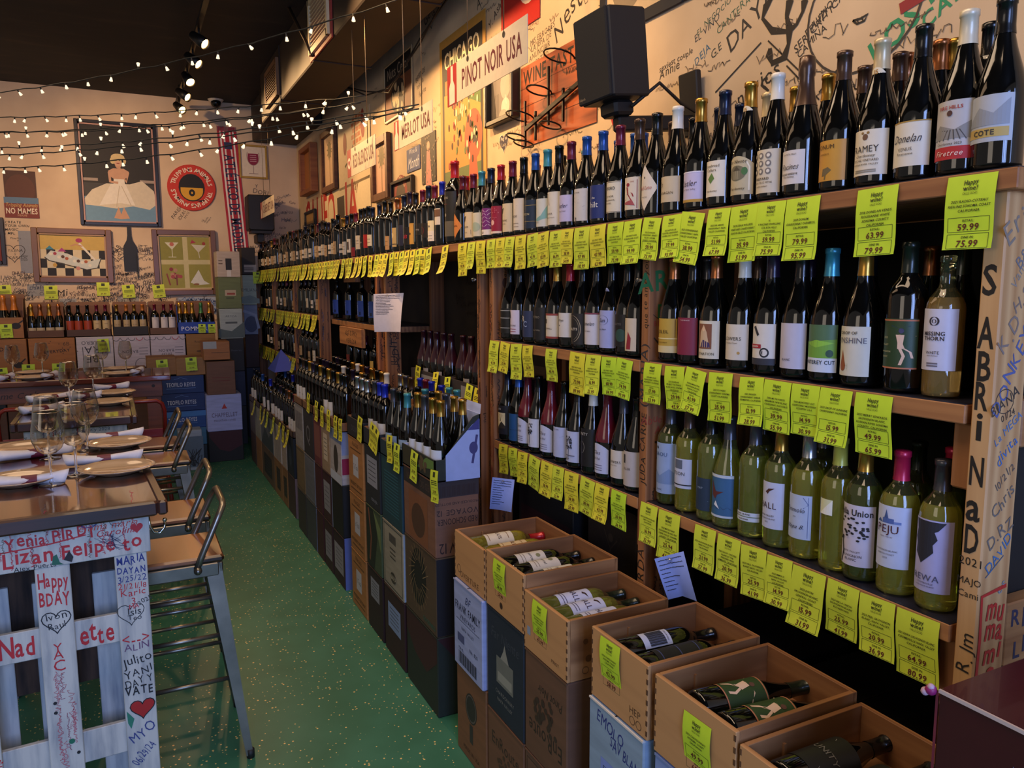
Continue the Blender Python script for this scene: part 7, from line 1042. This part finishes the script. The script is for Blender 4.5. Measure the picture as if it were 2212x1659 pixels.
# tags on the back goods; stalked card holders
def btag(px, py, Y, label, w=.1, pm=0): p = gy(px, py, Y); price_tag(label, p, '49.99', '65.99', (), w, w * 1.3, .04, .02, rnd.uniform(-.05, .05), PAPER[pm], False, B_B)
for px, py, Y, lb, *w_ in ((12, 700, YR - .008, 'tan carton at far left of back row'), (436, 700, YR - .008, 'royal blue carton, left one', .07), (457, 700, YR - .008, 'royal blue carton, right one', .07), (222, 732, YR - .03, 'white upside down carton'), (61, 787, 8.09, 'brown carton behind back table, left one'), (126, 785, 8.09, 'brown carton behind back table, right one'), (1, 795, 8.09, 'dark blue carton at left edge'), (349, 777, YF - .01, 'left tan carton over the blue pile'), (412, 772, YF - .01, 'right tan carton over the blue pile'), (556, 587, 8.95, 'far corner black carton')): btag(px, py, Y, 'lime price tag on the ' + lb, *w_)
for k, (px, py, tl) in enumerate(((8, 616, .05), (109, 617, 0), (222, 610, 0), (276, 615, .06), (341, 615, .1))):
    p = gy(px, py, 8.9); s = thing('tag_holder', 'yellow price card on a black stalk above the back row, %s from left' % nth(k + 1), 'price card', p); s.rotation_euler = (0, -tl, 0)
    M = Matrix.Translation(p) @ Matrix.Rotation(-tl, 4, 'Y'); mb = tagmesh(.115, .135, '39.99', '55.99', (), .02, 0, PAPER[2], False); mb.v = [tuple(B_B @ Vector(v)) for v in mb.v]; mb.build('card', s)
    mb = MB(); mb.box(-.06, .06, .004, .012, -.142, -.12, '#151312'); mb.beam((0, .01, -.14), (.05 * (k - 1) * .3, .01, -.36), .012, .012, '#151312'); mb.build('stalk', s)
# ------------------------------------------------------------------ tables, stools, tableware
TT = wood('varnished_table_top', '#2a130a', '#552c18', 'Y', .12, 1.0, .5); TE = wood('dark_table_edge', '#22110c', '#43241a', 'X', .35, .3); TTX = wood('red_table_top', '#4a2014', '#74382a', 'X', .15, .9, .5)
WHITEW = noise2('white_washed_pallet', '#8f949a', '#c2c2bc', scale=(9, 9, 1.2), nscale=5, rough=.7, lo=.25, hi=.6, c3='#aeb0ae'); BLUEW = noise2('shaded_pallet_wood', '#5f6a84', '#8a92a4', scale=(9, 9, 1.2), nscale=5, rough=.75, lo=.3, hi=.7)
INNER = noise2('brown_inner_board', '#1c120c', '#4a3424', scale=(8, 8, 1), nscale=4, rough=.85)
RED, BLK, BLU, GRE = '#b3262e', '#1d1c22', '#22307a', '#1f6a52'
def pallet_end(par, y, w, arts, s=1, apron=(), ns=3):
    """an upright pallet closing one end of a table; s=1 faces -Y. Slats left to right, cross boards and stringers behind"""
    d = lambda a, bq: (y + s * a, y + s * bq)
    mb = MB(); y0, y1 = d(0, .02); mb.box(-w / 2, w / 2, min(y0, y1), max(y0, y1), .885, 1.005, WHITEW, .002)
    if s > 0: art(mb, plane((0, y0, .945), (1, 0, 0), (0, 0, 1)), list(apron))
    mb.build('apron_board', par)
    n = ns; sw = .088; xs = [-w / 2 + .012 + sw / 2 + i * (w - .024 - sw) / (n - 1) for i in range(n)]
    for i, x in enumerate(xs):
        mb = MB(); y0, y1 = d(.004, .02); mb.box(x - sw / 2, x + sw / 2, min(y0, y1), max(y0, y1), .0, .884, WHITEW, .002)
        if s > 0 and i < len(arts): art(mb, plane((x, y + .004, 0), (1, 0, 0), (0, 0, 1)), arts[i])
        mb.build('slat', par)
    for i, (zc, hh) in enumerate(((.655, .09), (.3, .1))):
        mb = MB(); y0, y1 = d(.021, .038); mb.box(-w / 2 + .02, w / 2 - .02, min(y0, y1), max(y0, y1), zc - hh / 2, zc + hh / 2, WHITEW, .002)
        if s > 0 and i == 0:
            a = plane((0, y0, zc), (1, 0, 0), (0, 0, 1)); art(mb, a, [('t', 'Nad', (xs[0] + xs[1]) / 2, .0, .085, RED, dict(bold=True, jit=.1, maxw=.095)), ('t', 'ette', (xs[1] + xs[2]) / 2, .0, .085, RED, dict(bold=True, jit=.1, maxw=.095))])
        mb.build('cross_board', par)
    for x in (-w / 2 + .06, 0, w / 2 - .06):
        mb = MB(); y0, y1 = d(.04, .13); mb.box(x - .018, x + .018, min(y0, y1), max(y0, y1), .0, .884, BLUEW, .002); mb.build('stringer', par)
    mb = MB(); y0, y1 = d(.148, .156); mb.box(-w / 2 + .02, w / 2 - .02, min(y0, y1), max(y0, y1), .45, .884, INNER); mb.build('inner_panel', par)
    for x in (-w / 2 + .1, -.02, w / 2 - .12):
        mb = MB(); y0, y1 = d(.131, .147); mb.box(x - .04, x + .04, min(y0, y1), max(y0, y1), .05, .8, WHITEW, .002); mb.build('rear_slat', par)
def table(label, corner, rz, L, W, arts, apron):
    """corner = near right corner of the top; long axis runs away from the viewer"""
    c, s = math.cos(rz), math.sin(rz); cen = Vector((corner[0] - c * W / 2 - s * L / 2, corner[1] - s * W / 2 + c * L / 2, 0))
    o = thing('bar_table', label, 'table', cen, rz)
    mb = MB(); mb.box(-W / 2 + .028, W / 2 - .028, -L / 2 + .028, L / 2 - .028, 1.008, 1.046, TT); mb.build('table_top', o)
    mb = MB()
    for k in (-1, 1): mb.box(k * W / 2, k * (W / 2 - .028), -L / 2, L / 2, 1.006, 1.05, TE, .006); mb.box(-W / 2 + .028, W / 2 - .028, k * L / 2, k * (L / 2 - .028), 1.006, 1.05, TE, .006)
    mb.build('edge_moulding', o)
    pallet_end(o, -L / 2 + .05, W - .1, arts, 1, apron); pallet_end(o, L / 2 - .05, W - .1, (), -1)
    for k in (-1, 1):
        mb = MB(); mb.box(k * (W / 2 - .06), k * (W / 2 - .08), -L / 2 + .2, L / 2 - .2, .86, 1.004, WHITEW, .002); mb.build('side_rail', o)
    mb = MB(); x = W / 2 - .05; yy = -L / 2 + .075; ch = C('#b8b4b0', .15, 1)
    mb.tube([(x, yy, .99), (x + .004, yy, .955), (x + .014, yy, .935), (x + .03, yy, .93), (x + .044, yy, .945), (x + .046, yy, .965)], .004, ch); mb.sphere((x + .046, yy, .97), .007, ch); mb.build('bag_hook', o); return o
g2 = lambda s, z, h, c, **k: ('t', s, k.pop('x', 0), z, h, c, dict(maxw=.08, jit=.1, **k))
A1 = [[g2('TE AMO', .5, .05, RED, rot=-PI / 2), g2('CTN', .36, .05, RED, rot=-PI / 2), g2('11/3/24', .25, .04, RED, rot=-PI / 2), g2('FRANCISCO', .3, .04, RED, rot=-PI / 2, x=.03)] + scr(8, -.03, .03, .2, .5, [BLK, BLU], .0016),
      [g2('Hola', .8, .05, BLK), g2('10/14/22', .74, .03, BLK), g2('Lucky', .65, .04, BLK), g2('Charla', .6, .04, BLK), g2('NAHUEL NO', .57, .02, BLK)] + [('s', heart(0, .65, .08), .002, BLK)] + scr(8, -.03, .03, .1, .5, [RED, BLK], .0016),
      [g2('Happy', .845, .06, RED, bold=True), g2('BDAY', .785, .06, RED, bold=True), ('s', heart(0, .72, .075), .003, BLK), g2('Ivon', .735, .03, BLK, rot=.1), g2('Raul', .705, .025, BLK, rot=.1), g2('Y', .64, .04, RED), g2('A', .615, .04, RED), g2('C', .585, .05, RED)] + scr(14, -.03, .03, .2, .5, ['#b8606a', '#a85a60', '#8a4a5a'], .0016, .02) + [('c', .015, .34, .008, GRE), ('c', -.02, .47, .005, BLK), ('c', -.02, .44, .005, BLK), ('c', .03, .3, .005, BLK)],
      [g2('MARIA', .87, .035, BLU, bold=True), g2('+', .852, .02, BLU), g2('DAYAN', .835, .03, BLU, bold=True), g2('3/25/22', .81, .028, BLU), g2('21/21/18', .785, .026, RED), g2('Karic', .765, .03, RED), g2('3', .74, .03, RED), g2('2025', .735, .02, BLK, x=.03, rot=.4), ('s', heart(-.01, .7, .075), .002, BLK), g2('Isis', .705, .03, BLK), g2('Teo', .685, .022, BLK), g2('MA', .72, .02, RED), g2('<-->', .615, .05, RED), g2('ALIN', .59, .03, '#6a4a6a'), g2('Julito', .55, .04, BLK, rot=.15), g2('YANI', .51, .036, BLK, rot=.15), g2('DAY Y', .48, .036, BLK, rot=.15), g2('VATE', .45, .042, BLK, bold=True), ('p', heart(.005, .39, .07), '#a8201e'), ('s', heart(.005, .39, .07), .003, BLK), ('p', [(-.04, .39), (-.02, .36), (-.03, .33), (-.038, .35)], '#2f7a64'), g2('MYO', .31, .045, '#3a4480', rot=.5), g2('06/29/24', .24, .04, '#3a4480', rot=.8)]]
AP1 = [('t', 'Yenia PIRDI', -.0, .03, .05, RED, dict(bold=True, jit=.12, maxw=.22, rot=.03)), ('s', [(-.13, .0), (.0, .008), (.09, .02)], .004, RED), ('t', 'Lizan Felipe to', .06, -.02, .06, RED, dict(bold=True, jit=.1, maxw=.36)), ('t', 'emma maria', .15, .04, .03, '#c04a38', dict(shear=.3)), ('t', 'Carolina', .17, .018, .03, RED, dict(shear=.3)), ('p', heart(.225, .02, .035), RED), ('s', ringpts(.1, .05, .02, .01), .002, BLU), ('t', 'M+U', .1, .05, .018, BLU), ('t', 'Alex Puerta', -.04, -.052, .02, BLK, dict(jit=.08)), ('p', [(-.0, -.055), (.004, -.03), (.014, -.025), (.02, -.05), (.03, -.058)], '#23624e')] + [('s', [(.15 + rnd.uniform(-.04, .05), -.01 + rnd.uniform(-.03, .03)) for _ in range(26)], .0016, '#2a2c50')] + [('s', ringpts(.17, .05, .016), .0015, BLK), ('p', [(.03, -.045), (.045, -.02), (.055, -.04), (.05, -.055)], BLK)] + scr(20, -.24, .24, -.055, .05, ['#5a4a3a', RED], .0015, .012)
table('near varnished bar table on white pallet ends covered in marker writing', (.076, 2.475), .068, 1.33, .62, [A1[0] + A1[1], A1[2], A1[3]], AP1)
table('second varnished bar table with a pallet board reading TOW', (.017, 4.25), .016, 1.21, .545, [scr(10, -.03, .03, .2, .8, [BLK, RED])] * 4, [('t', 'TOW', .1, -.005, .075, '#3a2c34', dict(maxw=.2, jit=.1)), ('t', 'ES', -.02, .0, .06, '#a03a4a', dict(maxw=.1)), ('t', 'LW', -.15, -.02, .06, '#3a3a40', {}), ('t', 'Joann y 2028', .08, .042, .024, '#2a4a5a', {})] + scr(14, -.22, .05, -.04, .04, [BLK, RED, BLU]))
# back table, set across the room
o = thing('bar_table', 'long red brown wooden table set across the room before the back goods', 'table', (-.45, 6.5, 0), -.03)
mb = MB(); mb.box(-.72, .72, -.31, .31, 1.01, 1.05, TTX, .006); mb.build('table_top', o)
BT = wood('red_table_base', '#4a2616', '#6e3c24', 'X', .5)
mb = MB(); mb.box(-.66, .66, -.27, -.24, .89, 1.009, BT, .003); art(mb, plane((0, -.27, .95), (1, 0, 0), (0, 0, 1)), [('t', 'Tell me Carlos', -.28, 0, .06, '#22130c', dict(jit=.1, shear=.3)), ('c', -.4, .01, .012, '#1a1210'), ('c', .6, .02, .012, '#1a1210')]); mb.build('apron_board', o)
mb = MB(); mb.box(-.66, .66, .24, .27, .89, 1.009, BT, .003); mb.build('apron_board', o)
for x in (-.6, .6):
    for y in (-.22, .22):
        mb = MB(); mb.box(x - .05, x + .05, y - .045, y + .045, 0, 1.009, BT, .004); mb.build('leg', o)
# stools
GM = noise2('gunmetal', '#6e6a60', '#948c7e', nscale=9, rough=.32, metal=.85, lo=.3, hi=.7); SEATW = wood('dark_stool_seat', '#2a140a', '#8a5630', 'Y', .35, .4, .5, True, .75)
def stool(label, x, y, rz=0.0):
    o = thing('bar_stool', label, 'stool', (x, y, 0), rz, 'bar stools along the tables'); zs = .755; h = .15
    mb = MB(); mb.box(-h, h, -h, h, zs - .026, zs, SEATW, .008); mb.build('seat', o)
    mb = MB()
    for k in (-1, 1): mb.box(k * h * .97, k * h * .88, -h * .95, h * .95, zs - .075, zs - .027, GM, .004); mb.box(-h * .88, h * .88, k * h * .97, k * h * .88, zs - .075, zs - .027, GM, .004)
    mb.build('seat_frame', o)
    for a in (-1, 1):
        for bq in (-1, 1):
            mb = MB(); A, B = Vector((a * h * .86, bq * h * .86, zs - .03)), Vector((a * .205, bq * .195, .012)); n_ = 6
            vs = []
            for i in range(n_ + 1):
                t = i / n_; p = A.lerp(B, t); w_ = .036 - .02 * t
                vs += [(p.x + a * w_ * .3, p.y + bq * w_ * .3, p.z), (p.x - a * w_ * 1.2, p.y + bq * w_ * .3, p.z), (p.x - a * w_ * .55, p.y - bq * w_ * .55, p.z), (p.x + a * w_ * .3, p.y - bq * w_ * 1.2, p.z)]
            mb.add(vs, [(i * 4 + j, i * 4 + (j + 1) % 4, i * 4 + 4 + (j + 1) % 4, i * 4 + 4 + j) for i in range(n_) for j in range(4)], GM); lg = mb.build('leg', o); mb = MB(); mb.tube([B + Vector((-a * .004, -bq * .004, .02)), B + Vector((-a * .004, -bq * .004, -.011))], .014, '#1a1917'); mb.build('rubber_foot', lg)
    at = lambda a, bq, z: Vector((a * (h * .86 + (.205 - h * .86) * (1 - z / .725)) - a * .012, bq * (h * .86 + (.195 - h * .86) * (1 - z / .725)) - bq * .012, z))
    for z, prs in ((.6, ((-1, -1, 1, -1), (-1, 1, 1, 1))), (.46, ((-1, -1, 1, -1), (-1, 1, 1, 1), (1, -1, 1, 1))), (.3, ((-1, -1, 1, -1), (-1, 1, 1, 1), (-1, -1, -1, 1)))):
        for a, bq, c, d in prs: mb = MB(); mb.tube([at(a, bq, z), at(c, d, z)], .0085, GM); mb.build('footrest_bar', o)
    mb = MB(); pts = [Vector((.06, -h * .98, zs - .04)), Vector((.075, -h * 1.0, zs + .0)), Vector((.135, -h * .95, zs + .13)), Vector((.155, -h * .85, zs + .168)), Vector((.158, -h * .65, zs + .178))]
    mb.tube(pts + [Vector((p.x, -p.y, p.z)) for p in reversed(pts)], .0115, GM, 10)
    hp = mb.build('backrest_hoop', o)
    for k in (-1, 1): mb = MB(); mb.sphere((.062, k * h * 1.05, zs - .045), .014, C('#7a766c', .3, .9), 8, 6); mb.build('bolt', hp)
    return o
for lb, x, y in (('metal bar stool with wooden seat, nearest the viewer beside the near table', .105, 2.93), ('metal bar stool with wooden seat, second one beside the near table', .11, 3.46), ('metal bar stool with wooden seat, nearer one beside the second table', .115, 4.6), ('metal bar stool with wooden seat, farther one beside the second table', .09, 5.1)): stool(lb, x, y)
# red metal chairs
RM = C('#7c1c16', .35, 0, .3)
def red_chair(label, x, y, rz):
    o = thing('metal_chair', label, 'chair', (x, y, 0), rz); zs = .6
    mb = MB(); mb.box(-.17, .17, -.17, .17, zs - .03, zs, RM, .012); mb.build('seat', o)
    for a in (-1, 1):
        for bq in (-1, 1): mb = MB(); mb.tube([(a * .15, bq * .15, zs - .03), (a * .2, bq * .2, .0)], .017, RM, 8, False, .011); mb.build('leg', o)
    mb = MB(); P = [(-.16, .16, zs - .02), (-.165, .19, zs + .28), (-.15, .2, zs + .33), (-.12, .205, zs + .35)]; mb.tube(P + [(-a, bq, c) for a, bq, c in reversed(P)], .013, RM); mb.build('back_hoop', o)
    mb = MB(); mb.box(-.15, .15, .165, .172, zs + .0, zs + .16, RM, .002); mb.build('back_panel', o); return o
red_chair('red metal high chair at right end of the back table', .02, 5.72, PI); red_chair('red metal high chair at left beyond the second table', -.58, 5.72, PI)
# plates, napkins, glasses
PLT = noise2('cream_stoneware', '#a88e72', '#c0a88a', nscale=3, rough=.12, coat=.8, lo=.3, hi=.7); CLOTH = noise2('white_napkin_cloth', '#b9bccb', '#d8d6dc', nscale=14, rough=.9, lo=.3, hi=.7)
mb = MB(); mb.lathe([(.0005, .003), (.055, .002), (.06, .0), (.066, .0), (.07, .004), (.1, .011), (.121, .021), (.1225, .0225), (.12, .0235), (.1, .0145), (.07, .0075), (.0005, .006)], PLT, 40, cap=False); q_ = mb.build('plate'); PLATE = q_.data; bpy.data.objects.remove(q_)
def plate(label, x, y, z, s=1.0):
    o = share('plate', PLATE); o.location = (x, y, z); o.scale = (s, s * .97, 1); o.rotation_euler = (0, 0, rnd.uniform(0, 6)); return tag(o, label, 'plate', 'stoneware plates')
def napkin(label, a, bq, z):
    a, bq = Vector(a), Vector(bq); c = (a + bq) / 2; L = (bq - a).length; o = thing('napkin', label, 'napkin', (c.x, c.y, z), math.atan2(bq.y - a.y, bq.x - a.x), 'rolled napkins')
    mb = MB(); vs = []; N, S = 14, 14
    for i in range(N + 1):
        t = i / N - .5; f = 1 + 1.3 * abs(t) ** 1.5
        for j in range(S):
            th = 2 * PI * j / S; r_ = (.017 + .002 * math.sin(3 * th + t * 4)) * f
            vs.append((t * L + .008 * math.sin(th) * (1 if t > 0 else -1) * abs(t) * 2, r_ * 1.25 * math.cos(th) + .004 * math.sin(t * 9), max(.0, .017 * (1 + .35 * abs(t) * 2) + r_ * .85 * math.sin(th))))
    mb.add(vs, [(i * S + j, (i + 1) * S + j, (i + 1) * S + (j + 1) % S, i * S + (j + 1) % S) for i in range(N) for j in range(S)] + [tuple(range(S)), tuple(reversed(range(N * S, N * S + S)))], CLOTH, True); mb.build('cloth_roll', o)
    mb = MB(); vs = []
    for t in (-.022, .022):
        for j in range(S): th = 2 * PI * j / S; vs.append((t, .0235 * math.cos(th), max(.0005, .0172 + .0172 * math.sin(th))))
    mb.add(vs, [(j, (j + 1) % S, S + (j + 1) % S, S + j) for j in range(S)], C('#5c0f30', .5), True); mb.build('paper_band', o); return o
GL = thinglass('clear_wine_glass', '#e6e2dc'); GS = glassy('clear_stem', '#ffffff', 1.0, .02)
def lm(prof, mat, name): mb = MB(); mb.lathe(prof, mat, 32, cap=False); o = mb.build(name); me = o.data; bpy.data.objects.remove(o); return me
BOWL = lm([(.002, .098), (.02, .102), (.036, .116), (.0465, .14), (.0485, .158), (.046, .185), (.0405, .214), (.0365, .235)], GL, 'bowl'); STEM = lm([(.0005, .1), (.006, .097), (.0042, .085), (.0036, .04), (.0045, .014), (.009, .006)], GS, 'stem'); FOOT = lm([(.009, .006), (.025, .003), (.0375, .0015), (.0375, .0), (.0005, .0)], GL, 'foot'); RIM = lm([(.0363, .2345), (.0368, .2358), (.0373, .2345), (.0368, .2332), (.0363, .2345)], GS, 'rim')
def glass(label, x, y, z, s=1.0):
    o = thing('wine_glass', label, 'wine glass', (x, y, z)); o.scale = (s,) * 3; share('bowl', BOWL, o); share('stem', STEM, o); share('foot', FOOT, o); share('rim', RIM, o); return o
ZT1 = 1.0475
for px, py, lb in ((253, 1013, 'on right of the near table, closest to viewer'), (257, 958, 'on right of the near table, farther one'), (42, 1037, 'on left of the near table, closest to viewer'), (58, 968, 'on left of the near table, farther one'), (235, 869, 'on right of the second table, nearer one'), (246, 849, 'on right of the second table, farther one'), (91, 884, 'on left of the second table, nearer one'), (112, 858, 'on left of the second table, farther one')): p = gz(px, py, ZT1 + .012); plate('cream stoneware plate ' + lb, p.x, p.y, ZT1)
for px, y3, lb in ((70, 6.3, 'left nearer'), (70, 6.68, 'left farther'), (257, 6.3, 'right nearer'), (257, 6.68, 'right farther')): plate('cream stoneware plate on the back table, %s one' % lb, BX(px, y3, 1.06), y3, 1.0505)
for (a, bq, lb) in (((-20, 1058), (146, 1040), 'near table, front left'), ((-5, 1000), (156, 977), 'near table, middle left'), ((142, 1010), (306, 994), 'near table, front right behind plate'), ((176, 958), (306, 944), 'near table, farther right behind plate'), ((50, 897), (132, 884), 'second table, nearer left'), ((65, 872), (160, 858), 'second table, farther left'), ((206, 845), (275, 838), 'second table, farther right'), ((150, 865), (215, 858), 'second table, middle right')):
    A, Bq = gz(*a, ZT1), gz(*bq, ZT1); napkin('white rolled napkin with maroon band on the ' + lb, A, Bq, ZT1)
for px, lb in ((108, 'left'), (297, 'right'), (12, 'far left')): x = BX(px, 6.36, 1.07); napkin('rolled napkin lying on the back table, %s one' % lb, (x - .02, 6.27, 0), (x + .02, 6.46, 0), 1.0505)
for px, py, s_, lb in ((112, 1046, 1.02, 'nearest on the left of near table'), (166, 1027, 1.06, 'on right of near table beside the front plate'), (190, 972, 1.02, 'on right of near table, farther one'), (108, 990, 1.0, 'farther one on the left of near table'), (152, 874, 1.0, 'on second table, left one'), (203, 852, 1.0, 'on second table, right one')): p = gz(px, py, ZT1); glass('clear stemmed wine glass ' + lb, p.x, p.y, ZT1, s_)
for px, y3, lb in ((30, 6.45, 'first from left'), (93, 6.62, 'second from left'), (222, 6.6, 'third from left'), (273, 6.5, 'fourth from left')): glass('clear stemmed wine glass on the back table, %s' % lb, BX(px, y3, 1.06), y3, 1.0505, 1.0)
# ------------------------------------------------------------------ light
w = bpy.data.worlds.new('world'); sc.world = w; w.use_nodes = True
bg = w.node_tree.nodes['Background']; bg.inputs[0].default_value = (.72, .66, .62, 1); bg.inputs[1].default_value = .26
def area(loc, aim, sx, sy, e, col):
    ld = bpy.data.lights.new('daylight_or_fill', 'AREA'); ld.shape = 'RECTANGLE'; ld.size = sx; ld.size_y = sy; ld.energy = e; ld.color = col
    lo = bpy.data.objects.new('daylight_or_fill', ld); COL.objects.link(lo); lo.location = loc; lo.rotation_euler = (Vector(aim) - Vector(loc)).to_track_quat('-Z', 'Y').to_euler(); return lo
DAY = (.32, .48, 1)
for x, sx, e in ((-.62, .34, 34), (-.1, .5, 54), (.32, .2, 20), (1.6, .3, 14)): area((x, -2.4, 1.95), (x, 3, 1.5), sx, 2.6, e * 1.25, DAY)
area((-2.8, .6, 2.2), (1.0, 2.2, 1.2), 1.6, 1.6, 20, (.95, .8, .65))  # warm fill added from the left, no window there
area((.3, 2.0, 3.68), (.3, 2.0, 0), .8, 3.6, 55, (1, .72, .48))  # added warm overhead fill for aisle and crates, not daylight
area((-.9, 5.0, 3.6), (-.9, 5.0, 0), 1.0, 4.0, 26, (1, .66, .4))  # further added warm fill under the ceiling, no fixture
sc.view_settings.view_transform = 'Standard'; sc.view_settings.look = 'None'; sc.view_settings.exposure = 0; sc.view_settings.gamma = 1
cy = sc.cycles
cy.max_bounces = 7; cy.diffuse_bounces = 3; cy.glossy_bounces = 3; cy.transmission_bounces = 7; cy.transparent_max_bounces = 10
